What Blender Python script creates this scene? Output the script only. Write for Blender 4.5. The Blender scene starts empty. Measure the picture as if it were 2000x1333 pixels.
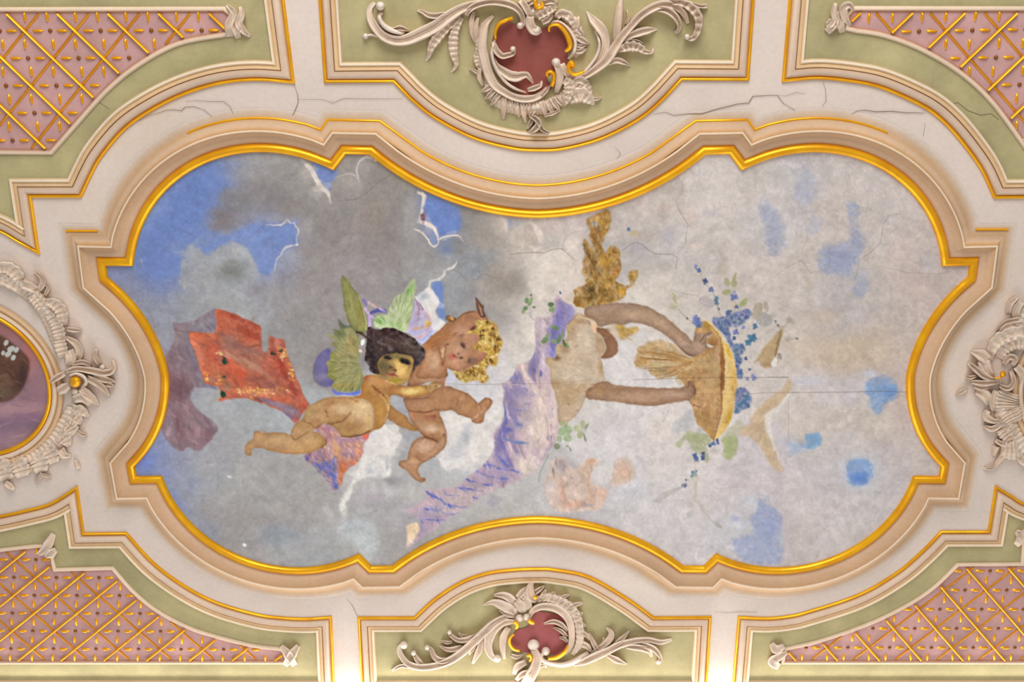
import bpy, math, random
import numpy as np
from mathutils import Vector, Matrix, geometry

random.seed(7)
scene = bpy.context.scene
COL = scene.collection
# ---------------- camera: stands on the floor and looks up at the ceiling
FPX, PX, PY = 2200.0, 1050.0, 666.5      # focal length and principal point in pixels of the 2000x1333 frame
TILT = math.radians(21.17)
CAMZ, CEIL = 1.6, 5.6
HC = CEIL - CAMZ
CT, SN = math.cos(TILT), math.sin(TILT)
cam_data = bpy.data.cameras.new('camera')
cam = bpy.data.objects.new('camera', cam_data)
COL.objects.link(cam)
cam_data.sensor_fit = 'HORIZONTAL'; cam_data.sensor_width = 36.0
cam_data.lens = FPX / 2000.0 * 36.0
cam_data.shift_x = -(PX - 1000.0) / 2000.0
cam.matrix_world = Matrix(((1, 0, 0, 0), (0, -CT, -SN, 0), (0, SN, -CT, CAMZ), (0, 0, 0, 1)))
scene.camera = cam
# ---------------- light: pale interior daylight, tall windows on the two long sides
world = bpy.data.worlds.new('world'); scene.world = world
world.use_nodes = True
wb = world.node_tree.nodes['Background']
wb.inputs[0].default_value = (1.0, 0.985, 0.96, 1); wb.inputs[1].default_value = 0.36
def area_light(name, loc, target, sx, sy, power, color):
    d = bpy.data.lights.new(name, 'AREA'); d.shape = 'RECTANGLE'; d.size = sx; d.size_y = sy
    d.energy = power; d.color = color
    o = bpy.data.objects.new(name, d); COL.objects.link(o)
    o.location = loc
    o.rotation_euler = (Vector(target) - Vector(loc)).to_track_quat('-Z', 'Y').to_euler()
    return o
area_light('window_daylight', (-0.1, 4.4, 3.3), (-0.1, 2.0, 5.4), 2.4, 2.2, 40, (1.0, 1.0, 0.985))
area_light('window_daylight_far', (0.0, -3.6, 2.6), (0.0, 1.6, 5.6), 2.6, 2.6, 196, (1.0, 1.0, 0.985))
# unseen strip light, added to wash the lower edge of the ceiling white
area_light('added_edge_light', (0.0, 3.265, 5.525), (0.0, 3.20, 5.6), 5.6, .04, 17, (1.0, 1.0, 1.0))
scene.view_settings.view_transform = 'Standard'
scene.view_settings.look = 'None'
scene.view_settings.exposure = 0.27
scene.view_settings.gamma = 1.0
scene.view_settings.use_curve_mapping = False

# ---------------- helpers
def ray(px, py):
    u = (px - PX) / FPX; v = (py - PY) / FPX
    return u, SN + v * CT, CT - v * SN
def at(px, py, h=0.0):
    """point hanging h below the ceiling plane that is seen at photo position px, py"""
    x, y, z = ray(px, py); t = (HC - h) / z
    return (x * t, y * t, CEIL - h)
def pl(px, py):
    a = at(px, py); return (a[0], a[1])
def lin(c):
    c = np.asarray(c, float)
    if c.max() > 1.001: c = c / 255.0
    return np.where(c <= .04045, c / 12.92, ((c + .055) / 1.055) ** 2.4)

# ---------------- materials
def nmat(name):
    m = bpy.data.materials.new(name); m.use_nodes = True
    return m, m.node_tree.nodes, m.node_tree.links, m.node_tree.nodes['Principled BSDF']
def mat_plaster(name, mottle=.16, scale=3.0, rough=.85, bump=.12, grain=60.0, stain=None):
    m, n, l, b = nmat(name)
    at_ = n.new('ShaderNodeAttribute'); at_.attribute_name = 'Col'
    tc = n.new('ShaderNodeTexCoord')
    n1 = n.new('ShaderNodeTexNoise'); n1.inputs['Scale'].default_value = scale; n1.inputs['Detail'].default_value = 7; n1.inputs['Roughness'].default_value = .62
    n2 = n.new('ShaderNodeTexNoise'); n2.inputs['Scale'].default_value = grain; n2.inputs['Detail'].default_value = 4
    l.new(tc.outputs['Object'], n1.inputs['Vector']); l.new(tc.outputs['Object'], n2.inputs['Vector'])
    mr = n.new('ShaderNodeMapRange'); mr.inputs[1].default_value = .3; mr.inputs[2].default_value = .7; mr.inputs[3].default_value = 1 - mottle; mr.inputs[4].default_value = 1 + mottle * .6
    l.new(n1.outputs['Fac'], mr.inputs[0])
    mr2 = n.new('ShaderNodeMapRange'); mr2.inputs[1].default_value = .3; mr2.inputs[2].default_value = .7; mr2.inputs[3].default_value = .965; mr2.inputs[4].default_value = 1.035
    l.new(n2.outputs['Fac'], mr2.inputs[0])
    mu = n.new('ShaderNodeMath'); mu.operation = 'MULTIPLY'; l.new(mr.outputs[0], mu.inputs[0]); l.new(mr2.outputs[0], mu.inputs[1])
    vm = n.new('ShaderNodeVectorMath'); vm.operation = 'SCALE'
    l.new(at_.outputs['Color'], vm.inputs[0]); l.new(mu.outputs[0], vm.inputs['Scale'])
    src = vm.outputs[0]
    if stain:
        n3 = n.new('ShaderNodeTexNoise'); n3.inputs['Scale'].default_value = 2.1; n3.inputs['Detail'].default_value = 5; n3.inputs['Roughness'].default_value = .6
        l.new(tc.outputs['Object'], n3.inputs['Vector'])
        r3 = n.new('ShaderNodeMapRange'); r3.inputs[1].default_value = .54; r3.inputs[2].default_value = .74; r3.inputs[3].default_value = 0; r3.inputs[4].default_value = stain[1]
        l.new(n3.outputs['Fac'], r3.inputs[0])
        mx = n.new('ShaderNodeMix'); mx.data_type = 'RGBA'
        l.new(r3.outputs[0], mx.inputs['Factor']); l.new(src, mx.inputs['A']); mx.inputs['B'].default_value = tuple(lin(stain[0])) + (1,)
        src = mx.outputs['Result']
    l.new(src, b.inputs['Base Color'])
    b.inputs['Roughness'].default_value = rough
    b.inputs['Specular IOR Level'].default_value = .25
    if bump:
        bp = n.new('ShaderNodeBump'); bp.inputs['Strength'].default_value = bump; bp.inputs['Distance'].default_value = .004
        l.new(n2.outputs['Fac'], bp.inputs['Height']); l.new(bp.outputs['Normal'], b.inputs['Normal'])
    return m
def mat_gold(name, col, rough, var=.25):
    m, n, l, b = nmat(name)
    tc = n.new('ShaderNodeTexCoord')
    n1 = n.new('ShaderNodeTexNoise'); n1.inputs['Scale'].default_value = 14; n1.inputs['Detail'].default_value = 5
    l.new(tc.outputs['Object'], n1.inputs['Vector'])
    mx = n.new('ShaderNodeMix'); mx.data_type = 'RGBA'
    mr = n.new('ShaderNodeMapRange'); mr.inputs[1].default_value = .35; mr.inputs[2].default_value = .7; mr.inputs[3].default_value = 0; mr.inputs[4].default_value = 1
    l.new(n1.outputs['Fac'], mr.inputs[0]); l.new(mr.outputs[0], mx.inputs['Factor'])
    c = lin(col)
    mx.inputs['A'].default_value = tuple(c) + (1,)
    mx.inputs['B'].default_value = (c[0] * (1 - var * .5), c[1] * (1 - var), c[2] * (1 - var), 1)
    l.new(mx.outputs['Result'], b.inputs['Base Color'])
    b.inputs['Metallic'].default_value = .58; b.inputs['Roughness'].default_value = rough
    bp = n.new('ShaderNodeBump'); bp.inputs['Strength'].default_value = .12; bp.inputs['Distance'].default_value = .003
    l.new(n1.outputs['Fac'], bp.inputs['Height']); l.new(bp.outputs['Normal'], b.inputs['Normal'])
    return m
M_CEIL = mat_plaster('ceiling_plaster', .10, 2.2, stain=((214, 180, 140), .30))
M_MOULD = mat_plaster('painted_moulding', .10, 4.0)
M_GREEN = mat_plaster('sage_green_paint', .22, 4.5)
M_PINK = mat_plaster('old_rose_paint', .20, 6.0)
M_STUCCO = mat_plaster('stucco_relief', .16, 16.0, bump=.2)
M_FRESCO = mat_plaster('fresco_pigment', .04, 9.0, rough=.8, bump=.10, grain=150.0)
M_GOLD = mat_gold('gilding', (255, 188, 22), .36)
M_GOLD2 = mat_gold('duller_gilding', (226, 156, 30), .42, .35)  # darker gold for the rods of the lower layer
M_STUD = mat_gold('shaded_stud_gilding', (150, 100, 36), .5, .4)  # stud gold browned, with the shadow at the studs put into its colour
M_DARK = mat_plaster('crack_brown', .2, 20, bump=0)  # brown colour of the thin plaster cracks

# ---------------- mesh helpers
def new_obj(name, me, mat, parent=None):
    o = bpy.data.objects.new(name, me); COL.objects.link(o)
    if mat is not None: me.materials.append(mat)
    if parent is not None: o.parent = parent
    return o
def mesh(name, verts, faces, mat, parent=None, cols=None, smooth=None):
    me = bpy.data.meshes.new(name); me.from_pydata([tuple(v) for v in verts], [], [tuple(f) for f in faces])
    if cols is not None:
        ca = me.color_attributes.new('Col', 'FLOAT_COLOR', 'POINT')
        c = np.asarray(cols, float)
        if c.ndim == 1: c = np.tile(c, (len(verts), 1))
        c4 = np.c_[lin(c), np.ones(len(c))]
        ca.data.foreach_set('color', c4.astype(np.float32).ravel())
    if smooth is not None:
        me.polygons.foreach_set('use_smooth', [True] * len(me.polygons))
        me.set_sharp_from_angle(angle=math.radians(smooth))
    me.update()
    return new_obj(name, me, mat, parent)
def empty(name, loc):
    o = bpy.data.objects.new(name, None); COL.objects.link(o); o.location = loc; o.empty_display_size = .1
    return o
def tag(o, label=None, cat=None, group=None, kind=None):
    if label: o['label'] = label
    if cat: o['category'] = cat
    if group: o['group'] = group
    if kind: o['kind'] = kind
    return o
def put(o, parent):
    """parent without moving (the parent is an Empty with a location only)"""
    o.parent = parent; o.location = -parent.location
    return o
# ------------------------------------------------------------------
# The fresco's pigment: a small brush engine that lays flat colour
# (poster colours of a painted surface) on a fine grid of points.
# ------------------------------------------------------------------
def crv(pts, closed=True, n=7):
    P = []
    for p in pts:
        q = (float(p[0]), float(p[1]))
        P.append(q)
        if len(p) > 2: P.append(q)
    P = np.array(P); N = len(P)
    if N < 3: return P
    out = []
    rng_ = range(N) if closed else range(N - 1)
    t = np.linspace(0, 1, n, endpoint=False)[:, None]
    for i in rng_:
        if closed: a, b, c, d = P[i - 1], P[i], P[(i + 1) % N], P[(i + 2) % N]
        else: a, b, c, d = P[max(i - 1, 0)], P[i], P[i + 1], P[min(i + 2, N - 1)]
        if np.allclose(b, c): continue
        out.append(.5 * ((2 * b) + (-a + c) * t + (2 * a - 5 * b + 4 * c - d) * t ** 2 + (-a + 3 * b - 3 * c + d) * t ** 3))
    if not closed: out.append(P[-1][None])
    return np.vstack(out)

def gblur(m, s):
    if s < .25: return m
    r = int(np.ceil(2.6 * s)); k = np.exp(-.5 * (np.arange(-r, r + 1) / s) ** 2); k /= k.sum()
    o = np.zeros_like(m); p = np.pad(m, ((r, r), (0, 0)), mode='edge')
    for i, w in enumerate(k): o += w * p[i:i + m.shape[0]]
    p = np.pad(o, ((0, 0), (r, r)), mode='edge'); o = np.zeros_like(m)
    for i, w in enumerate(k): o += w * p[:, i:i + m.shape[1]]
    return o

class Canvas:
    def __init__(s, x0, y0, w, h, st, seed=1):
        s.x0, s.y0, s.st = x0, y0, st
        s.nx, s.ny = int(w / st) + 1, int(h / st) + 1
        s.img = np.zeros((s.ny, s.nx, 3)); s.ids = np.zeros((s.ny, s.nx), np.int16)
        s.rng = np.random.RandomState(seed)
        s.gx = x0 + st * np.arange(s.nx); s.gy = y0 + st * np.arange(s.ny)
        s.fine = s.noise(5) * .5 + s.noise(11) * .5
        s.r1 = s.noise(18) * .6 + s.noise(9) * .4; s.r2 = s.noise(5)
    def noise(s, sc):
        w, h = int(s.nx * s.st / sc) + 3, int(s.ny * s.st / sc) + 3
        g = s.rng.rand(h, w) * 2 - 1
        fx = (s.gx - s.x0) / sc; fy = (s.gy - s.y0) / sc
        ix = fx.astype(int); iy = fy.astype(int); tx = fx - ix; ty = fy - iy
        tx = tx * tx * (3 - 2 * tx); ty = ty * ty * (3 - 2 * ty)
        a = g[iy][:, ix]; b = g[iy][:, ix + 1]; c = g[iy + 1][:, ix]; d = g[iy + 1][:, ix + 1]
        tx = tx[None]; ty = ty[:, None]
        return (a * (1 - tx) + b * tx) * (1 - ty) + (c * (1 - tx) + d * tx) * ty
    def box(s, x0, y0, x1, y1, pad):
        i0 = max(0, int((x0 - pad - s.x0) / s.st)); i1 = min(s.nx, int((x1 + pad - s.x0) / s.st) + 2)
        j0 = max(0, int((y0 - pad - s.y0) / s.st)); j1 = min(s.ny, int((y1 + pad - s.y0) / s.st) + 2)
        return (slice(j0, j1), slice(i0, i1)) if i1 > i0 and j1 > j0 else None
    def mask(s, pts, smooth=True, soft=.7):
        P = crv(pts) if smooth else np.array([q[:2] for q in pts], float)
        b = s.box(P[:, 0].min(), P[:, 1].min(), P[:, 0].max(), P[:, 1].max(), soft * 3 + 3)
        if b is None: return None
        gx, gy = s.gx[b[1]], s.gy[b[0]]
        m = np.zeros((len(gy), len(gx)))
        Q = np.roll(P, -1, 0); x1, y1, x2, y2 = P[:, 0], P[:, 1], Q[:, 0], Q[:, 1]
        dy = np.where(np.abs(y2 - y1) < 1e-9, 1e-9, y2 - y1)
        for j, y in enumerate(gy):
            for o in (-.33, 0, .33):
                yy = y + o * s.st
                h = (y1 <= yy) != (y2 <= yy)
                if not h.any(): continue
                xs = np.sort(x1[h] + (yy - y1[h]) / dy[h] * (x2[h] - x1[h]))
                for k in range(0, len(xs) - 1, 2):
                    m[j] += np.clip((np.minimum(xs[k + 1], gx + s.st / 2) - np.maximum(xs[k], gx - s.st / 2)) / s.st, 0, 1) / 3
        return b, gblur(np.clip(m, 0, 1), soft / s.st)
    def lay(s, b, m, col, a=1., pid=None, tex=0., thr=.5):
        col = np.array(col, float) / 255.
        c = np.broadcast_to(col, m.shape + (3,))
        if tex: c = c * (1 + tex * s.fine[b])[..., None]
        k = (m * a)[..., None]
        s.img[b] = s.img[b] * (1 - k) + c * k
        if pid is not None: s.ids[b][m > thr] = pid
    def fill(s, pts, col, a=1., soft=.7, pid=None, tex=.05, smooth=True, rim=None, rag=0.):
        r = s.mask(pts, smooth, soft)
        if r is None: return None
        b, m = r
        if rag:      # ragged, dry-brush edge
            m = np.clip((m + rag * (s.r1[b] * .6 + s.r2[b] * .5) - .5) * (1.6 + 2.4 / max(soft, .6)) + .5, 0, 1) * np.clip(.86 + .3 * s.r2[b], .5, 1); r = (b, m)
        s.lay(b, m, col, a, pid, tex)
        if rim:
            rc, rs, ra = rim
            s.lay(b, m * np.clip(1.6 * (1 - gblur(m, rs / s.st)), 0, 1), rc, ra)
        return r
    def _clip(s, b, clip):
        if clip is None: return 1.
        cb, cm = clip
        full = np.zeros((b[0].stop - b[0].start, b[1].stop - b[1].start))
        j0, j1 = max(b[0].start, cb[0].start), min(b[0].stop, cb[0].stop)
        i0, i1 = max(b[1].start, cb[1].start), min(b[1].stop, cb[1].stop)
        if j1 > j0 and i1 > i0:
            full[j0 - b[0].start:j1 - b[0].start, i0 - b[1].start:i1 - b[1].start] = cm[j0 - cb[0].start:j1 - cb[0].start, i0 - cb[1].start:i1 - cb[1].start]
        return full
    def blob(s, cx, cy, rx, ry, col, a=.7, ang=0., clip=None, hard=0., pid=None, tex=.04):
        R = max(rx, ry) * (1.25 if hard else 2.1)
        b = s.box(cx - R, cy - R, cx + R, cy + R, 1)
        if b is None: return
        X = s.gx[b[1]][None] - cx; Y = s.gy[b[0]][:, None] - cy
        t = math.radians(ang); c_, s_ = math.cos(t), math.sin(t)
        d = np.sqrt(((X * c_ + Y * s_) / rx) ** 2 + ((-X * s_ + Y * c_) / ry) ** 2)
        m = np.clip((1 - d) * min(rx, ry) / (s.st * hard) + .5, 0, 1) if hard else np.exp(-.95 * d ** 2.7) * (d < 2.1)
        s.lay(b, m * s._clip(b, clip), col, a, pid, tex)
    def stroke(s, pts, w, col, a=1., soft=1., clip=None, pid=None, smooth=True, tex=.04):
        P = crv(pts, False) if smooth and len(pts) > 2 else np.array([q[:2] for q in pts], float)
        L = np.r_[0, np.cumsum(np.hypot(*np.diff(P, axis=0).T))]; L /= max(L[-1], 1e-6)
        w = np.atleast_1d(np.array(w, float)); W = np.interp(L, np.linspace(0, 1, len(w)), w) if len(w) > 1 else np.full(len(P), w[0])
        b = s.box(P[:, 0].min(), P[:, 1].min(), P[:, 0].max(), P[:, 1].max(), W.max() / 2 + soft * 2 + 2)
        if b is None: return
        X = s.gx[b[1]][None]; Y = s.gy[b[0]][:, None]
        best = np.full((Y.shape[0], X.shape[1]), -9e9)
        for i in range(len(P) - 1):
            (xa, ya), (xb, yb) = P[i], P[i + 1]
            l2 = (xb - xa) ** 2 + (yb - ya) ** 2 + 1e-9
            t = np.clip(((X - xa) * (xb - xa) + (Y - ya) * (yb - ya)) / l2, 0, 1)
            d = np.hypot(X - xa - t * (xb - xa), Y - ya - t * (yb - ya))
            best = np.maximum(best, (W[i] + t * (W[i + 1] - W[i])) / 2 - d)
        m = np.clip(best / (soft + .6) + .5, 0, 1)
        s.lay(b, m * s._clip(b, clip), col, a, pid, tex)
    def dabs(s, clip, n, ln, wd, ang, pal, a=.8, jit=25, pid=None):
        b, m = clip
        jj, ii = np.nonzero(m > .45)
        if not len(jj): return
        for _ in range(n):
            k = s.rng.randint(len(jj))
            x = s.gx[b[1]][ii[k]]; y = s.gy[b[0]][jj[k]]
            an = (ang(x, y) if callable(ang) else ang) + s.rng.randn() * jit
            f = .6 + .8 * s.rng.rand()
            s.blob(x, y, ln * f / 2, wd * f / 2, pal[s.rng.randint(len(pal))], a * (.5 + .5 * s.rng.rand()), an, clip, .8, pid, 0)

def brush(C, sel, dens, ln, wd, ang, amt, a=.5, jit=25):
    """dry brush strokes that pick up the colour they cross"""
    jj, ii = np.nonzero(sel)
    if not len(jj): return
    n = int(len(jj) * C.st * C.st * dens)
    full = (slice(0, C.ny), slice(0, C.nx))
    smooth = gblur(sel.astype(float), .6)
    for _ in range(n):
        k = C.rng.randint(len(jj)); j, i = jj[k], ii[k]
        c = C.img[j, i] * (1 + amt * C.rng.randn()) + C.rng.randn(3) * amt * .12
        an = (ang(C.gx[i], C.gy[j]) if callable(ang) else ang) + C.rng.randn() * jit
        f = .6 + .8 * C.rng.rand()
        C.blob(C.gx[i], C.gy[j], ln * f / 2, wd * f / 2, tuple(np.clip(c, 0, 1) * 255), a, an, (full, smooth), .45, None, 0)

def Z(x0, y0, k):
    return lambda *p: [(x0 + q[0] / k, y0 + q[1] / k) + tuple(q[2:]) for q in p]
PARTS = ['painted_sky', 'mauve_cloth', 'red_cloth', 'winged_cherub', 'cherub_hair', 'left_wing', 'right_wing', 'faun_cherub', 'yellow_wreath', 'faun_horn',
         'violet_drapery', 'painted_person', 'golden_hair', 'straw_tray', 'straw_sheaf', 'blue_flowers', 'small_bird', 'white_dove', 'ivy_sprig', 'peach_drapery', 'flower_cloth', 'lilac_cloth', 'green_leaves', 'white_cloud', 'blue_sky_gap', 'trailing_sprig']
PID = {n: i for i, n in enumerate(PARTS)}

SKYPTS = """270 450 128 148 200;300 400 125 145 200;330 440 115 138 195;380 400 108 132 195;340 370 118 140 198;420 340 112 135 198;450 310 130 145 190;480 330 160 158 165
500 300 150 150 160;550 320 160 155 155;600 320 165 158 155;430 430 140 132 135;470 400 145 140 145;520 400 140 134 136;560 370 148 142 140;600 380 150 144 142;640 380 155 148 145
500 460 130 146 198;540 460 130 144 196;530 510 140 150 192;510 530 145 152 188;430 480 150 155 185;400 500 165 163 170;440 510 160 160 160;480 500 165 165 172;360 480 125 142 195;300 500 120 140 198;310 530 118 135 195;250 540 130 140 180;270 560 150 150 165
350 560 160 160 170;400 580 160 160 165;450 590 168 168 170;500 560 168 165 168;550 560 160 152 150;600 560 152 143 142;600 500 155 146 144;650 480 150 141 140;700 450 148 140 137;720 400 150 142 137;680 360 160 152 148;760 420 150 142 138;760 500 155 146 144;700 530 158 150 150;800 480 155 150 150;830 530 158 155 155;640 600 155 147 146;580 620 160 156 156;620 660 160 153 152;280 620 150 155 175;300 650 160 160 170;310 700 150 145 165
285 830 140 155 205;280 900 125 145 210;300 880 150 160 200;310 920 140 150 195;350 900 165 162 175;400 880 170 168 175;420 820 172 172 176;450 840 170 168 170;450 790 175 175 180;500 840 172 172 174;520 800 175 177 182;550 820 178 180 184;480 920 178 175 175;400 950 165 165 170;360 940 150 155 175;350 1000 160 160 172;420 1000 165 160 160;480 1020 160 155 153;500 960 172 170 168;560 950 170 166 165;600 950 172 167 165;560 1010 165 158 156;620 1000 168 163 160;480 1070 165 158 158;540 1080 170 166 165;570 1060 150 155 165;600 1080 165 165 165;640 1060 172 170 170;680 1080 178 176 175;600 1100 160 165 175;720 1060 185 185 185;700 1030 180 182 185;740 1090 165 160 160;760 1050 168 162 160;760 1000 180 175 178;700 980 188 182 182;640 1020 185 178 178;800 1000 175 168 175;320 1010 140 150 185;390 1060 150 155 175
870 420 125 140 185;900 420 150 145 142;950 450 165 157 152;1000 430 185 172 162;1040 440 205 190 180;920 500 150 150 155;900 560 158 160 165;950 560 165 155 150;980 540 165 155 146;1000 500 190 178 168;1040 520 215 203 193;1080 500 218 205 195;1120 450 208 192 187;1120 520 222 208 196;1020 590 185 175 167;980 600 178 170 165;950 600 165 158 155;1000 650 212 202 196;1040 620 222 210 200;1030 680 225 213 203;1000 720 218 208 204;960 740 210 205 208;900 590 160 160 165;1100 580 220 205 195
930 800 215 212 215;900 830 222 216 214;950 850 225 218 214;920 900 205 203 205;870 950 190 188 188;850 900 190 190 195;800 830 170 170 178;790 890 178 175 178;750 860 220 214 210;720 920 215 210 206;760 920 200 196 196;740 960 185 178 180;780 950 170 166 166;830 960 190 185 182
1200 450 190 178 172;1250 430 200 187 180;1300 400 205 192 185;1280 480 195 186 182;1320 500 195 186 182;1240 500 190 180 176;1400 350 210 199 194;1450 400 212 200 192;1480 440 200 192 192;1560 350 195 188 190;1600 330 205 194 190;1640 390 205 192 186;1700 350 208 196 192;1750 400 205 193 188;1800 480 205 190 184;1850 540 200 184 178;1650 600 195 185 184;1720 560 200 188 182;1780 560 203 185 178;1820 600 203 187 180;1750 640 200 184 176;1600 640 208 192 180;1700 680 205 185 165;1600 700 212 195 180;1640 690 210 190 170;1760 720 203 186 178;1660 750 205 196 200;1600 745 208 198 200;1550 760 212 200 193;1780 800 205 187 180;1700 830 208 194 184;1620 810 210 196 186;1640 880 205 196 196;1720 930 203 195 198;1760 900 207 193 188;1600 950 206 197 198;1560 980 207 195 192;1500 930 208 198 200;1480 960 207 196 198;1400 980 212 201 199;1300 980 215 206 206;1250 900 218 208 207;1300 870 222 210 204;1300 930 218 208 204;1200 830 215 208 210;1180 800 222 212 206;1230 780 222 214 212;1250 660 222 212 206;1220 700 220 212 210;1280 620 215 203 193;1330 600 212 200 190;1300 560 215 203 192;1350 540 212 200 194;1400 480 205 194 188;1450 500 208 194 186;1550 560 205 192 184;1600 590 198 188 184;1350 900 215 205 203;1150 1030 200 194 196;1100 1000 195 190 192;1050 960 195 190 190;1000 1000 190 185 182;950 1020 185 180 178;1220 1030 212 204 204;1300 1050 210 202 202;1400 1080 203 196 198;1440 1040 200 196 202;1560 1060 203 192 190;1650 1020 205 195 193;1700 980 205 196 196;1240 960 210 206 210;900 1040 178 175 175;850 1060 172 168 168;830 1090 172 167 167;1500 540 208 195 188;1500 380 208 197 192"""

def paint_fresco():
    C = Canvas(180., 278., 1740., 850., 1.3, 3)
    pts = np.array([[float(v) for v in q.split()] for l in SKYPTS.split('\n') for q in l.split(';')])
    # smooth colour field from the colours of the painted sky
    cs = 6.
    X, Y = np.meshgrid(np.arange(180., 1926., cs), np.arange(278., 1134., cs))
    num = np.zeros(X.shape + (3,)); den = np.zeros(X.shape)
    for x, y, r, g, b in pts:
        d2 = (X - x) ** 2 + (Y - y) ** 2
        w = np.exp(-d2 / (2 * 30. ** 2)) + 1e-4 * np.exp(-d2 / (2 * 110. ** 2)) + 1e-9
        num += w[..., None] * np.array([r, g, b]) / 255.; den += w
    F = num / den[..., None]
    wx, wy = C.noise(70) * 16 + C.noise(26) * 8, C.noise(70) * 16 + C.noise(26) * 8
    fx = np.clip((C.gx[None] + wx - 180) / cs, 0, X.shape[1] - 1.01); fy = np.clip((C.gy[:, None] + wy - 278) / cs, 0, X.shape[0] - 1.01)
    ix, iy = fx.astype(int), fy.astype(int); tx, ty = (fx - ix)[..., None], (fy - iy)[..., None]
    C.img = (F[iy, ix] * (1 - tx) + F[iy, ix + 1] * tx) * (1 - ty) + (F[iy + 1, ix] * (1 - tx) + F[iy + 1, ix + 1] * tx) * ty
    C.img *= (1 + .022 * C.noise(60) + .02 * C.noise(22) + .018 * C.noise(8) + .012 * C.noise(3.5))[..., None]
    P, Q, R, A, B = Z(230, 280, 4.4444), Z(600, 290, 4.4444), Z(840, 420, 5.5556), Z(290, 590, 5.5556), Z(460, 740, 6.6667)
    Cc, D, E, Fz, G = Z(600, 530, 8.3333), Z(600, 640, 8.3333), Z(780, 570, 8.3333), Z(720, 720, 7.4074), Z(560, 780, 6.6667)
    H, I, J, K, L = Z(930, 560, 6.6667), Z(930, 700, 6.6667), Z(780, 840, 4.2553), Z(1080, 400, 6.6667), Z(1150, 580, 6.0606)
    M, N, O, T, U, V = Z(1230, 700, 6.0606), Z(1290, 480, 6.6667), Z(1250, 840, 6.0606), Z(600, 830, 6.6667), Z(1200, 290, 6.6667), Z(1400, 600, 6.6667)
    T7, T8, T4, T2 = Z(1500, 333, 4), Z(1500, 666, 4), Z(500, 1000, 4), Z(0, 666, 4)
    def blobs(z, k, lst, clip=None):
        for q in lst:
            x, y = z((q[0], q[1]))[0]
            C.blob(x, y, q[2] / k, q[3] / k, q[4], q[5] if len(q) > 5 else .7, q[6] if len(q) > 6 else 0, clip)
    WH, RIM = (230, 220, 214), (228, 214, 204)
    gap = PID['blue_sky_gap']; wc = PID['white_cloud']
    # ---- sky, upper left
    C.fill(P((60, 1090), (150, 900), (230, 690), (360, 510), (560, 330), (760, 190), (850, 150), (868, 300), (900, 400), (830, 500), (775, 620), (830, 760), (950, 790), (1010, 770), (1150, 705), (1300, 715), (1400, 715), (1450, 695), (1530, 705), (1545, 760), (1530, 860), (1460, 920), (1400, 990), (1370, 1060), (1320, 1130), (1240, 1120), (1190, 1040), (1130, 920), (1040, 860), (960, 850), (880, 890), (830, 950), (780, 985), (720, 930), (650, 880), (590, 910), (555, 1010), (540, 1130), (430, 1150), (340, 1190), (260, 1120), (150, 1100)), (116, 141, 203), .9, 4, gap, .05, True, None, .3)
    C.fill(P((250, 930), (330, 700), (560, 480), (800, 330), (860, 250), (870, 330), (820, 470), (780, 620), (600, 760), (420, 860), (330, 1180), (250, 1100)), (106, 130, 198), .5, 16)
    blobs(P, 4.44, [(300, 560, 90, 120, (138, 156, 202), .6, 40), (480, 900, 90, 60, (134, 150, 196), .5), (1100, 800, 140, 50, (132, 152, 208), .5), (1280, 1000, 60, 90, (130, 148, 204), .5)])
    blobs(P, 4.44, [(890, 660, 120, 110, (132, 124, 128), .8), (1010, 480, 150, 90, (138, 136, 142), .7), (1270, 420, 190, 110, (142, 135, 136), .7), (1480, 560, 130, 110, (144, 136, 134), .7), (1200, 250, 260, 80, (165, 158, 156), .5), (620, 400, 150, 70, (105, 128, 194), .5, -40)])
    C.fill(P((1700, 165), (1900, 250), (1860, 345), (1830, 420), (1760, 330), (1710, 230)), (122, 142, 202), 1, 1.5, gap)
    C.fill(P((560, 1010), (590, 910), (650, 880), (720, 930), (780, 985), (850, 930), (900, 880), (970, 862), (1070, 885), (1150, 960), (1195, 1060), (1200, 1200), (900, 1300), (560, 1250)), (168, 169, 173), .85, 4, None, .05, True, None, .25)
    blobs(P, 4.44, [(640, 960, 70, 60, (176, 176, 182), .6), (1050, 940, 80, 50, (180, 180, 182), .6), (700, 1120, 120, 80, (160, 160, 166), .5)])
    blobs(P, 4.44, [(980, 1110, 120, 80, (136, 136, 133), .85), (1200, 1270, 60, 50, (150, 142, 142), .6)])
    C.stroke(P((1280, 708), (1400, 712), (1440, 690), (1465, 666), (1500, 690), (1530, 692), (1545, 720), (1572, 770), (1550, 820), (1555, 870)), [1, 3, 3.4, 3, 2.5], (214, 205, 205), .95)
    C.stroke(P((1552, 878), (1500, 890), (1440, 930), (1420, 970), (1385, 1010), (1365, 1070), (1362, 1120)), [2, 4, 3, 2.4, 1], (212, 204, 204), .9)
    C.stroke(P((1590, 140), (1650, 195), (1690, 245), (1725, 310), (1770, 380), (1825, 435), (1848, 520)), [3, 8, 9, 10, 8, 3], RIM, .9, 2.5)
    C.stroke(P((205, 1015), (215, 1070)), 4, (190, 180, 195), .8, 2)
    C.blob(579, 477.5, 2.4, 2.4, (240, 236, 240), 1, 0, None, 1)
    # ---- clouds, upper centre
    blobs(Q, 4.44, [(560, 600, 120, 160, (152, 138, 128), .5), (330, 330, 130, 90, (160, 150, 144), .5), (650, 250, 150, 90, (146, 138, 132), .6), (860, 480, 90, 110, (150, 143, 140), .5), (200, 640, 120, 120, (150, 141, 138), .4), (640, 900, 200, 120, (150, 140, 138), .5)])
    C.fill(Q((1030, 425), (1150, 440), (1280, 510), (1335, 560), (1330, 680), (1280, 742), (1200, 752), (1140, 772), (1110, 690), (1050, 640), (1010, 600), (1000, 520)), (112, 136, 200), 1, 1.4, gap)
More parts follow.
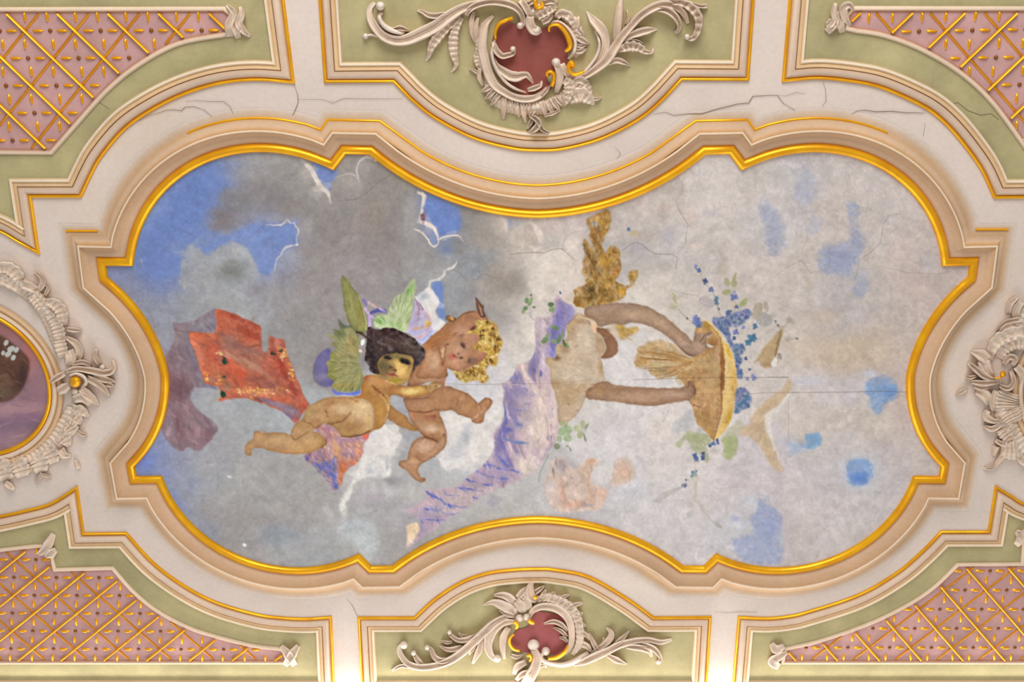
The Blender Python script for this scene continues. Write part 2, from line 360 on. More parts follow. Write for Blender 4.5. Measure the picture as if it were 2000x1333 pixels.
    C.fill(Q((1005, 690), (1060, 690), (1110, 745), (1130, 800), (1100, 850), (1060, 790)), (140, 152, 185), .9, 1.5)
    C.stroke(Q((960, 385), (1015, 415), (1000, 520), (978, 600), (960, 645)), [5, 9, 6, 5, 3], RIM, .95, 1.6)
    C.stroke(Q((985, 640), (1060, 662), (1108, 705), (1135, 765), (1132, 795)), [7, 10, 8, 5, 2], RIM, .95, 1.2)
    C.stroke(Q((930, 700), (1000, 732), (1050, 790), (1090, 852), (1135, 830), (1150, 790), (1220, 762), (1290, 757), (1330, 772), (1352, 812)), [2, 5, 4, 5, 2.4, 3, 3, 3.4, 1.5], RIM, .95)
    blobs(Q, 4.44, [(1210, 870, 85, 65, (128, 138, 166), .85), (1320, 860, 60, 90, (140, 136, 136), .7), (1400, 560, 90, 60, (145, 138, 134), .7), (1500, 660, 110, 90, (150, 142, 138), .6)])
    C.blob(825, 425, 4.5, 7, (128, 82, 92), 1, -15, None, 1.2)
    C.stroke(Q((440, 270), (430, 180), (450, 120), (490, 85), (540, 76), (595, 104)), [3, 3.4, 3.4, 4, 6, 6], (206, 198, 194), .9)
    C.stroke(Q((240, 262), (330, 222), (400, 228), (452, 290)), [1.5, 2.4, 3, 4], (196, 187, 182), .7, 1.6)
    C.fill(Q((1090, 1165), (1140, 1155), (1175, 1210), (1170, 1330), (1165, 1400), (1130, 1330), (1080, 1230)), (115, 140, 200), 1, 1.5, gap)
    C.fill(R((20, 740), (100, 720), (142, 780), (135, 950), (162, 1100), (125, 1165), (80, 1040), (100, 930), (60, 850), (20, 800)), (112, 138, 200), 1, 1.6, gap)
    C.stroke(Q((1302, 985), (1270, 1030), (1200, 1060), (1182, 1100), (1140, 1140), (1080, 1152), (1060, 1190), (1050, 1240), (1090, 1290), (1130, 1332)), [2, 4, 3, 5, 4, 5, 5, 8, 9], (222, 213, 206), .95, 1.2)
    C.fill(R((870, 210), (950, 90), (1060, 62), (1140, 130), (1200, 240), (1190, 320), (1130, 400), (1000, 420), (900, 330)), (206, 190, 178), .9, 3)
    C.stroke(R((1090, 80), (1150, 150), (1198, 240), (1188, 320), (1130, 395)), [6, 10, 14, 12, 6], (230, 214, 203), .9, 3)
    C.stroke(R((770, 35), (815, 80), (828, 140), (820, 190)), [4, 10, 9, 3], (230, 214, 203), .9, 3)
    blobs(R, 5.55, [(868, 95, 34, 60, (140, 150, 182), .9), (960, 90, 60, 26, (168, 178, 196), .7), (820, 720, 200, 120, (160, 148, 138), .7), (620, 440, 120, 110, (150, 152, 160), .6), (480, 560, 90, 120, (150, 154, 164), .6), (600, 250, 160, 90, (150, 144, 140), .6), (1250, 560, 150, 120, (224, 211, 200), .8), (1400, 640, 70, 220, (228, 214, 203), .7), (1200, 860, 110, 160, (224, 211, 199), .8), (1280, 150, 110, 60, (200, 182, 180), .6), (1330, 280, 120, 80, (196, 186, 180), .6), (1580, 300, 70, 190, (222, 206, 196), .7), (1100, 1200, 70, 130, (226, 214, 203), .7), (900, 940, 100, 120, (190, 178, 168), .6), (700, 900, 110, 120, (170, 160, 152), .6), (430, 860, 70, 80, (152, 144, 150), .6)])
    # bodies of cloud behind the bright rims
    LT = [(P, 4.44, [(1640, 260, 60, 70, (190, 180, 174), .6, 50), (1740, 420, 50, 70, (186, 176, 170), .6, 45), (1400, 660, 140, 30, (170, 164, 166), .5), (1620, 760, 60, 110, (168, 160, 160), .5), (1500, 1010, 100, 90, (172, 168, 172), .55, -40), (1250, 130, 320, 40, (170, 164, 162), .5)]),
          (Q, 4.44, [(900, 560, 80, 150, (176, 168, 166), .55), (880, 720, 120, 60, (170, 166, 168), .5, 30), (500, 160, 50, 80, (170, 160, 156), .5), (360, 290, 90, 50, (172, 163, 158), .5), (1000, 860, 110, 50, (160, 156, 158), .5, 20), (1110, 1080, 120, 70, (172, 168, 170), .6, -30), (980, 1180, 90, 110, (165, 163, 168), .5), (1560, 800, 140, 120, (172, 160, 150), .55), (1800, 720, 160, 110, (196, 182, 172), .6), (1680, 600, 60, 110, (200, 186, 176), .5), (1640, 1180, 110, 130, (166, 154, 146), .5), (1420, 1080, 110, 60, (150, 152, 160), .5), (420, 700, 120, 200, (158, 148, 144), .45), (200, 980, 220, 110, (160, 152, 150), .45), (760, 700, 90, 180, (140, 132, 130), .4), (300, 560, 110, 70, (140, 132, 130), .4)]),
          (R, 5.55, [(1250, 470, 190, 70, (228, 214, 203), .75), (1300, 640, 200, 110, (230, 216, 204), .8), (1150, 760, 80, 170, (222, 208, 196), .7), (1000, 1040, 120, 130, (206, 196, 188), .7), (1120, 1250, 110, 160, (230, 218, 207), .8), (1480, 470, 120, 90, (226, 212, 200), .7), (760, 640, 90, 70, (182, 168, 158), .6), (880, 800, 160, 100, (158, 148, 140), .7), (560, 760, 90, 70, (172, 160, 150), .5), (1240, 330, 90, 60, (198, 186, 178), .6), (1560, 620, 90, 160, (226, 208, 196), .7)])]
    for z_, k_, l_ in LT: blobs(z_, k_, l_)
    # ---- clouds round the cherubs
    r = C.fill(Fz((1030, 640), (1200, 600), (1300, 670), (1480, 740), (1560, 800), (1650, 760), (1700, 640), (1790, 500), (1900, 300), (1960, 240), (1960, 600), (1920, 800), (1830, 900), (1840, 1100), (1780, 1300), (1660, 1400), (1520, 1380), (1420, 1480), (1280, 1430), (1160, 1500), (1040, 1420), (1000, 1260), (1100, 1200), (1130, 1000), (1100, 850)), (228, 220, 216), .95, 6, wc, .05, True, None, .35)
    blobs(Fz, 7.4, [(1150, 1520, 120, 60, (206, 203, 205), .6), (1420, 1560, 140, 60, (204, 202, 204), .5), (1600, 1460, 90, 60, (216, 210, 208), .6), (1180, 1340, 90, 70, (214, 211, 212), .6), (1700, 1180, 60, 90, (240, 232, 226), .6), (1330, 760, 90, 60, (240, 232, 226), .6), (1560, 900, 70, 60, (238, 230, 224), .6), (1500, 1200, 80, 90, (236, 228, 222), .5), (1330, 1110, 50, 60, (190, 190, 196), .6)])
    blobs(Fz, 7.4, [(1400, 1000, 70, 130, (182, 182, 188), .8), (1250, 800, 130, 130, (235, 226, 220), .7), (1640, 1000, 90, 160, (234, 225, 220), .7), (1250, 1230, 120, 90, (205, 203, 210), .7), (1420, 860, 60, 60, (200, 200, 208), .6), (1850, 420, 60, 130, (222, 212, 212), .6), (1180, 120, 60, 100, (196, 198, 220), .7), (1500, 180, 130, 60, (206, 204, 220), .5)])
    r = C.fill(T((960, 0), (1150, 0), (1200, 80), (1230, 170), (1200, 260), (1140, 350), (1090, 430), (1090, 520), (1100, 590), (1060, 680), (990, 690), (950, 640), (860, 670), (760, 690), (700, 720), (620, 770), (580, 870), (540, 980), (500, 1030), (525, 1130), (490, 1180), (420, 1080), (470, 960), (540, 830), (590, 730), (650, 600), (700, 480), (740, 330), (790, 180), (870, 80)), (231, 224, 219), .97, 1.6, wc)
    blobs(T, 6.67, [(850, 600, 110, 80, (202, 200, 206), .8), (830, 110, 60, 60, (214, 214, 226), .7), (1050, 520, 30, 90, (205, 203, 205), .7), (1000, 330, 90, 60, (238, 230, 222), .7), (1020, 420, 60, 40, (215, 210, 208), .6), (490, 1080, 40, 60, (214, 218, 205), .6)], r)
    C.stroke(T((1035, 480), (1050, 560), (1020, 640)), [3, 4, 2], (190, 188, 192), .7, 2)
    blobs(T, 6.67, [(1080, 740, 110, 60, (158, 155, 156), .8), (1080, 870, 80, 60, (206, 201, 203), .8, 20), (850, 850, 120, 60, (200, 194, 197), .7), (800, 950, 160, 70, (190, 178, 186), .6), (1350, 900, 130, 90, (200, 196, 188), .7), (290, 1180, 60, 130, (200, 194, 196), .6, -25), (1000, 780, 40, 60, (200, 196, 200), .7, -20), (1250, 950, 80, 50, (180, 172, 172), .5)])
    C.fill(T4((640, 110), (760, 60), (860, 70), (930, 130), (955, 220), (940, 330), (880, 390), (820, 310), (740, 240), (640, 200)), (190, 193, 196), .85, 4)
    blobs(T4, 4, [(300, 330, 160, 40, (178, 176, 174), .6, -8), (150, 210, 110, 70, (150, 156, 164), .6), (560, 180, 150, 60, (176, 176, 176), .5), (690, 10, 30, 30, (214, 218, 205), .7)])
    blobs(Z(250, 850, 4.4444), 4.44, [(1500, 950, 200, 60, (178, 176, 176), .5, -10), (1300, 850, 140, 80, (150, 156, 166), .5), (560, 420, 80, 160, (152, 156, 178), .6), (700, 300, 140, 80, (172, 170, 172), .5), (900, 700, 250, 100, (164, 156, 155), .5), (1200, 560, 220, 90, (168, 162, 160), .5), (150, 220, 60, 120, (122, 142, 212), .8), (400, 560, 60, 160, (125, 145, 205), .5, -40), (880, 366, 22, 10, (225, 225, 228), .9), (1018, 955, 14, 14, (245, 245, 248), 1)])
    C.blob(478.5, 1065, 3.4, 3.4, (244, 244, 246), 1, 0, None, 1)
    # ---- right sky
    BL = (158, 164, 191)
    C.fill(T7((390, 650), (480, 585), (620, 550), (650, 480), (640, 380), (605, 270), (650, 240), (715, 295), (690, 400), (735, 500), (740, 620), (680, 740), (620, 850), (480, 810), (400, 760)), BL, .9, 7, gap, .05, True, None, .35)
    for pl, c in ((((640, 900), (760, 880), (785, 960), (720, 1005), (660, 970)), (164, 171, 193)), (((210, 120), (240, 20), (300, -40), (360, 60), (372, 180), (290, 265), (220, 230)), (177, 178, 195)), (((-80, 240), (0, 250), (70, 330), (135, 580), (60, 675), (20, 640), (-20, 480)), (164, 169, 192)), (((320, 470), (360, 370), (440, 360), (410, 460), (360, 520)), (182, 180, 197))):
        C.fill(T7(*pl), c, .85, 8, gap, .05, True, None, .4)
    blobs(T7, 4, [(560, 690, 110, 70, (150, 157, 190), .6), (720, 830, 60, 60, (172, 176, 190), .6), (1050, 650, 90, 130, (206, 186, 178), .5), (1150, 900, 150, 90, (206, 184, 176), .5), (440, 1150, 170, 60, (210, 188, 172), .5), (1250, 720, 60, 60, (190, 184, 186), .5)])
    r = C.fill(T8((770, 330), (850, 280), (960, 290), (1022, 360), (1000, 450), (920, 490), (895, 560), (850, 566), (810, 540), (795, 450), (755, 400)), (126, 160, 207), .92, 5, gap, .08, True, None, .3)
    blobs(T8, 4, [(940, 400, 70, 40, (98, 140, 200), .6), (850, 520, 40, 50, (140, 165, 205), .6), (800, 255, 60, 30, (205, 206, 218), .7)])
    C.fill(T8((300, 730), (400, 722), (425, 790), (390, 842), (290, 862), (180, 885), (165, 810), (280, 790)), (150, 172, 205), .8, 6, gap, .08, True, None, .4)
    C.fill(T8((310, 732), (398, 724), (420, 790), (388, 838), (300, 855), (290, 790)), (116, 164, 207), .75, 4, None, .08, True, None, .3)
    C.blob(1678, 922, 34, 32, (196, 204, 224), .7)
    C.fill([(1652, 918), (1660, 902), (1678, 898), (1697, 904), (1703, 922), (1698, 940), (1682, 950), (1664, 944), (1654, 934)], (126, 160, 210), .92, 5, gap, .08, True, None, .3)
    blobs(T8, 4, [(710, 1075, 70, 50, (88, 128, 206), .75), (690, 960, 70, 30, (140, 170, 215), .6), (350, 100, 260, 110, (212, 190, 166), .45), (600, 120, 200, 130, (208, 184, 160), .5), (300, 320, 160, 40, (206, 200, 208), .7), (640, 430, 60, 30, (214, 206, 210), .7), (470, 470, 60, 30, (214, 208, 212), .5, 20), (1060, 600, 60, 160, (206, 186, 180), .5)])
    r = C.fill(O((1340, 780), (1440, 840), (1520, 905), (1640, 960), (1705, 1060), (1640, 1150), (1670, 1332), (1680, 1560), (1250, 1560), (1090, 1320), (1200, 1280), (1340, 1200), (1320, 1080), (1300, 1010), (1400, 980), (1390, 870)), (157, 167, 200), .9, 5, gap, .06, True, None, .35)
    blobs(O, 6.06, [(1330, 840, 80, 90, (206, 210, 218), .7), (1230, 1130, 90, 60, (208, 210, 220), .6), (1130, 1050, 50, 36, (178, 180, 208), .8), (1560, 1150, 120, 140, (150, 160, 200), .6), (1650, 1280, 60, 90, (180, 186, 200), .6), (1800, 160, 130, 90, (180, 186, 206), .3)])
    blobs(U, 6.67, [(740, 530, 130, 70, (186, 174, 166), .7), (620, 880, 80, 90, (180, 168, 160), .6), (620, 760, 80, 60, (198, 170, 158), .5), (1000, 880, 110, 90, (216, 194, 184), .7), (700, 1150, 90, 160, (188, 180, 184), .7), (380, 1150, 140, 100, (190, 176, 170), .6), (330, 730, 50, 110, (208, 184, 178), .6), (1100, 1060, 110, 40, (218, 198, 190), .5), (1050, 1260, 100, 50, (216, 194, 182), .6), (300, 1290, 110, 80, (186, 178, 180), .8), (190, 1055, 22, 22, (128, 140, 165), .9), (260, 1110, 60, 36, (204, 182, 130), .6), (1290, 850, 36, 36, (190, 182, 196), .6)])
    # ---- mauve cloth
    ID = PID['mauve_cloth']
    r = C.fill([(337, 631, 1), (355, 632), (376, 628), (398, 617), (420, 604, 1), (424, 640), (400, 650), (385, 652), (390, 690), (398, 735), (425, 757), (432, 763), (400, 757), (380, 758), (372, 772), (378, 793), (400, 812), (424, 832), (422, 845), (405, 868), (386, 881), (368, 873), (350, 883), (332, 866), (317, 846), (310, 816), (297, 800), (296, 770), (300, 745), (318, 705), (333, 682), (341, 662)], (144, 118, 127), .97, 1.3, ID)
    blobs(Z(0, 0, 1), 1, [(395, 632, 26, 10, (154, 142, 146), .9, -20), (350, 650, 16, 20, (150, 134, 136), .8), (345, 700, 22, 34, (138, 116, 124), .7), (352, 752, 26, 20, (124, 86, 94), .85), (345, 775, 20, 14, (118, 82, 92), .6), (385, 745, 26, 12, (150, 126, 132), .7), (312, 770, 12, 40, (156, 132, 146), .7), (360, 800, 22, 20, (158, 122, 128), .7), (350, 835, 10, 30, (128, 92, 100), .7, -10), (385, 850, 26, 20, (160, 124, 132), .8), (408, 850, 8, 20, (136, 100, 110), .6, 20), (330, 840, 9, 26, (160, 136, 146), .7), (320, 730, 14, 24, (126, 96, 106), .6, 20)], r)
    C.dabs(r, 60, 14, 5, 60, [(165, 132, 138), (120, 86, 96), (150, 120, 130), (176, 146, 150)], .35)
    C.stroke([(341, 645), (360, 648), (400, 651), (418, 648)], [2, 3, 2.5, 2], (140, 100, 105), .6, 1.5, r)
    # ---- red cloth
    ID = PID['red_cloth']
    r = C.fill(A((720, 85, 1), (780, 80), (900, 120), (1100, 210), (1210, 270), (1225, 400), (1240, 545, 1), (1300, 545, 1), (1308, 360, 1), (1400, 400), (1470, 420), (1490, 520), (1560, 700), (1640, 900), (1720, 1070), (1750, 1110), (1690, 1200), (1600, 1310), (1540, 1270), (1450, 1190), (1250, 1110), (1080, 1050), (920, 1050), (760, 1078), (790, 1000), (760, 920), (650, 900), (590, 850), (560, 740), (500, 540), (440, 380), (470, 335), (600, 335), (705, 342, 1), (735, 250)), (196, 104, 78), 1, .9, ID, .09)
    blobs(A, 5.55, [(1000, 170, 220, 50, (176, 72, 52), .8, 20), (1120, 330, 110, 90, (190, 84, 60), .7), (900, 320, 130, 110, (190, 96, 70), .7), (880, 450, 110, 120, (166, 112, 98), .85), (1080, 560, 190, 90, (172, 116, 98), .8), (1150, 690, 130, 80, (178, 122, 100), .7), (1330, 760, 150, 110, (176, 92, 76), .7), (1300, 900, 120, 70, (172, 106, 88), .7), (560, 400, 90, 60, (206, 110, 82), .8), (560, 560, 50, 150, (216, 124, 98), .8, -22), (700, 560, 80, 110, (206, 98, 72), .8), (720, 700, 90, 80, (206, 108, 72), .6), (900, 800, 110, 120, (206, 100, 70), .8), (1010, 780, 60, 50, (214, 88, 64), .6), (1050, 960, 180, 50, (214, 124, 88), .8), (1250, 990, 160, 40, (222, 146, 108), .8), (1440, 700, 60, 120, (190, 76, 56), .7, -20), (1560, 950, 50, 120, (176, 86, 70), .7, -25), (1380, 470, 60, 40, (190, 130, 118), .8), (680, 850, 80, 40, (176, 128, 104), .7), (850, 920, 60, 60, (166, 120, 92), .7), (1600, 1060, 90, 40, (206, 110, 88), .7), (1400, 1110, 150, 30, (168, 130, 140), .9, 18), (1540, 1190, 130, 60, (148, 126, 142), .95, 25), (1500, 1240, 90, 24, (112, 106, 160), .8, 35), (1300, 1090, 130, 20, (140, 118, 135), .8, 20)], r)
    C.dabs(r, 300, 9, 4, 40, [(220, 130, 100), (170, 76, 58), (206, 104, 76), (186, 116, 96), (226, 148, 116), (160, 92, 78)], .28, 40)
    for (x, y, n, sx, sy) in ((1200, 965, 46, 330, 50), (1450, 570, 26, 60, 60), (1540, 780, 20, 40, 110), (630, 810, 10, 40, 50), (775, 860, 8, 30, 50), (780, 560, 8, 40, 40)):
        for _ in range(n):
            (px, py), = A((x + C.rng.randn() * sx * .5, y + C.rng.randn() * sy * .5))
            C.blob(px, py, 2.2, 1.8, ((238, 176, 84), (232, 160, 62), (240, 190, 140))[C.rng.randint(3)], .75, 0, r, .8)
    for x, y, rx, ry in ((825, 640, 26, 44), (1355, 556, 26, 26), (822, 822, 22, 16), (812, 1008, 30, 34), (1438, 530, 18, 18)):
        (px, py), = A((x, y)); C.blob(px, py, rx / 5.5, ry / 5.5, (58, 74, 58), .9, 0, None, .9, ID)
    C.stroke(A((1060, 490), (1130, 480), (1220, 465)), [2, 3, 2], (150, 70, 56), .7, 1.2, r)
    for p_, w_, c_, a_ in ((((760, 330), (860, 420), (1000, 500), (1150, 540), (1235, 560)), [6, 14, 16, 12, 6], (158, 104, 92), .55), (((820, 560), (960, 610), (1120, 690), (1300, 800)), [8, 12, 14, 8], (204, 146, 120), .45), (((980, 260), (1090, 340), (1220, 400)), [10, 16, 8], (172, 70, 52), .5), (((470, 380), (520, 560), (590, 760)), [10, 14, 8], (222, 132, 106), .55), (((880, 640), (940, 760), (1010, 900)), [10, 16, 8], (214, 96, 66), .5), (((1330, 420), (1380, 560), (1480, 760), (1600, 1000)), [8, 10, 12, 8], (168, 66, 50), .5), (((1120, 820), (1300, 900), (1480, 1000)), [12, 14, 8], (166, 98, 82), .5), (((700, 700), (760, 800), (860, 880)), [10, 10, 6], (190, 120, 86), .4)):
        C.stroke(A(*p_), w_, c_, a_, 5, r)
    C.stroke(A((735, 100), (735, 330)), [3, 2], (222, 130, 104), .6, 2, r)
    C.stroke(A((760, 940), (770, 1030), (700, 1080)), [3, 3, 2], (196, 170, 110), .5, 2)
    # ---- flowered cloth under the winged cherub
    ID = PID['flower_cloth']
    r = C.fill(G((350, 390), (470, 330), (600, 360), (690, 460), (740, 500), (870, 500), (1000, 470), (1085, 425, 1), (1060, 520), (1000, 600), (990, 720), (940, 800), (850, 880), (760, 950), (720, 1080), (680, 1150), (630, 1195), (580, 1170), (540, 1090), (480, 1000), (400, 920), (320, 850), (245, 800), (250, 710), (380, 660), (500, 590), (470, 480)), (186, 142, 146), 1, .9, ID, .08)
    blobs(G, 6.67, [(560, 420, 90, 70, (180, 132, 140), .8), (360, 720, 110, 60, (152, 120, 132), .8), (270, 780, 40, 40, (112, 104, 158), .9), (420, 900, 110, 60, (104, 110, 176), .9, 40), (560, 870, 90, 70, (110, 112, 182), .85), (600, 1000, 70, 70, (120, 122, 190), .9), (630, 1140, 40, 60, (98, 108, 176), .95), (480, 760, 90, 60, (150, 122, 142), .6), (850, 600, 120, 80, (196, 142, 136), .8), (940, 700, 50, 90, (222, 142, 112), .85), (880, 830, 80, 50, (214, 120, 84), .9), (740, 900, 70, 110, (206, 116, 76), .9), (700, 1040, 24, 90, (212, 126, 86), .9), (1030, 480, 40, 50, (222, 88, 66), .95), (640, 660, 40, 130, (232, 178, 120), .7, -20), (540, 620, 30, 110, (206, 176, 176), .7, -10), (620, 900, 20, 100, (110, 110, 120), .5)], r)
    C.dabs(r, 200, 10, 3, 65, [(226, 180, 160), (206, 140, 130), (236, 186, 110), (150, 112, 140), (222, 130, 92), (176, 136, 160)], .45, 30)
    C.dabs(C.mask(G((300, 780), (600, 760), (660, 900), (650, 1180), (560, 1140), (380, 920)), True, 2), 60, 7, 4, 50, [(96, 108, 190), (120, 120, 196), (90, 96, 160), (150, 140, 190)], .5, 40)
    # ---- lilac cloth and white cloud behind the wings
    r = C.fill(E((300, 60), (450, -60), (560, -10), (642, 130), (632, 230), (592, 310), (650, 430), (745, 500), (670, 640), (540, 710), (480, 560), (440, 400), (360, 270), (250, 120)), (226, 218, 216), .97, 1.3, wc)
    blobs(E, 8.33, [(400, 80, 90, 70, (176, 182, 190), .8), (480, 170, 60, 50, (206, 212, 205), .6), (600, 520, 60, 60, (205, 212, 225), .5)], r)
    ID = PID['lilac_cloth']
    r = C.fill(E((250, 110, 1), (330, 190), (400, 290), (470, 370), (525, 480), (540, 600), (600, 650), (480, 750), (380, 850), (290, 790), (180, 690), (60, 640), (160, 470), (225, 300)), (196, 182, 206), 1, .9, ID)
    C.stroke(E((255, 110), (330, 200), (390, 300)), [3, 3, 2], (140, 128, 150), .9, 1, r)
    for p, w, c in ((((280, 190), (320, 290), (300, 440)), 3.4, (190, 140, 140)), (((420, 290), (480, 400), (500, 490)), 5, (224, 178, 172)), (((200, 600), (350, 590), (500, 540)), 2.8, (224, 166, 110)), (((230, 740), (340, 730), (430, 680), (500, 560)), 2.8, (222, 160, 140)), (((330, 800), (430, 740), (520, 660)), 4, (170, 165, 205)), (((210, 650), (330, 660), (420, 620)), 4, (180, 172, 208)), (((340, 360), (300, 470)), 4, (175, 160, 190)), (((440, 510), (500, 520)), 7, (230, 190, 110))):
        C.stroke(E(*p), w, c, .75, 1.3, r)
    for p, w, c in ((((920, 470), (960, 560)), 5, (140, 125, 165)), (((1000, 500), (1130, 600)), 4.5, (204, 172, 172)), (((940, 600), (1000, 680), (1070, 760)), 6, (196, 170, 190)), (((1040, 690), (1150, 640), (1260, 650)), 7, (108, 108, 162)), (((1010, 740), (1020, 880)), 6, (190, 170, 200)), (((1180, 610), (1270, 660)), 3.5, (190, 178, 200))):
        C.stroke(Cc(*p), w, c, .9, 1.3, None, ID)
    # ---- wings of the first cherub
    ID = PID['left_wing']
    C.fill(D((345, 335), (250, 390), (170, 470), (120, 580), (100, 700), (120, 840), (190, 930), (280, 972), (400, 960), (450, 900), (380, 760), (340, 600), (400, 430)), (122, 114, 150), 1, 1, ID, .07, True, ((104, 98, 140), 5, .6))
    blobs(D, 8.33, [(200, 600, 60, 130, (110, 106, 154), .7), (270, 800, 60, 70, (150, 142, 166), .7), (160, 820, 50, 60, (128, 120, 140), .6)])
    C.fill(D((390, 990), (560, 1050), (700, 1060), (865, 1005), (865, 1070), (760, 1110), (600, 1100), (470, 1090)), (124, 126, 184), .95, 1, ID)
    C.fill(Cc((490, 760, 1), (560, 820), (650, 890), (720, 870), (780, 960), (850, 1050), (760, 1150), (560, 1110), (460, 1050), (430, 935, 1), (505, 960), (530, 930), (510, 850)), (112, 116, 88), 1, .8, ID)
    r = C.fill(D((420, 30, 1), (480, 50), (560, 20), (700, 0), (800, 90), (860, 200), (830, 330), (850, 430), (840, 560), (880, 680), (930, 800), (950, 880), (900, 960), (860, 1010), (700, 1060), (560, 1050), (430, 1000), (400, 930), (450, 890), (380, 830), (330, 800), (350, 700), (300, 560, 1), (370, 530), (370, 430), (430, 380), (480, 330), (325, 260, 1), (420, 250), (430, 190), (280, 115, 1), (400, 110), (460, 120)), (154, 148, 98), 1, .9, ID, .08)
    blobs(D, 8.33, [(540, 90, 110, 70, (104, 114, 76), .8), (420, 480, 70, 130, (126, 128, 74), .7), (400, 740, 60, 90, (122, 124, 64), .8), (560, 420, 120, 120, (160, 152, 100), .7), (720, 300, 110, 150, (174, 150, 94), .7), (700, 700, 120, 140, (164, 158, 104), .7), (620, 950, 190, 40, (170, 148, 88), .8), (820, 850, 70, 90, (178, 162, 104), .7), (500, 210, 90, 50, (162, 164, 116), .7)], r)
    C.dabs(r, 320, 11, 2.2, lambda x, y: math.degrees(math.atan2(y - 715, x - 715)), [(178, 172, 120), (120, 122, 72), (150, 140, 84), (110, 116, 72), (190, 180, 130)], .42, 14)
    r = C.fill(Cc((560, 60, 1), (640, 130), (740, 270), (830, 380), (890, 520), (930, 650), (960, 800), (978, 960), (940, 1000), (860, 990), (780, 960), (700, 860), (640, 720), (600, 560), (585, 420), (562, 260), (550, 150)), (152, 148, 88), 1, .8, ID, .06, True, ((104, 108, 62), 4, .7))
    for p, w, c in ((((690, 380), (740, 600), (780, 860)), 5, (166, 166, 104)), (((820, 420), (850, 620), (880, 900)), 6, (148, 138, 82)), (((620, 200), (680, 420)), 4, (150, 150, 78)), (((840, 390), (895, 540), (935, 700), (962, 960)), 2.4, (214, 206, 162))):
        C.stroke(Cc(*p), w, c, .75, 1.6, r)
    C.dabs(r, 70, 14, 1.8, 75, [(172, 168, 108), (128, 128, 70), (160, 152, 92)], .35, 8)
    ID = PID['right_wing']
    r = C.fill(Cc((1752, 120, 1), (1757, 280), (1742, 420), (1722, 560), (1685, 760), (1635, 900), (1580, 992), (1500, 965), (1400, 940), (1250, 935), (1130, 915), (1080, 860), (1110, 760), (1180, 710), (1290, 700), (1330, 600), (1370, 540), (1430, 420), (1560, 360), (1620, 260), (1695, 150)), (184, 194, 150), 1, .8, ID, .06)
    blobs(Cc, 8.33, [(1690, 300, 45, 130, (146, 184, 108), .8, 10), (1640, 330, 30, 60, (118, 156, 84), .7, 20), (1180, 810, 80, 70, (128, 164, 100), .85), (1500, 470, 80, 80, (168, 172, 136), .7), (1570, 620, 80, 120, (208, 214, 172), .7), (1400, 860, 150, 50, (160, 184, 124), .6), (1600, 900, 50, 70, (212, 214, 176), .7), (1380, 640, 50, 60, (202, 208, 168), .6), (1380, 600, 14, 40, (140, 140, 130), .6)], r)
    C.dabs(r, 220, 15, 2, lambda x, y: math.degrees(math.atan2(y - 660, x - 770)), [(214, 220, 180), (150, 172, 112), (196, 204, 156), (132, 162, 96)], .42, 10)
    # ---- first cherub: body
    SK = (196, 152, 106); ID = PID['winged_cherub']
    r = C.fill(Fz((300, 545), (350, 560), (430, 620), (520, 680), (560, 715), (620, 800), (720, 900), (620, 905), (500, 860), (400, 805), (300, 735), (285, 690)), (182, 128, 74), 1, .7, ID, .05, True, ((150, 100, 58), 3, .7))
    r = C.fill([(712, 737), (720, 733), (738, 735), (756, 743), (774, 752), (790, 753), (804, 752), (820, 752), (833, 753), (839, 761), (835, 771), (822, 776), (804, 778), (787, 777), (774, 773), (766, 772), (761, 780), (761, 800), (756, 820), (745, 834), (731, 840), (715, 845), (700, 800), (690, 778), (705, 770), (706, 757)], (188, 134, 72), 1, .7, ID, .05, True, ((150, 96, 52), 3.5, .75))
    blobs(D, 8.33, [(1050, 870, 110, 70, (208, 152, 98), .8), (1250, 900, 120, 60, (205, 146, 92), .7), (1400, 1020, 90, 50, (184, 120, 70), .7), (1680, 1040, 170, 60, (238, 200, 124), .9), (1850, 1000, 80, 50, (222, 178, 100), .7), (1200, 1130, 80, 90, (176, 118, 66), .7), (960, 800, 50, 60, (160, 92, 56), .7), (1330, 890, 50, 20, (240, 200, 130), .7, 20)], r)
    C.stroke(D((1070, 950), (1130, 1020), (1200, 1070), (1260, 1120)), [2, 4, 4, 2], (128, 72, 42), .65, 2, r)
    C.stroke(D((1280, 1090), (1330, 1180), (1335, 1332)), [3, 4, 3], (232, 192, 126), .55, 2, r)
    C.stroke(B((1880, 200), (1970, 330), (1985, 440), (1940, 560)), [2, 4, 4, 2], (232, 192, 126), .5, 2, r)
    blobs(B, 6.67, [(1880, 420, 60, 150, (206, 152, 78), .7)], r)
    r = C.fill(B((920, 400), (1000, 330), (1120, 270), (1250, 240), (1400, 235), (1560, 240), (1680, 270), (1760, 310), (1800, 420), (1820, 560), (1800, 650), (1720, 710), (1600, 745), (1480, 757), (1380, 745), (1340, 700), (1280, 640), (1220, 600), (1150, 580), (1060, 650), (1000, 680), (1100, 720), (1170, 800), (1180, 850), (1110, 900), (1000, 950), (880, 975), (750, 982), (600, 970), (450, 940), (350, 905), (260, 905), (205, 930), (202, 990), (150, 997), (122, 950), (125, 880), (160, 830), (220, 790), (235, 740), (245, 690), (300, 680), (350, 712), (450, 706), (580, 700), (712, 738, 1), (740, 650), (800, 570), (880, 520), (910, 450)), SK, 1, .7, ID, .05, True, ((158, 112, 66), 4, .8))
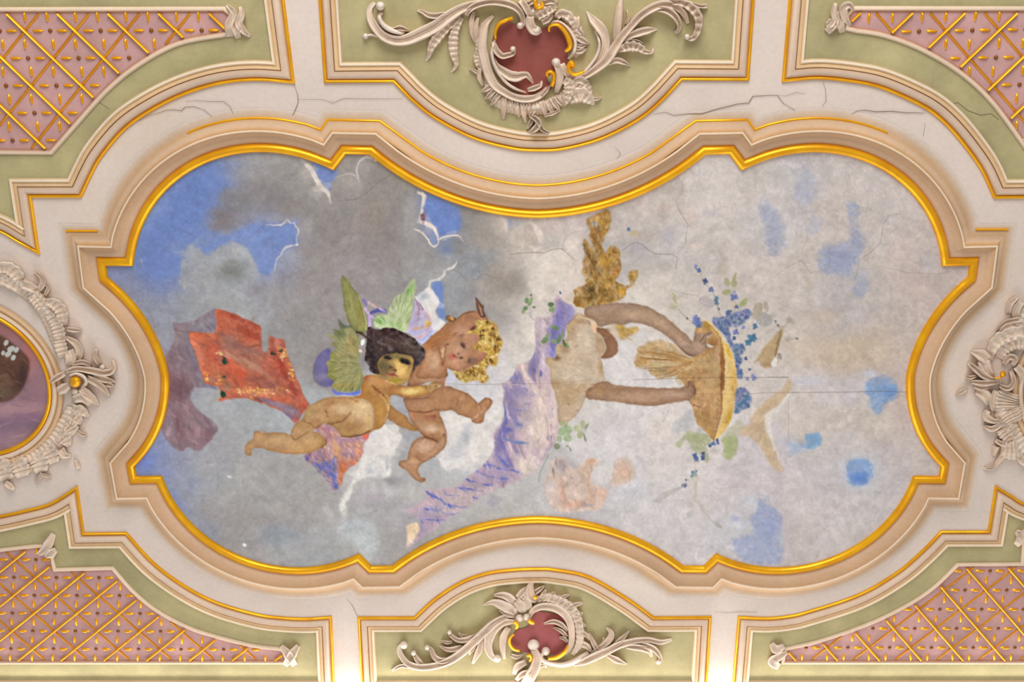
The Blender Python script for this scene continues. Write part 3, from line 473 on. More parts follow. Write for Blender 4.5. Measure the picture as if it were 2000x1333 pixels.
    blobs(B, 6.67, [(1640, 400, 150, 150, (230, 194, 144), .9), (1740, 560, 60, 110, (222, 180, 122), .7), (1330, 370, 110, 80, (214, 172, 126), .6), (1400, 400, 70, 60, (226, 190, 146), .7), (1300, 520, 130, 60, (182, 136, 88), .8), (1480, 640, 160, 80, (176, 130, 82), .85), (1220, 330, 90, 40, (176, 122, 76), .7, -20), (1020, 400, 100, 80, (190, 144, 96), .6), (1050, 560, 90, 50, (184, 134, 92), .7), (900, 610, 80, 60, (182, 134, 84), .7), (950, 780, 90, 90, (206, 162, 112), .6), (560, 800, 170, 60, (208, 166, 116), .7), (880, 860, 160, 60, (204, 160, 106), .6), (300, 740, 40, 40, (204, 152, 104), .6), (700, 950, 200, 20, (214, 150, 90), .5), (160, 920, 30, 50, (182, 132, 78), .6)], r)
    for p, w, c in ((((1170, 400), (1180, 470), (1200, 500)), [2, 3, 1.5], (160, 108, 66)), (((1190, 595), (1300, 582), (1420, 530), (1490, 440)), [3, 4, 3, 1.5], (150, 102, 60)), (((1500, 250), (1600, 300)), [2, 2], (176, 124, 76)), (((712, 740), (775, 800), (840, 760), (960, 690)), [2, 3, 2.4, 1.5], (158, 108, 62)), (((860, 545), (960, 580), (1010, 620)), [1.5, 3, 2], (160, 110, 66)), (((1000, 640), (1080, 620), (1160, 570)), [2, 3, 2], (166, 112, 74)), (((1000, 680), (1040, 760), (1020, 820)), [1, 2, 1], (176, 126, 78)), (((1380, 745), (1500, 757), (1640, 735), (1750, 680)), [2, 3.4, 3, 2], (122, 76, 50)), (((1170, 800), (1185, 850), (1110, 905)), [2, 3, 2], (150, 98, 58))):
        C.stroke(B(*p), w, c, .75, 1.6)
    r = C.fill(Fz((850, 265), (900, 205), (980, 190), (1085, 225), (1092, 246), (1005, 258), (1020, 292), (960, 335), (900, 355), (850, 340)), (194, 148, 94), 1, .8, ID)
    for p in (((900, 215), (1000, 212), (1080, 235)), ((960, 265), (990, 245)), ((880, 250), (900, 300)), ((1000, 300), (940, 340))):
        C.stroke(Fz(*p), 1.6, (132, 88, 54), .6, .9)
    C.stroke(Fz((830, 280), (870, 300), (860, 350)), 1.6, (160, 110, 56), .7)
    # face and hair
    r = C.fill(D((1080, 560), (1200, 440), (1450, 380), (1700, 400), (1790, 520), (1770, 640), (1700, 780), (1605, 900), (1500, 945), (1420, 930), (1330, 880), (1250, 830), (1120, 790), (1060, 700)), (168, 130, 76), 1, .7, ID)
    blobs(D, 8.33, [(1220, 620, 100, 110, (104, 86, 56), .9), (1230, 720, 80, 50, (138, 106, 66), .8), (1450, 470, 140, 50, (124, 110, 68), .85), (1620, 490, 80, 40, (134, 110, 72), .8), (1450, 590, 60, 60, (206, 170, 96), .8), (1550, 720, 120, 110, (232, 184, 108), .95), (1640, 700, 40, 110, (196, 150, 86), .6), (1430, 860, 80, 40, (184, 148, 48), .85), (1400, 915, 60, 20, (228, 186, 110), .7, 25), (1400, 720, 50, 30, (160, 128, 84), .7), (1330, 760, 50, 24, (196, 120, 96), .6), (1360, 540, 30, 60, (166, 142, 84), .6)], r)
    for x, y, rx, ry, a_, c in ((1310, 500, 62, 34, 10, (46, 38, 34)), (1600, 565, 86, 34, 22, (44, 36, 34)), (1580, 548, 50, 22, 20, (34, 30, 34)), (1440, 690, 30, 14, 30, (110, 76, 40)), (1370, 645, 26, 14, 30, (104, 84, 50)), (1420, 665, 36, 10, 30, (120, 90, 48))):
        (px, py), = D((x, y)); C.blob(px, py, rx / 8.33, ry / 8.33, c, .9, a_, r)
    C.stroke(D((1290, 735), (1350, 770), (1400, 762), (1480, 795)), [2, 3, 3, 2], (150, 78, 56), .9, 1)
    C.stroke(D((1310, 780), (1380, 795), (1450, 815)), [1, 3, 1.5], (196, 118, 88), .8, 1)
    C.stroke(D((1520, 515), (1600, 520), (1680, 560)), [1, 2, 1.5], (70, 52, 40), .7, 1)
    blobs(D, 8.33, [(1290, 640, 70, 90, (116, 98, 64), .6), (1390, 590, 36, 50, (150, 124, 70), .6), (1480, 640, 36, 60, (232, 190, 116), .75, 15), (1400, 690, 44, 16, (110, 80, 46), .7, 20), (1350, 650, 16, 14, (84, 62, 40), .8), (1445, 692, 18, 12, (92, 64, 40), .8), (1560, 640, 70, 30, (206, 164, 92), .6, 20), (1600, 820, 60, 70, (206, 158, 84), .6), (1340, 830, 40, 30, (196, 156, 84), .6), (1500, 900, 90, 26, (216, 170, 84), .6, -15), (1660, 620, 24, 60, (150, 112, 66), .5), (1260, 760, 50, 40, (150, 112, 76), .6)], r)
    for x, y, rx, ry, a_, c, al in ((1600, 570, 70, 24, 20, (30, 24, 26), .95), (1325, 508, 50, 26, 8, (34, 28, 28), .95), (1585, 562, 10, 8, 0, (200, 190, 170), .7), (1330, 503, 8, 7, 0, (170, 160, 140), .6), (1590, 525, 80, 12, 14, (90, 66, 44), .7), (1310, 462, 70, 12, -4, (80, 62, 46), .7)):
        (px, py), = D((x, y)); C.blob(px, py, rx / 8.33, ry / 8.33, c, al, a_, r)
    ID = PID['cherub_hair']
    r = C.fill(D((980, -10), (1080, 10), (1160, 40), (1250, 10), (1400, 10), (1500, 50), (1600, 100), (1720, 170), (1800, 250), (1880, 330), (1917, 390), (1905, 500), (1890, 600), (1830, 680), (1770, 760), (1720, 850), (1665, 862), (1690, 760), (1722, 640), (1745, 540), (1700, 470), (1600, 462), (1480, 430), (1400, 428), (1330, 440), (1240, 455), (1160, 520), (1148, 650), (1185, 755), (1100, 745), (1020, 712), (985, 600), (930, 540), (950, 380), (960, 250), (970, 120)), (68, 48, 42), 1, 2.0, ID, .1, True, None, .22)
    blobs(D, 8.33, [(1060, 400, 100, 260, (44, 30, 30), .85), (1400, 260, 180, 70, (98, 78, 72), .6), (1600, 330, 150, 80, (92, 72, 66), .6, 30), (1850, 560, 50, 130, (112, 92, 86), .8), (1780, 420, 90, 110, (100, 78, 68), .6, 30), (1600, 250, 140, 50, (104, 82, 74), .55, 30), (1250, 440, 110, 50, (72, 56, 58), .7), (1740, 700, 40, 120, (84, 68, 70), .6, 15), (1880, 370, 30, 40, (50, 34, 30), .7)], r)
    for q in range(26):
        t = q / 25.
        C.stroke(D((1080 + 250 * t, 120 - 60 * t), (1300 + 260 * t, 200 + 30 * t), (1500 + 220 * t, 330 + 120 * t), (1700 + 150 * t, 480 + 260 * t)) if q % 2 else D((1050 + 60 * t, 150), (1080 + 120 * t, 360), (1100 + 160 * t, 560)), [1, 1.6, 1.4, 1], ((112, 90, 84), (46, 32, 30), (90, 68, 62))[q % 3], .35, 1, r)
    C.blob(708, 669, 3.4, 7, (224, 220, 206), 1, 15, None, 1, PID['left_wing']); C.blob(703, 686, 4.4, 3.2, (226, 192, 168), 1, 0, None, 1, PID['left_wing'])
    C.stroke(D((800, 60), (900, 110), (970, 160)), [2, 5, 4], (74, 46, 34), .9, 1)
    # ---- second cherub (little faun)
    ID = PID['faun_cherub']; S2 = (188, 138, 98)
    r = C.fill(Fz((720, -40), (1112, -40), (1102, 230), (1180, 268), (1300, 318), (1420, 370), (1520, 450), (1592, 512, 1), (1640, 470), (1690, 430), (1760, 440), (1792, 485), (1760, 560), (1690, 650), (1652, 760), (1590, 802), (1500, 772), (1480, 730), (1400, 700), (1310, 670), (1205, 600), (1130, 612), (1040, 622), (1042, 680), (1092, 800), (1130, 950), (1122, 1100), (1040, 1200), (1000, 1100), (880, 1010), (790, 975), (720, 905), (640, 800), (600, 700), (570, 610), (540, 560), (505, 440), (620, 430), (800, 420), (900, 340), (1060, 240), (900, 190), (700, 240), (560, 240)), (182, 130, 90), 1, .7, ID, .06, True, ((140, 90, 58), 4, .8))
    blobs(Fz, 7.4, [(900, 100, 150, 120, (206, 164, 130), .8), (1000, 60, 60, 130, (196, 140, 110), .6), (1090, 90, 24, 150, (206, 130, 104), .7), (1100, 400, 200, 90, (184, 134, 92), .7), (1400, 560, 140, 90, (182, 132, 88), .7), (700, 530, 130, 60, (190, 138, 102), .7), (900, 870, 140, 60, (214, 176, 146), .85), (780, 800, 110, 60, (196, 146, 110), .6), (880, 700, 110, 50, (176, 112, 82), .8), (650, 680, 60, 60, (196, 126, 88), .6), (1080, 950, 40, 120, (210, 166, 130), .6), (1650, 600, 50, 70, (206, 150, 112), .6, -30), (1560, 740, 60, 40, (190, 128, 92), .6), (800, 420, 150, 26, (150, 100, 62), .7)], r)
    for p, w, c in ((((580, 610), (700, 632), (830, 632), (920, 615), (1030, 600)), [2, 3, 3, 2], (140, 84, 58)), (((1240, 400), (1290, 480), (1270, 540)), [1, 2.4, 1], (156, 102, 70)), (((900, 700), (960, 690), (930, 760)), [2, 3, 1], (150, 80, 60)), (((1490, 740), (1560, 690), (1620, 620)), [1, 2, 2], (226, 180, 150)), (((590, 620), (640, 720), (660, 760)), [1, 2, 1], (214, 160, 126)), (((1600, 520), (1640, 570), (1600, 650)), [2, 2, 1], (150, 96, 66)), (((790, 975), (900, 1010), (970, 1050)), [2, 3, 1], (146, 92, 62))):
        C.stroke(Fz(*p), w, c, .75, 1.4, r)
    r = C.fill(T((1370, 230), (1440, 180), (1520, 160), (1640, 185), (1720, 200), (1780, 110), (1815, 180), (1808, 260), (1760, 320), (1640, 420), (1510, 500), (1448, 560), (1452, 620), (1480, 680), (1540, 698), (1547, 730), (1480, 742), (1400, 712), (1340, 650), (1280, 590), (1205, 545), (1195, 490), (1250, 460), (1300, 440), (1330, 340)), (190, 142, 106), 1, .7, ID, .06, True, ((140, 92, 58), 3.4, .8))
    blobs(T, 6.67, [(1520, 280, 110, 80, (210, 166, 136), .85), (1440, 420, 60, 50, (176, 124, 86), .7), (1400, 480, 70, 30, (206, 160, 122), .6), (1380, 600, 60, 50, (186, 136, 92), .6), (1750, 240, 40, 80, (196, 150, 116), .5)], r)
    C.stroke(T((1520, 160), (1640, 190), (1700, 230)), [2, 3, 1.5], (136, 84, 58), .8, 1.2)
    C.stroke(T((1420, 400), (1450, 450), (1500, 470)), [1, 2, 1], (150, 98, 66), .7, 1.4)
    r = C.fill(E((380, 880), (480, 775), (640, 640), (760, 530), (900, 460), (960, 420), (1040, 360), (1150, 320), (1280, 310), (1380, 360), (1440, 450), (1480, 700), (1450, 1000), (1350, 1130), (1150, 1225), (1000, 1285), (880, 1285), (800, 1255), (745, 1245, 1), (755, 1400), (290, 1400), (340, 1200), (400, 1080), (420, 980)), (184, 130, 92), 1, .7, ID, .06, True, ((142, 90, 54), 4, .7))
    blobs(E, 8.33, [(940, 950, 190, 150, (200, 150, 118), .85), (950, 1150, 150, 90, (206, 150, 114), .75), (1000, 640, 120, 90, (204, 150, 120), .8), (700, 750, 190, 90, (176, 114, 74), .7, -40), (560, 870, 110, 80, (170, 108, 68), .7), (560, 1150, 130, 180, (206, 162, 128), .75), (800, 560, 130, 60, (170, 116, 78), .7, -30), (1150, 420, 150, 60, (166, 112, 78), .6), (1170, 760, 90, 80, (190, 140, 110), .6), (1200, 1130, 110, 60, (150, 108, 84), .8), (1300, 880, 50, 90, (204, 140, 100), .5), (720, 1180, 40, 80, (196, 120, 96), .6), (860, 1060, 56, 50, (196, 106, 88), .8), (700, 1000, 30, 90, (222, 190, 150), .6)], r)
    for x, y, rx, ry, a_, c in ((1035, 870, 34, 60, -35, (96, 64, 60)), (1200, 590, 54, 26, -35, (108, 70, 44)), (968, 1005, 18, 16, 0, (116, 72, 56)), (1000, 1075, 20, 18, 0, (96, 56, 46)), (1000, 720, 60, 30, -30, (150, 106, 86)), (1140, 1120, 26, 36, 0, (120, 90, 76)), (890, 1040, 30, 14, 45, (150, 70, 62)), (780, 860, 30, 14, -20, (150, 92, 62))):
        (px, py), = E((x, y)); C.blob(px, py, rx / 8.33, ry / 8.33, c, .85, a_, r)
    for p, w, c in ((((640, 900), (660, 1000), (690, 1110), (700, 1200)), [1.5, 3, 3, 2], (148, 92, 62)), (((740, 860), (840, 790), (980, 740)), [1, 2, 1.5], (206, 150, 120)), (((740, 880), (745, 1000), (720, 1200)), [1.5, 2.5, 2], (156, 96, 66)), (((840, 780), (900, 700), (960, 660)), [1, 2, 1], (156, 100, 70)), (((960, 430), (1060, 360), (1200, 322)), [1.5, 2, 2], (120, 78, 50)), (((900, 1020), (940, 1060), (930, 1100)), [1, 2, 1], (160, 90, 74)), (((1190, 860), (1220, 920), (1200, 800)), [1, 2, 1], (216, 164, 140))):
        C.stroke(E(*p), w, c, .7, 1.3, r)
    # fawn wreath of leaves for hair
    ID = PID['yellow_wreath']
    r = C.fill(E((1240, 480), (1330, 460), (1420, 470), (1500, 490), (1570, 550), (1610, 640), (1640, 740), (1695, 830), (1645, 960), (1605, 1060), (1595, 1180), (1540, 1205), (1480, 1180), (1425, 1240), (1410, 1332), (1450, 1400), (1380, 1500), (1250, 1450), (1100, 1480), (960, 1420), (870, 1290), (1000, 1300), (1150, 1240), (1290, 1160), (1400, 1080), (1430, 1000), (1280, 960), (1200, 900), (1240, 830), (1310, 740), (1200, 670), (1080, 690), (1130, 640), (1260, 600)), (200, 158, 76), 1, 1, ID, .1)
    blobs(E, 8.33, [(1380, 850, 80, 150, (226, 192, 112), .8), (1450, 700, 110, 100, (222, 186, 104), .7), (1540, 580, 70, 70, (196, 140, 62), .7), (1320, 500, 80, 30, (226, 190, 120), .7), (1600, 850, 60, 120, (190, 150, 66), .7), (1330, 740, 50, 50, (150, 120, 56), .7), (1500, 1100, 60, 70, (210, 160, 66), .7), (1280, 870, 60, 70, (206, 146, 90), .6), (1150, 1290, 160, 50, (138, 90, 44), .85), (1250, 1200, 60, 60, (150, 96, 46), .7), (1410, 1180, 20, 60, (110, 70, 36), .7), (1000, 1350, 110, 40, (150, 104, 46), .7)], r)
    C.dabs(r, 420, 6.5, 3.4, 60, [(236, 204, 126), (222, 182, 92), (150, 106, 44), (196, 146, 60), (112, 74, 34), (240, 212, 150), (186, 160, 76)], .6, 60)
    for x, y, rx, ry in ((1370, 630, 26, 20), (1520, 610, 30, 22), (1320, 720, 24, 30), (1560, 900, 18, 30), (1480, 1110, 22, 30), (1420, 500, 26, 36), (1600, 770, 18, 26)):
        (px, py), = E((x, y)); C.blob(px, py, rx / 8.33, ry / 8.33, (96, 66, 30), .8, 0, r)
    ID = PID['faun_horn']
    C.fill(E((1240, 85, 1), (1300, 160), (1362, 230), (1368, 310), (1400, 400), (1340, 420), (1275, 300), (1240, 200)), (132, 92, 68), 1, .7, ID, .05, True, ((90, 58, 44), 2, .8))
    C.stroke(E((1300, 210), (1330, 300), (1350, 380)), [1, 3, 3], (206, 152, 120), .8, 1)
    C.fill(E((745, 430, 1), (790, 380), (850, 410), (925, 445), (880, 492), (810, 492)), (166, 116, 66), 1, .7, ID, .05, True, ((100, 62, 40), 2, .9))
    C.stroke(E((840, 410), (870, 460)), [3, 4], (218, 170, 90), .8, 1)
    # ---- violet drapery of the woman
    ID = PID['violet_drapery']
    dr = C.fill([(1089, 576), (1100, 588), (1118, 600), (1128, 617), (1112, 632), (1105, 645), (1100, 668), (1087, 677), (1085, 700), (1066, 702), (1074, 725), (1080, 752), (1086, 775), (1089, 800), (1090, 830), (1089, 850), (1083, 868), (1073, 880), (1060, 900), (1043, 922), (1015, 937), (991, 950), (945, 968), (912, 991), (888, 1006), (862, 1024), (827, 1050), (803, 1066), (794, 1072), (798, 1045), (812, 1030), (822, 1016), (800, 1003), (786, 998), (815, 986), (834, 972), (832, 957), (855, 955), (893, 950), (912, 934), (930, 920), (944, 908), (959, 889), (966, 870), (963, 848), (968, 838), (979, 827), (985, 805), (981, 788), (984, 764), (980, 749, 1), (994, 743), (1005, 727), (1011, 713), (1026, 709), (1041, 695), (1047, 677), (1045, 626), (1060, 620), (1074, 618), (1079, 604), (1083, 588)], (196, 172, 184), 1, .9, ID, .05)
    blobs(Z(0, 0, 1), 1, [(1105, 600, 16, 18, (150, 138, 182), .85, -30), (1095, 625, 14, 30, (136, 124, 176), .9), (1112, 625, 10, 16, (140, 130, 172), .8), (1082, 655, 14, 30, (140, 134, 184), .85), (1076, 690, 12, 14, (160, 148, 190), .8), (1053, 640, 7, 24, (206, 186, 192), .8), (1052, 690, 8, 40, (172, 152, 178), .7), (1040, 715, 12, 30, (150, 138, 172), .85, 20), (1020, 715, 12, 12, (212, 186, 184), .8), (1005, 738, 14, 16, (136, 128, 172), .9, -40), (1015, 765, 26, 18, (146, 134, 176), .85), (1000, 800, 18, 34, (142, 128, 168), .85), (1025, 790, 18, 24, (184, 166, 180), .8), (1030, 815, 16, 16, (172, 156, 168), .8), (1060, 770, 22, 36, (226, 200, 192), .8), (1060, 830, 26, 36, (226, 204, 192), .9), (1040, 850, 20, 30, (222, 200, 190), .8), (1082, 800, 8, 50, (230, 204, 194), .8), (982, 850, 14, 24, (132, 122, 172), .95, 20), (975, 875, 10, 22, (140, 128, 176), .9, 20), (1000, 860, 12, 26, (176, 152, 172), .8, -20), (1005, 905, 16, 30, (186, 166, 184), .7, -35), (1030, 910, 24, 22, (228, 208, 196), .9), (985, 905, 12, 22, (140, 130, 180), .8, -40), (960, 925, 34, 20, (172, 154, 180), .85, -25), (920, 955, 44, 20, (176, 156, 172), .85, -28), (880, 985, 40, 18, (196, 176, 176), .8, -30), (845, 1005, 34, 18, (168, 154, 182), .8, -20), (830, 1030, 24, 18, (176, 156, 176), .8, -40), (980, 942, 30, 10, (168, 148, 176), .7, -25), (985, 780, 8, 24, (158, 138, 170), .8)], dr)
    for p, w in ((((540, 400), (590, 428), (640, 438)), 4.4), (((490, 480), (590, 500), (700, 518)), 4.6), (((370, 520), (410, 545), (500, 545)), 3.4), (((225, 515), (290, 560), (350, 580)), 6), (((350, 580), (410, 630), (560, 642)), 4.4), (((220, 660), (290, 672), (350, 670)), 5), (((360, 690), (420, 702), (490, 690)), 4.4), (((625, 335), (690, 370), (810, 405)), 4), (((840, 412), (900, 405)), 5), (((690, 450), (740, 458), (795, 462)), 4), (((815, 318), (850, 330), (895, 338)), 5), (((925, 330), (995, 352)), 5), (((705, 300), (750, 290), (800, 302)), 4), (((610, 560), (650, 575)), 4), (((220, 745), (300, 755), (390, 748)), 3), (((830, 220), (860, 260), (905, 300)), 3.4), (((70, 720), (140, 735), (200, 770)), 5)):
        C.stroke(J(*p), [w * .7, w, w * .5], (108, 114, 190), .85, 1.3, dr)
    for p, w, c in ((((385, 640), (390, 740), (395, 850)), [7, 8, 7], (112, 112, 184)), (((360, 940), (460, 930)), 8, (110, 112, 190)), (((400, 1060), (480, 1080), (560, 1100), (670, 1110)), [6, 5, 6, 3], (120, 136, 190)), (((490, 675), (560, 680), (640, 680)), 3.4, (126, 132, 184)), (((755, 480), (830, 475)), 7, (120, 130, 178)), (((520, 840), (590, 880)), 6, (120, 132, 186)), (((390, 560), (420, 760), (500, 860), (520, 1000)), [3, 5, 5, 4], (196, 184, 202)), (((640, 230), (700, 310), (780, 420), (860, 540), (920, 640)), [3, 4, 4, 5, 4], (226, 200, 192)), (((820, 250), (830, 350), (830, 450)), 2, (176, 140, 165)), (((700, 330), (800, 440), (900, 600)), 2, (166, 140, 160)), (((900, 730), (930, 900), (935, 1080)), [3, 4, 2.4], (176, 146, 168)), (((970, 860), (975, 1000), (960, 1100)), 2, (176, 150, 165)), (((930, 1000), (930, 1050)), 5, (86, 88, 130)), (((400, 340), (520, 350), (660, 380), (760, 440)), [2, 3, 4, 2], (206, 186, 196)), (((420, 1100), (480, 1200), (560, 1300)), [5, 6, 4], (206, 186, 192)), (((560, 1130), (600, 1240), (640, 1300)), 3, (166, 146, 172)), (((330, 940), (360, 1080), (400, 1200)), [4, 4, 3], (206, 192, 206)), (((600, 700), (640, 760)), 6, (196, 176, 172)), (((640, 600), (720, 580)), 2.4, (150, 140, 170)), (((1000, 660), (960, 720)), 2, (160, 150, 180)), (((840, 160), (835, 230)), 5, (118, 112, 170)), (((740, 210), (750, 280)), 4, (196, 140, 120))):
        C.stroke(I(*p), w, c, .75, 1.4, dr)
    C.dabs(dr, 200, 14, 2, 70, [(226, 206, 204), (150, 140, 185), (206, 180, 190), (170, 150, 178), (232, 212, 200)], .22, 30)
    for p_, w_, c_, a_ in ((((1020, 712), (1030, 740), (1050, 770), (1062, 800), (1066, 850), (1058, 890)), [6, 12, 16, 18, 16, 8], (232, 208, 198), .6), (((1043, 690), (1040, 720), (1044, 750)), [6, 10, 6], (140, 126, 170), .6), (((990, 760), (1000, 790), (1004, 830), (1000, 860), (1012, 890)), [8, 14, 14, 12, 6], (150, 136, 178), .55), (((985, 830), (980, 860), (990, 890), (1000, 910)), [10, 14, 10, 5], (122, 112, 172), .6), (((1022, 800), (1030, 840), (1028, 880)), [8, 10, 6], (196, 176, 186), .5), (((930, 925), (960, 925), (1000, 920)), [8, 14, 8], (176, 152, 186), .5), (((870, 965), (920, 965), (970, 950)), [8, 14, 8], (206, 184, 182), .5), (((840, 1000), (880, 1000), (920, 980)), [8, 14, 8], (196, 176, 180), .5), (((1092, 610), (1084, 650), (1080, 690)), [10, 14, 10], (128, 118, 176), .5), (((1062, 630), (1060, 680), (1062, 720)), [8, 8, 6], (214, 194, 202), .6)):
        C.stroke(p_, w_, c_, a_, 4, dr)
    C.fill(J((58, 800), (150, 778), (165, 830), (120, 910), (60, 972), (70, 880)), (234, 206, 176), 1, 1, ID)
    C.fill(J((700, 590), (760, 560), (860, 600), (800, 640), (720, 630)), (176, 168, 188), .5, 5)
    # ---- golden hair
    ID = PID['golden_hair']
    r = C.fill(K((430, 190), (520, 140), (620, 90), (740, 70), (762, 200), (735, 330), (690, 400), (655, 480), (640, 560), (700, 640), (720, 560), (760, 535), (850, 560), (875, 700), (900, 820), (862, 940), (800, 980), (860, 1030), (960, 1060), (1000, 1020), (978, 920), (1050, 845), (1120, 850), (1112, 920), (1062, 990), (1052, 1070), (965, 1110), (935, 1200), (860, 1232), (820, 1270), (700, 1300), (520, 1340), (400, 1345), (265, 1300), (300, 1180), (270, 1140), (330, 1080), (400, 1060), (430, 960), (390, 900), (390, 760), (425, 660), (400, 540), (402, 430), (462, 500), (535, 630), (520, 500), (480, 430), (480, 330), (440, 260)), (172, 128, 64), 1, 3.0, ID, .12, True, None, .3)
    blobs(K, 6.67, [(540, 170, 90, 50, (206, 158, 90), .7), (680, 230, 50, 110, (186, 140, 60), .8), (540, 250, 50, 24, (186, 186, 190), .9, 15), (560, 400, 70, 110, (146, 100, 50), .8), (440, 620, 40, 130, (110, 80, 40), .85, -20), (530, 740, 40, 100, (106, 78, 38), .85), (440, 800, 40, 110, (190, 150, 116), .75), (700, 720, 110, 110, (188, 138, 58), .8), (800, 640, 40, 90, (176, 126, 60), .7), (820, 880, 50, 60, (176, 112, 46), .8), (560, 920, 60, 90, (136, 100, 56), .8), (700, 1000, 80, 80, (186, 140, 62), .8), (500, 1150, 110, 110, (100, 76, 34), .9), (700, 1180, 110, 70, (136, 100, 44), .8), (890, 1130, 60, 60, (212, 156, 56), .9), (1060, 900, 50, 60, (206, 160, 86), .9), (330, 1140, 50, 60, (212, 172, 122), .8), (330, 1260, 60, 60, (122, 86, 44), .8), (520, 560, 24, 60, (222, 200, 172), .7, -25)], r)
    C.dabs(r, 420, 10, 3, 75, [(206, 160, 80), (120, 86, 40), (170, 120, 54), (222, 180, 104), (94, 70, 32), (196, 144, 56)], .34, 45)
    # ---- woman: torso and arms
    ID = PID['painted_person']
    r = C.fill([(1107, 638), (1119, 624), (1128, 612), (1140, 616), (1152, 628), (1158, 645), (1166, 656), (1168, 674), (1166, 695), (1174, 704), (1178, 725), (1181, 746), (1170, 757), (1152, 768), (1144, 775), (1141, 784), (1132, 802), (1117, 820), (1099, 827), (1090, 824), (1089, 790), (1083, 766), (1077, 752), (1074, 725), (1065, 701), (1084, 699), (1087, 677), (1100, 668), (1108, 653)], (204, 180, 154), 1, .9, ID, .05, True, ((168, 134, 104), 4, .6))
    blobs(H, 6.67, [(1250, 560, 110, 110, (184, 154, 128), .8), (1420, 700, 110, 160, (216, 194, 170), .8), (1250, 900, 130, 160, (208, 184, 156), .7), (1050, 930, 60, 40, (120, 84, 56), .6), (1000, 1040, 70, 70, (196, 170, 142), .7), (1300, 1150, 160, 110, (216, 196, 172), .7), (1620, 1050, 40, 90, (188, 152, 108), .7), (1150, 820, 60, 60, (170, 136, 106), .6), (1350, 450, 80, 40, (170, 132, 100), .7)], r)
    blobs(I, 6.67, [(1200, 480, 140, 160, (196, 162, 122), .85), (1200, 720, 110, 90, (202, 168, 140), .7), (1400, 400, 130, 80, (198, 162, 120), .6), (1200, 610, 16, 16, (130, 110, 80), .7), (1050, 340, 60, 60, (176, 140, 100), .6)], r)
    C.fill(H((1545, 520), (1650, 545), (1720, 550), (1800, 640), (1842, 760), (1838, 860), (1760, 920), (1620, 940, 1), (1680, 840), (1692, 760), (1640, 650), (1570, 590)), (158, 116, 86), 1, .9, ID, .06, True, ((120, 82, 58), 4, .5))
    C.fill(H((1700, 495), (1810, 500), (1845, 640), (1830, 720), (1790, 650), (1720, 570)), (206, 180, 154), .95, 1, ID)
    C.fill(H((1560, 590), (1640, 660), (1690, 760), (1670, 850), (1600, 930), (1565, 780)), (190, 158, 126), 1, 1, ID)
    C.fill(H((1500, 500), (1545, 470), (1575, 520), (1560, 600), (1510, 560)), (224, 184, 148), 1, .8, ID)
    C.fill(L((325, 320), (400, 310), (430, 355), (460, 370), (570, 355), (582, 405), (480, 470), (390, 512), (345, 430)), (186, 150, 84), .95, 1.6, PID['golden_hair'], .12)
    C.stroke(L((400, 480), (470, 500), (550, 545)), [2, 3, 1], (206, 176, 130), .7, 1.4)
    r = C.fill(L((-30, 130), (150, 92), (350, 75), (520, 80), (700, 120), (830, 190), (960, 290), (1080, 390), (1180, 480), (1235, 545, 1), (1262, 400), (1300, 372), (1340, 400), (1470, 420), (1400, 480), (1388, 540), (1400, 600), (1490, 620), (1385, 665), (1290, 705), (1200, 692), (1100, 635), (1040, 572), (960, 492), (860, 422), (740, 360), (600, 312), (500, 306), (420, 322), (250, 322), (130, 352), (60, 280), (-40, 230)), (172, 140, 114), 1, .8, ID, .05, True, ((142, 108, 82), 5, .8))
    blobs(L, 6.06, [(550, 220, 160, 60, (196, 160, 132), .8, 5), (850, 300, 130, 50, (194, 158, 130), .7, 38), (250, 230, 160, 60, (168, 132, 106), .6), (1120, 560, 90, 50, (196, 160, 134), .7, 40), (1290, 600, 80, 50, (190, 150, 122), .7), (1380, 430, 60, 30, (190, 150, 110), .5)], r)
    for p in (((1310, 540), (1370, 460), (1440, 425)), ((1350, 560), (1400, 500)), ((1240, 540), (1262, 470)), ((1380, 600), (1460, 625)), ((1060, 590), (1150, 670), (1260, 700), (1370, 665))):
        C.stroke(L(*p), [1, 2.4, 1.2], (124, 86, 58), .75, 1)
    C.stroke(H((1180, 500), (1260, 430), (1330, 370), (1440, 440), (1480, 500)), [1.5, 2, 1], (150, 112, 80), .6, 1.2)
    C.stroke(H((1330, 360), (1400, 410), (1520, 450), (1570, 520), (1640, 530)), [1.5, 2.4, 2, 1.5], (222, 186, 140), .8, 1)
    # ---- straw tray
    ID = PID['straw_tray']
    r = C.fill([(1358, 650), (1362, 636), (1378, 627), (1389, 633), (1404, 653), (1411, 672), (1413, 695), (1413, 745), (1411, 775), (1407, 815), (1400, 840), (1393, 863, 1), (1380, 846), (1362, 829), (1355, 806), (1349, 783), (1344, 770), (1338, 758), (1332, 742), (1330, 725), (1345, 702), (1370, 690), (1380, 682), (1395, 678), (1378, 668), (1392, 650), (1370, 650)], (192, 148, 98), 1, .8, ID, .1)
    blobs(L, 6.06, [(1400, 350, 70, 40, (176, 138, 60), .85, 40), (1460, 560, 70, 80, (160, 112, 62), .8), (1520, 760, 50, 160, (196, 158, 118), .7), (1568, 880, 18, 300, (150, 96, 42), .85), (1350, 1150, 110, 120, (206, 160, 112), .7), (1240, 1100, 30, 80, (120, 84, 54), .8), (1450, 1000, 60, 120, (202, 162, 110), .7)], r)
    blobs(M, 6.06, [(900, 700, 90, 130, (176, 134, 80), .7, -20), (1000, 450, 60, 160, (206, 164, 110), .6), (850, 560, 60, 60, (200, 152, 110), .6), (960, 900, 40, 60, (206, 160, 80), .6)], r)
    C.dabs(r, 230, 7, 2, 80, [(206, 166, 112), (168, 122, 68), (150, 106, 56), (216, 180, 130)], .35, 60)
    # hands lay over the tray: lower arm
    ID = PID['painted_person']
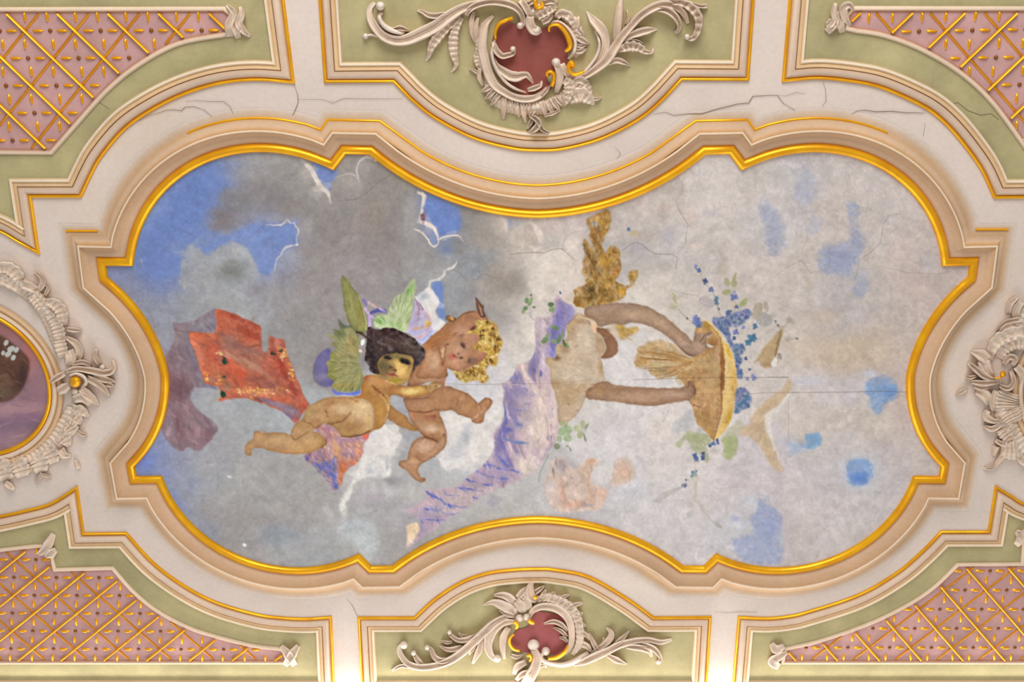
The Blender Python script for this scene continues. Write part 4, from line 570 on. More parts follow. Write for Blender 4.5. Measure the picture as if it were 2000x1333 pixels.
    r = C.fill(L((-20, 1110), (100, 1020), (200, 1008), (300, 1040), (480, 1070), (700, 1076), (900, 1082), (1080, 1080), (1160, 1045), (1175, 1010), (1215, 990), (1245, 1060), (1250, 1130), (1205, 1205), (1180, 1222), (1050, 1242), (930, 1262), (820, 1287), (650, 1290), (500, 1272), (300, 1242), (100, 1222), (-20, 1195)), (174, 136, 108), 1, .8, ID, .05, True, ((146, 106, 78), 5, .8))
    blobs(L, 6.06, [(600, 1180, 260, 50, (196, 156, 126), .7), (1000, 1150, 130, 40, (198, 162, 138), .7), (150, 1110, 90, 60, (176, 134, 94), .7), (300, 1100, 140, 30, (158, 118, 86), .6)], r)
    for p in (((1180, 1220), (1240, 1280), (1330, 1310)), ((1240, 1040), (1260, 1120), (1250, 1170)), ((1190, 1020), (1170, 1090))):
        C.stroke(L(*p), [2, 3, 2], (142, 96, 64), .75, 1.2)
    C.stroke(L((1200, 1230), (1260, 1270), (1370, 1320)), [3, 4, 2], (196, 146, 110), .7, 1.2)
    # sheaf of straw
    ID = PID['straw_sheaf']
    r = C.fill(L((525, 760), (560, 680), (600, 600), (700, 530), (800, 510), (920, 525), (1030, 575), (1100, 650), (1200, 720), (1300, 725), (1400, 690), (1470, 720), (1560, 850), (1565, 930), (1400, 860), (1300, 830), (1200, 870), (1100, 1040), (1030, 1000), (1040, 930), (900, 960), (800, 955), (720, 900), (700, 850), (620, 850), (555, 820)), (192, 156, 106), .92, 3.6, ID, .08, True, None, .35)
    blobs(L, 6.06, [(700, 620, 130, 60, (206, 166, 106), .7, -20), (850, 850, 120, 70, (178, 168, 138), .85), (880, 960, 90, 40, (196, 188, 166), .7), (1000, 700, 120, 60, (186, 140, 84), .7), (1160, 830, 60, 50, (216, 186, 150), .7), (1120, 930, 70, 80, (186, 140, 84), .7), (640, 760, 90, 50, (202, 150, 84), .7), (1350, 820, 120, 50, (206, 168, 116), .6)], r)
    for q in range(70):
        t = C.rng.rand(); a0 = math.radians(150 + 75 * t)
        ln = 560 + 170 * C.rng.rand()
        x0, y0 = 1230 + C.rng.randn() * 20, 760 + C.rng.randn() * 20
        C.stroke(L((x0, y0), (x0 + .5 * ln * math.cos(a0) + C.rng.randn() * 12, y0 - .5 * ln * math.sin(a0) * .75 + 10), (x0 + ln * math.cos(a0), y0 - ln * math.sin(a0) * .55)), [1.4, 1.8, .8], ((166, 116, 62), (216, 178, 122), (188, 142, 84), (146, 100, 54), (224, 190, 138))[q % 5], .5, .8, r)
    ID = PID['straw_tray']
    r = C.fill([(1378, 627), (1389, 632), (1404, 649), (1414, 666), (1427, 682), (1435, 705), (1439.6, 728), (1440.5, 758), (1437, 778), (1430, 812), (1420, 837), (1408, 850), (1394, 863), (1400, 846), (1407, 822), (1410, 792), (1413, 758), (1413, 700), (1408, 672), (1397, 651), (1385, 635)], (222, 184, 116), 1, .7, ID, .06)
    blobs(L, 6.06, [(1500, 400, 30, 60, (222, 186, 110), .7, -30), (1650, 640, 40, 100, (220, 176, 70), .7, -20), (1620, 850, 26, 200, (222, 186, 130), .8), (1710, 1000, 24, 160, (222, 172, 84), .7)], r)
    blobs(M, 6.06, [(1180, 700, 40, 110, (212, 164, 56), .8, 18), (1060, 850, 26, 80, (232, 188, 104), .7, 25)], r)
    C.stroke(L((1380, 300), (1480, 380), (1570, 540), (1595, 760), (1592, 1100)), [1.5, 2, 3, 3, 3], (142, 90, 40), .7, 1.4)
    C.stroke(M((1098, 430), (1075, 680), (1030, 850), (990, 975)), [3, 2.4, 2, 2], (150, 98, 44), .6, 1.4)
    # ---- flowers and foliage round the tray
    ID = PID['green_leaves']
    LG = [((680, 870), (760, 880), (900, 900), (965, 985), (905, 1050), (935, 1200), (900, 1245), (850, 1150), (750, 1090), (700, 1000), (650, 960), (595, 1065), (540, 1020), (620, 950))]
    C.fill(M((1150, 880), (1290, 720), (1335, 785), (1290, 900), (1200, 940), (1100, 945)), (194, 188, 162), .85, 2, ID)
    C.fill(M((520, 760), (600, 700), (680, 620), (720, 590), (765, 720), (725, 830), (600, 880), (500, 885)), (192, 190, 192), .8, 2, ID)
    C.fill(M(*LG[0]), (176, 178, 140), .9, 1.4, ID)
    C.fill(M((1080, 960), (1180, 920), (1262, 930), (1275, 1050), (1230, 1170), (1165, 1205), (1100, 1160), (1120, 1050)), (172, 178, 128), .9, 1.4, ID)
    blobs(M, 6.06, [(800, 940, 90, 50, (152, 160, 110), .5), (1180, 1040, 60, 80, (164, 174, 112), .5), (820, 860, 40, 40, (166, 166, 160), .6), (1020, 1100, 60, 40, (196, 188, 178), .7)])
    for x, y, rx, ry, an, c, a in ((1080, 740, 70, 34, -55, (156, 168, 106), .85), (860, 605, 60, 34, -10, (164, 166, 108), .85), (870, 480, 40, 60, -20, (162, 158, 112), .75), (960, 430, 24, 90, 20, (158, 156, 104), .75), (970, 500, 24, 50, 30, (160, 160, 108), .75), (190, 690, 24, 80, -18, (176, 170, 120), .75), (160, 795, 50, 34, 10, (186, 180, 138), .7), (600, 735, 110, 60, 25, (184, 170, 174), .75), (760, 500, 80, 60, 30, (190, 176, 176), .6), (810, 150, 36, 120, -20, (182, 172, 166), .7), (800, 320, 70, 80, 20, (178, 168, 148), .7), (740, 220, 40, 50, 0, (190, 182, 188), .6), (1350, 960, 110, 90, 20, (166, 162, 160), .8), (1260, 850, 60, 110, 15, (174, 160, 136), .75), (1375, 800, 34, 70, -10, (172, 158, 138), .75), (1450, 920, 70, 40, -40, (168, 162, 152), .6), (1600, 760, 70, 130, 10, (188, 174, 168), .6), (1690, 980, 60, 40, 20, (158, 150, 132), .7), (1340, 1060, 50, 40, 0, (176, 172, 160), .6), (1660, 1220, 60, 34, -20, (168, 160, 146), .6), (1920, 470, 50, 140, -20, (186, 174, 152), .5), (1680, 480, 60, 40, 0, (190, 176, 168), .5), (1430, 1110, 60, 30, -30, (172, 162, 154), .5), (980, 780, 60, 40, 0, (206, 190, 150), .6)):
        (px, py), = N((x, y)); C.blob(px, py, rx / 6.67, ry / 6.67, c, a, an, None, .35 if a > .7 else 0, ID)
    ID = PID['blue_flowers']
    BP = [(98, 112, 166), (78, 100, 150), (122, 126, 182), (74, 118, 150), (112, 116, 172), (134, 140, 186), (62, 78, 122)]
    for pl, n, a in ((N((690, 930), (800, 940), (950, 880), (1120, 830), (1195, 890), (1090, 1000), (980, 1060), (900, 1060), (870, 1130), (930, 1240), (920, 1332), (860, 1220), (780, 1110), (680, 1010)), 330, .6), (V((-20, 150), (100, 190), (170, 330), (200, 470), (330, 480), (365, 560), (300, 640), (335, 700), (285, 780), (335, 860), (340, 925), (268, 925), (250, 780), (225, 600), (150, 430), (60, 310), (-20, 230)), 340, .6), (M((1262, 390), (1350, 350), (1445, 470), (1405, 560), (1320, 620), (1248, 665), (1252, 530)), 150, .6)):
        r = C.mask(pl, True, 1.6)
        C.lay(r[0], r[1], (118, 126, 166), .62, ID, .1)
        C.dabs(r, n, 5, 4, 0, BP + [(190, 186, 190), (120, 150, 160)], .75, 90, ID)
    FL = [(N, 6.67, x, y, s_, c) for x, y, s_, c in ((495, 320, 5, 1), (455, 275, 4, 2), (585, 470, 6, 6), (665, 575, 6, 0), (725, 735, 6.5, 3), (725, 680, 4, 3), (765, 825, 2.6, 6), (960, 670, 8, 0), (965, 605, 4, 5), (450, 950, 6, 4), (480, 1005, 10, 0), (500, 1050, 5, 1), (455, 915, 4, 4), (350, 950, 2.4, 6), (1190, 1195, 10, 3), (1140, 1270, 6, 3), (1230, 1050, 6, 3), (990, 800, 4, 1), (880, 880, 5, 1), (915, 860, 2.4, 6), (980, 1130, 7, 2), (1080, 1070, 4, 2), (960, 1210, 4, 6), (1120, 850, 5, 4), (1500, 990, 2, 6), (1530, 1040, 2, 6), (1780, 1215, 2, 6))] + \
         [(V, 6.67, x, y, s_, c) for x, y, s_, c in ((460, 400, 9, 3), (400, 450, 5, 3), (495, 250, 5, 3), (310, 850, 6, 1), (380, 680, 4, 6), (490, 930, 5, 2), (400, 940, 4, 2), (470, 890, 3, 2), (340, 270, 4, 2), (250, 320, 6, 4), (225, 410, 3.4, 6), (150, 85, 5, 1), (430, 820, 3, 6), (410, 1280, 4.4, 6), (340, 1240, 5, 3), (350, 1090, 4, 4))] + \
         [(M, 6.06, x, y, s_, c) for x, y, s_, c in ((990, 1015, 5, 1), (950, 1035, 4, 6), (1040, 1000, 4, 1), (1035, 965, 3, 6), (775, 1160, 6.5, 1), (790, 1200, 5, 1), (860, 1180, 5.5, 6), (870, 1130, 4, 6), (1400, 555, 4.4, 1), (1390, 480, 6, 3), (1300, 560, 6, 3), (1270, 630, 5, 3))] + \
         [(O, 6.06, x, y, s_, c) for x, y, s_, c in ((632, 525, 7, 3), (655, 490, 3, 6), (550, 595, 2.4, 6), (535, 655, 4, 6), (510, 665, 3, 6))] + \
         [(K, 6.67, x, y, s_, c) for x, y, s_, c in ((1895, 850, 4, 1), (985, 325, 3.4, 1), (95, 1150, 3, 6))]
    for z, k, x, y, s_, c in FL:
        (px, py), = z((x, y))
        for q in range(4):
            an = q * 90 + C.rng.rand() * 60
            C.blob(px + .45 * s_ * math.cos(math.radians(an)), py + .45 * s_ * math.sin(math.radians(an)), s_ * .62, s_ * .42, BP[c] if q % 2 else tuple(min(255, int(v * 1.12)) for v in BP[c]), .9, an, None, .9, ID)
    for p in (((585, 480), (650, 560), (700, 650), (760, 830)), ((480, 300), (560, 440)), ((720, 760), (760, 850), (800, 930)), ((230, 830), (340, 940), (420, 1000)), ((1520, 1060), (1600, 1060), (1680, 990)), ((1560, 1110), (1520, 1040), (1480, 980)), ((960, 690), (1000, 800)), ((1640, 1230), (1780, 1215))):
        C.stroke(N(*p), 1.3, (150, 140, 120), .6, 1)
    ID = PID['trailing_sprig']
    C.stroke(O((545, 640), (470, 690), (400, 720), (300, 770), (220, 830), (140, 840)), [2, 5, 8, 12, 12, 3], (184, 178, 170), .7, 2, None, ID)
    C.stroke(O((660, 380), (645, 470), (650, 600), (655, 700), (640, 800), (635, 900), (620, 960)), [6, 5, 12, 7, 4, 3, 3], (200, 190, 166), .65, 2, None, ID)
    C.stroke(O((640, 830), (700, 870), (760, 960), (850, 1080), (960, 1150)), [2, 5, 3, 4, 7], (186, 176, 168), .6, 2, None, ID)
    C.blob(1347, 1005, 6, 8, (188, 188, 180), .8, 30, None, .5, ID); C.blob(1402, 1027, 8, 4, (180, 170, 164), .7, 30, None, .5, ID); C.blob(1350, 985, 5, 7, (196, 186, 184), .7, 0, None, .5, ID)
    # ---- birds
    ID = PID['small_bird']
    r = C.fill(V((842, 265, 1), (862, 330), (830, 440), (790, 560), (758, 645), (805, 690), (780, 750), (720, 775), (640, 792), (580, 765), (560, 700), (450, 745, 1), (550, 650), (600, 540), (680, 450), (760, 370)), (188, 158, 118), .95, 1.2, ID, .06)
    blobs(V, 6.67, [(660, 560, 60, 120, (196, 166, 124), .6, 30), (640, 750, 70, 40, (176, 144, 108), .6)], r)
    C.stroke(V((835, 310), (800, 470), (757, 645)), [2, 4, 3], (136, 106, 66), .8, 1.2)
    C.blob(1512, 708, 6, 9, (234, 226, 222), 1, 25, None, .8, ID); C.blob(1523, 697, 4, 7, (150, 140, 132), .85, -30, None, .6, ID)
    ID = PID['white_dove']
    r = C.fill(M((1880, 240), (1925, 300), (1895, 400), (1800, 520), (1700, 640), (1620, 800), (1700, 960), (1760, 1200), (1800, 1332), (1720, 1332), (1640, 1220), (1560, 1080), (1480, 980), (1400, 920), (1290, 910), (1340, 820), (1420, 780), (1440, 700), (1520, 600), (1700, 440), (1820, 350)), (206, 178, 144), .9, 2, ID, .06)
    C.stroke(M((1892, 400), (1790, 560), (1660, 670), (1630, 760), (1640, 860), (1700, 1000), (1760, 1170)), [4, 5, 12, 14, 8, 6, 2], (226, 218, 212), .85, 2, None, ID)
    blobs(M, 6.06, [(1620, 560, 60, 110, (196, 166, 130), .6, 35), (1500, 820, 90, 60, (196, 166, 132), .6), (1620, 1050, 40, 130, (200, 172, 136), .6, -20)], r)
    # ---- ivy
    ID = PID['ivy_sprig']
    for z, k, lst in ((H, 6.67, ((660, 185, 24, 40, 10, 0), (705, 200, 30, 60, 20, 1), (640, 285, 36, 28, -30, 0), (610, 325, 26, 22, 0, 1), (720, 115, 16, 20, 0, 3), (750, 270, 24, 16, 20, 3), (970, 230, 40, 36, 0, 2), (985, 300, 44, 40, 20, 1), (1000, 520, 40, 26, 20, 1), (1050, 545, 36, 26, 30, 0), (900, 700, 56, 34, -30, 0), (930, 640, 24, 40, 20, 1), (1010, 715, 40, 30, 0, 1), (1080, 680, 26, 60, 10, 0), (1120, 620, 14, 60, 20, 1), (1150, 740, 20, 60, -20, 2), (1190, 770, 14, 40, -20, 1))), (I, 6.67, ((1180, 940, 70, 60, 0, 4), (1110, 960, 50, 50, 0, 4), (1190, 1040, 60, 50, 0, 4), (1310, 910, 44, 40, 20, 5), (1395, 865, 30, 50, 0, 5), (1440, 890, 14, 50, 30, 6), (1350, 990, 36, 60, 20, 5), (1410, 1030, 14, 60, -15, 6), (1080, 1050, 40, 40, 0, 4), (1050, 1150, 40, 50, 0, 6), (1140, 860, 60, 40, 0, 5), (1230, 1190, 10, 40, -20, 6), (1190, 1150, 24, 10, -20, 6)))):
        GP = [(104, 136, 84), (132, 156, 104), (78, 108, 62), (120, 112, 90), (160, 182, 136), (176, 182, 136), (136, 142, 112)]
        for x, y, rx, ry, an, c in lst:
            (px, py), = z((x, y)); C.blob(px, py, rx / k, ry / k, GP[c], .88, an, None, .7, ID, .12)
    C.stroke(H((700, 330), (720, 400), (750, 440)), [1.4, 2.4, 1.4], (160, 140, 170), .8, 1)
    C.stroke(H((975, 330), (970, 420), (960, 520)), 2, (206, 182, 190), .7, 1)
    C.stroke(J((1240, 200), (1180, 330), (1160, 430)), [3, 2.4, 4], (150, 150, 130), .6, 1.5, None, ID)
    # ---- peach drapery
    ID = PID['peach_drapery']
    r = C.fill(J((1270, 250), (1380, 235), (1440, 330), (1560, 240), (1640, 240), (1650, 300), (1590, 345), (1590, 420), (1650, 470), (1740, 480), (1765, 380), (1800, 260), (1900, 240), (1955, 330), (1940, 420), (1800, 465), (1745, 490), (1720, 560), (1665, 660), (1540, 672), (1410, 692), (1280, 662), (1230, 560), (1210, 420), (1262, 330)), (218, 190, 174), .92, 1.8, ID, .05)
    blobs(J, 4.26, [(1600, 260, 50, 26, (214, 168, 136), .8), (1350, 300, 50, 70, (164, 150, 154), .8), (1540, 370, 50, 80, (206, 176, 152), .7), (1450, 430, 80, 80, (206, 182, 172), .7), (1260, 470, 40, 60, (224, 208, 206), .7), (1280, 580, 50, 60, (226, 200, 190), .7), (1360, 560, 26, 90, (206, 166, 148), .7, -15), (1600, 540, 40, 110, (210, 176, 156), .6), (1480, 620, 130, 30, (216, 170, 146), .7, -5), (1860, 350, 60, 70, (222, 184, 158), .7), (1690, 540, 40, 60, (222, 178, 152), .6), (1560, 625, 60, 14, (172, 166, 176), .6)], r)
    C.fill(J((1600, 330), (1700, 300), (1790, 300), (1770, 400), (1690, 470), (1610, 430)), (220, 212, 208), .8, 3)
    for p, c in ((((1340, 380), (1350, 480), (1400, 600), (1430, 670)), (200, 156, 136)), (((1560, 250), (1600, 320), (1560, 420), (1590, 520)), (206, 164, 134)), (((1790, 260), (1780, 360), (1760, 450)), (206, 170, 144)), (((1640, 480), (1600, 600)), (204, 168, 150)), (((1280, 330), (1285, 400)), (130, 116, 128)), (((1300, 220), (1310, 300)), (104, 104, 140))):
        C.stroke(J(*p), [1.4, 3, 2, 1.4], c, .65, 1.6)
    nf = C.noise(90) * 80
    fld = lambda x, y: 20 + nf[min(C.ny - 1, int((y - C.y0) / C.st)), min(C.nx - 1, int((x - C.x0) / C.st))]
    skyish = np.isin(C.ids, [PID[k] for k in ('painted_sky', 'white_cloud', 'blue_sky_gap')])
    brush(C, skyish, .0011, 34, 11, fld, .03, .32); brush(C, skyish, .0028, 15, 5, fld, .035, .35)
    for nm, dn, ln, wd, an, am in (('mauve_cloth', .04, 18, 6, 65, .05), ('red_cloth', .06, 12, 5, 35, .06), ('winged_cherub', .05, 9, 3.4, -25, .04), ('faun_cherub', .05, 9, 3.4, -35, .045), ('violet_drapery', .06, 15, 4, 75, .045), ('painted_person', .04, 12, 4, 10, .04), ('peach_drapery', .05, 14, 4, 70, .05), ('flower_cloth', .08, 10, 3, 65, .09), ('cherub_hair', .08, 12, 2.4, 35, .12), ('golden_hair', .08, 10, 4, 75, .09), ('straw_tray', .07, 9, 2.4, 80, .07), ('straw_sheaf', .07, 12, 2.2, 10, .07), ('lilac_cloth', .06, 10, 3, -40, .06), ('green_leaves', .05, 8, 3, 30, .07), ('small_bird', .05, 8, 3, 60, .06), ('white_dove', .04, 10, 4, -50, .05)):
        brush(C, C.ids == PID[nm], dn * .36, ln, wd * .9, an, am * 1.1, .45)
    # strengthen the modelling inside the figures and of the clouds
    soft_ids = np.isin(C.ids, [PID[k] for k in ('blue_flowers', 'ivy_sprig', 'green_leaves', 'trailing_sprig', 'white_dove', 'small_bird')])
    for sel, rad, k_ in ((~skyish & ~soft_ids, 13., .5), (skyish & (C.ids != PID['blue_sky_gap']), 24., .3)):
        w_ = sel.astype(float); bw = gblur(w_, rad / C.st) + 1e-4
        bl = np.stack([gblur(C.img[..., c_] * w_, rad / C.st) / bw for c_ in range(3)], -1)
        C.img = np.clip(C.img + (k_ * w_)[..., None] * (C.img - bl), .05, .97)
    # slightly broken, dry-brushed edges everywhere
    dx, dy = C.noise(6) * .9 + C.noise(14) * 1.0, C.noise(6) * .9 + C.noise(14) * 1.0
    fx = np.clip(np.arange(C.nx)[None] + dx / C.st, 0, C.nx - 1.01); fy = np.clip(np.arange(C.ny)[:, None] + dy / C.st, 0, C.ny - 1.01)
    ix, iy = fx.astype(int), fy.astype(int); tx, ty = (fx - ix)[..., None], (fy - iy)[..., None]
    C.img = (C.img[iy, ix] * (1 - tx) + C.img[iy, ix + 1] * tx) * (1 - ty) + (C.img[iy + 1, ix] * (1 - tx) + C.img[iy + 1, ix + 1] * tx) * ty
    C.ids = C.ids[np.rint(fy).astype(int), np.rint(fx).astype(int)]
    C.img *= (1 + .03 * C.noise(12) + .03 * C.noise(5) + .02 * C.noise(3))[..., None]
    g_ = C.img.mean(2, keepdims=True); C.img = C.img + (g_ - C.img) * .07
    # ---- cracks and joints in the plaster
    CR = [(R, ((860, 430), (1050, 410), (1150, 405), (1230, 415), (1330, 375), (1430, 365), (1470, 400), (1560, 480)), 1.6, .6), (R, ((1430, 365), (1460, 280), (1500, 220), (1580, 180)), 1.2, .35), (K, ((900, 600), (1000, 520), (1080, 490), (1160, 520), (1250, 600), (1330, 640), (1450, 645), (1560, 650), (1620, 690), (1600, 850)), 1.6, .55), (K, ((1620, 640), (1720, 520), (1740, 330), (1760, 270), (1680, 120), (1600, 10)), 1.2, .4), (K, ((1180, 540), (1290, 420), (1380, 340)), 1, .35), (K, ((1550, 1110), (1640, 1150), (1760, 1165), (1900, 1190)), 1, .35), (Q, ((270, 460), (430, 440), (510, 390), (600, 310), (720, 230)), 1.6, .5), (Q, ((430, 520), (390, 600), (370, 640), (380, 800), (350, 880), (250, 920)), 1.2, .4), (Q, ((1030, 910), (1100, 940), (1220, 965)), 1.2, .4), (R, ((250, 590), (330, 640), (390, 710), (510, 700), (560, 640), (620, 650), (690, 680), (780, 690)), 1.2, .45), (R, ((390, 710), (370, 820), (325, 900), (330, 960)), 1.2, .35), (T7, ((0, 850), (50, 830), (150, 760), (260, 700), (330, 800), (450, 770)), 1.2, .4), (T7, ((260, 700), (265, 620), (310, 540), (260, 280)), 1, .3), (T7, ((680, 860), (720, 700), (800, 640), (880, 570), (900, 420), (950, 350), (1030, 340)), 1.3, .45), (T7, ((730, 770), (800, 770), (880, 750), (1100, 800), (1350, 810), (1480, 770)), 1, .35), (T7, ((580, 80), (590, 250)), 1, .3), (M, ((30, 255), (300, 250), (700, 235), (1110, 230), (1500, 228), (1870, 228)), 1.7, .6), (M, ((770, 420), (1270, 432), (1600, 410), (2000, 405)), 1.3, .5), (T8, ((170, 405), (600, 402), (900, 395), (1210, 407)), 1.5, .6), (T8, ((0, 285), (160, 285)), 1.6, .6), (T8, ((158, 460), (160, 620), (162, 790)), 1.2, .4), (Fz, ((1100, 220), (1500, 235), (1950, 225)), 1.2, .4), (I, ((0, 345), (350, 335), (1000, 330), (1500, 280)), 1, .35), (A, ((0, 100), (70, 250), (60, 380), (150, 480)), 1.4, .35), (A, ((1640, 890), (1750, 880), (1900, 860)), 1, .3), (P, ((480, 760), (600, 770), (690, 820)), 1, .3), (P, ((1210, 800), (1340, 840), (1340, 950)), 1.2, .25), (M, ((210, 620), (250, 600), (330, 580)), 1, .35), (M, ((470, 560), (455, 640), (380, 770)), 1.2, .4), (U, ((830, 380), (890, 460), (880, 580), (800, 680), (860, 850), (960, 990), (1010, 1050)), 1.2, .35), (T7, ((950, 900), (1000, 1100), (990, 1290)), 1, .2), (O, ((900, 700), (1050, 690), (1250, 670)), 1, .3), (O, ((1070, 700), (1060, 820), (1010, 960)), 1, .25), (P, ((60, 1150), (180, 1240), (330, 1300), (460, 1290)), 1.3, .35)]
    for z, p, w, a in CR:
        C.stroke(z(*p), [w * .6, w * .9, w * .6], (100, 84, 76), a * .85, .9, None, None, False, 0)
    return C
# ------------------------------------------------------------------
# ceiling, mouldings, panels
# ------------------------------------------------------------------
def area2(P): 
    x, y = P[:, 0], P[:, 1]; return .5 * np.sum(x * np.roll(y, -1) - np.roll(x, -1) * y)
def dedupe(P, eps=1e-5):
    P = np.asarray(P, float); k = [0]
    for i in range(1, len(P)):
        if np.hypot(*(P[i] - P[k[-1]])) > eps: k.append(i)
    P = P[k]
    if np.hypot(*(P[0] - P[-1])) < eps: P = P[:-1]
    return P
def clean(P, d, ang=22):
    """keep the sharp corners, drop curve points closer than d to one (so that wide offsets do not fold)"""
    P = dedupe(P); n = len(P)
    v0 = P - np.roll(P, 1, 0); v1 = np.roll(P, -1, 0) - P
    t = np.degrees(np.abs(np.arctan2(v0[:, 0] * v1[:, 1] - v0[:, 1] * v1[:, 0], (v0 * v1).sum(1))))
    cor = t > ang
    L = np.hypot(*v1.T); S = np.r_[0, np.cumsum(L)]; tot = S[-1]; S = S[:-1]
    cs = S[cor]
    keep = []
    for i in range(n):
        if cor[i]: keep.append(i); continue
        dd = np.abs(S[i] - cs); dd = np.minimum(dd, tot - dd)
        if not len(dd) or dd.min() > d: keep.append(i)
    return P[keep]
def miters(P, closed=True):
    """unit-offset vectors towards the left of the path"""
    n = len(P)
    d = np.roll(P, -1, 0) - P; d /= np.maximum(np.hypot(d[:, 0], d[:, 1]), 1e-9)[:, None]
    if not closed: d[-1] = d[-2]
    nl = np.c_[-d[:, 1], d[:, 0]]
    prev = np.roll(nl, 1, 0)
    if not closed: prev[0] = nl[0]
    m = nl + prev; ln = np.maximum((m * m).sum(1), .25)
    return m * (2 / ln)[:, None]
def sweep(name, P, prof, mat, parent, cols, closed=True, inward=1, smooth=35):
    """prof: list of (offset towards inside, height below the ceiling)"""
    P = dedupe(P) if closed else np.asarray(P, float)
    if closed and area2(P) < 0: P = P[::-1]
    m = miters(P, closed) * inward
    n, k = len(P), len(prof)
    V = []; C = []
    for i in range(n):
        for j, (o, h) in enumerate(prof):
            q = P[i] + m[i] * o
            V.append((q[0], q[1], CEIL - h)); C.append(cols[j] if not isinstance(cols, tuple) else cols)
    F = []
    for i in range(n if closed else n - 1):
        a = i * k; b = ((i + 1) % n) * k
        for j in range(k - 1): F.append((a + j, b + j, b + j + 1, a + j + 1))
    return put(mesh(name, V, F, mat, None, np.array(C, float), smooth), parent)
def offset(P, d):
    P = dedupe(P)
    if area2(P) < 0: P = P[::-1]
    return P + miters(P) * d
def fill_poly(name, P, h, mat, parent, col):
    P = dedupe(P)
    tri = geometry.tessellate_polygon([[Vector((q[0], q[1], 0)) for q in P]])
    return put(mesh(name, [(q[0], q[1], CEIL - h) for q in P], [t[::-1] for t in tri], mat, None, np.array(col, float)), parent)
def bead(r0, r1, hmax, n=8, h0=0.0):
    """half-round between offsets r0 and r1"""
    return [(r0 + (r1 - r0) * (1 - math.cos(math.pi * i / n)) / 2, h0 + hmax * math.sin(math.pi * i / n)) for i in range(n + 1)]
def arc3(a, b, c, n=24):
    """circular arc a -> b -> c (points of the plane)"""
    a, b, c = (np.array(q, float) for q in (a, b, c))
    A = np.array([b - a, c - a]) * 2; rhs = np.array([(b @ b) - (a @ a), (c @ c) - (a @ a)])
    o = np.linalg.solve(A, rhs); r = np.hypot(*(a - o))
    t0, t1, t2 = (math.atan2(*(q - o)[::-1]) for q in (a, b, c))
    def un(t, ref):
        while t < ref: t += 2 * math.pi
        while t >= ref + 2 * math.pi: t -= 2 * math.pi
        return t
    t1c, t2c = un(t1, t0), un(t2, t0)
    if t1c > t2c: t2c -= 2 * math.pi
    tt = np.linspace(t0, t2c, n)
    return [(o[0] + r * math.cos(t), o[1] + r * math.sin(t)) for t in tt]
def smooth_px(pts, n=8):
    """open Catmull-Rom through photo points, then onto the ceiling plane"""
    return [pl(*q) for q in crv(pts, False, n)]

# ---- the outline of the fresco frame: one quarter measured, mirrored twice
YC = .4216 * HC
q1 = lambda x, y: (x * HC, y * HC)
C0, C1, C2, C3, C4, C5 = q1(.404, .0971), q1(.4036, .1138), q1(.3776, .1132), q1(.184, .2038), q1(.1728, .2178), q1(.1487, .2173)
MID, SIDE, LOBE = q1(0, .1590), q1(.3585, 0), q1(.2640, .2185)
mir = lambda p, sx, sy: (p[0] * sx, YC + p[1] * sy)
def quarter(sx, sy):
    side = arc3(mir(SIDE, sx, sy), mir((SIDE[0] + (C0[0] - SIDE[0]) * .245, C0[1] * .5), sx, sy), mir(C0, sx, sy), 14)
    lobe = arc3(mir(C2, sx, sy), mir(LOBE, sx, sy), mir(C3, sx, sy), 34)
    mid = arc3(mir(C5, sx, sy), mir((C5[0] * .5, MID[1] + (C5[1] - MID[1]) * .237), sx, sy), mir(MID, sx, sy), 18)
    return side + [mir(C1, sx, sy)] + lobe + [mir(C4, sx, sy)] + mid
FP = quarter(1, 1) + quarter(-1, 1)[::-1] + quarter(-1, -1) + quarter(1, -1)[::-1]
FP = dedupe(FP)

WALLC = (222, 206, 195)
# ---- ceiling slab
ceil = mesh('ceiling', [(-4.2, -2.2, CEIL), (4.2, -2.2, CEIL), (4.2, 4.6, CEIL), (-4.2, 4.6, CEIL), (-4.2, -2.2, CEIL + .2), (4.2, -2.2, CEIL + .2), (4.2, 4.6, CEIL + .2), (-4.2, 4.6, CEIL + .2)],
            [(3, 2, 1, 0), (4, 5, 6, 7), (0, 1, 5, 4), (1, 2, 6, 5), (2, 3, 7, 6), (3, 0, 4, 7)], M_CEIL, None, np.array(WALLC, float))
tag(ceil, kind='structure'); ceil['label'] = 'pale pinkish plaster ceiling with fine cracks between the panels'

# ---- frame round the fresco
frame = tag(empty('fresco_surround', (0, YC, CEIL)), 'broad cream moulded frame with gilded inner bead around the large central fresco', 'frame')
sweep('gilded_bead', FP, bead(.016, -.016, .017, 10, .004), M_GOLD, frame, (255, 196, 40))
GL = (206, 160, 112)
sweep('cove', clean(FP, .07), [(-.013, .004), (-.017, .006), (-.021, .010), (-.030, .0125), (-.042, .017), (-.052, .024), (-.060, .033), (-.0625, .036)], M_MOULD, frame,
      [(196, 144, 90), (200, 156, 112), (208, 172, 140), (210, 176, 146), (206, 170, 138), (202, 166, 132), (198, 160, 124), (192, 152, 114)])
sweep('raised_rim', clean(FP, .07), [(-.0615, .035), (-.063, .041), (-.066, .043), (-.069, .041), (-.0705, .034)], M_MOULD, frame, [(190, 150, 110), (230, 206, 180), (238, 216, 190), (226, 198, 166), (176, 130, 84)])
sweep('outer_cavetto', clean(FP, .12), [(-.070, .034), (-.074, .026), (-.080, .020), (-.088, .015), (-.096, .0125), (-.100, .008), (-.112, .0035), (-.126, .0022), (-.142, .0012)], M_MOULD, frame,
      [(192, 148, 102), (200, 158, 114), (212, 176, 142), (214, 182, 152), (208, 172, 136), (202, 164, 126), (206, 172, 138), (212, 188, 166), WALLC])
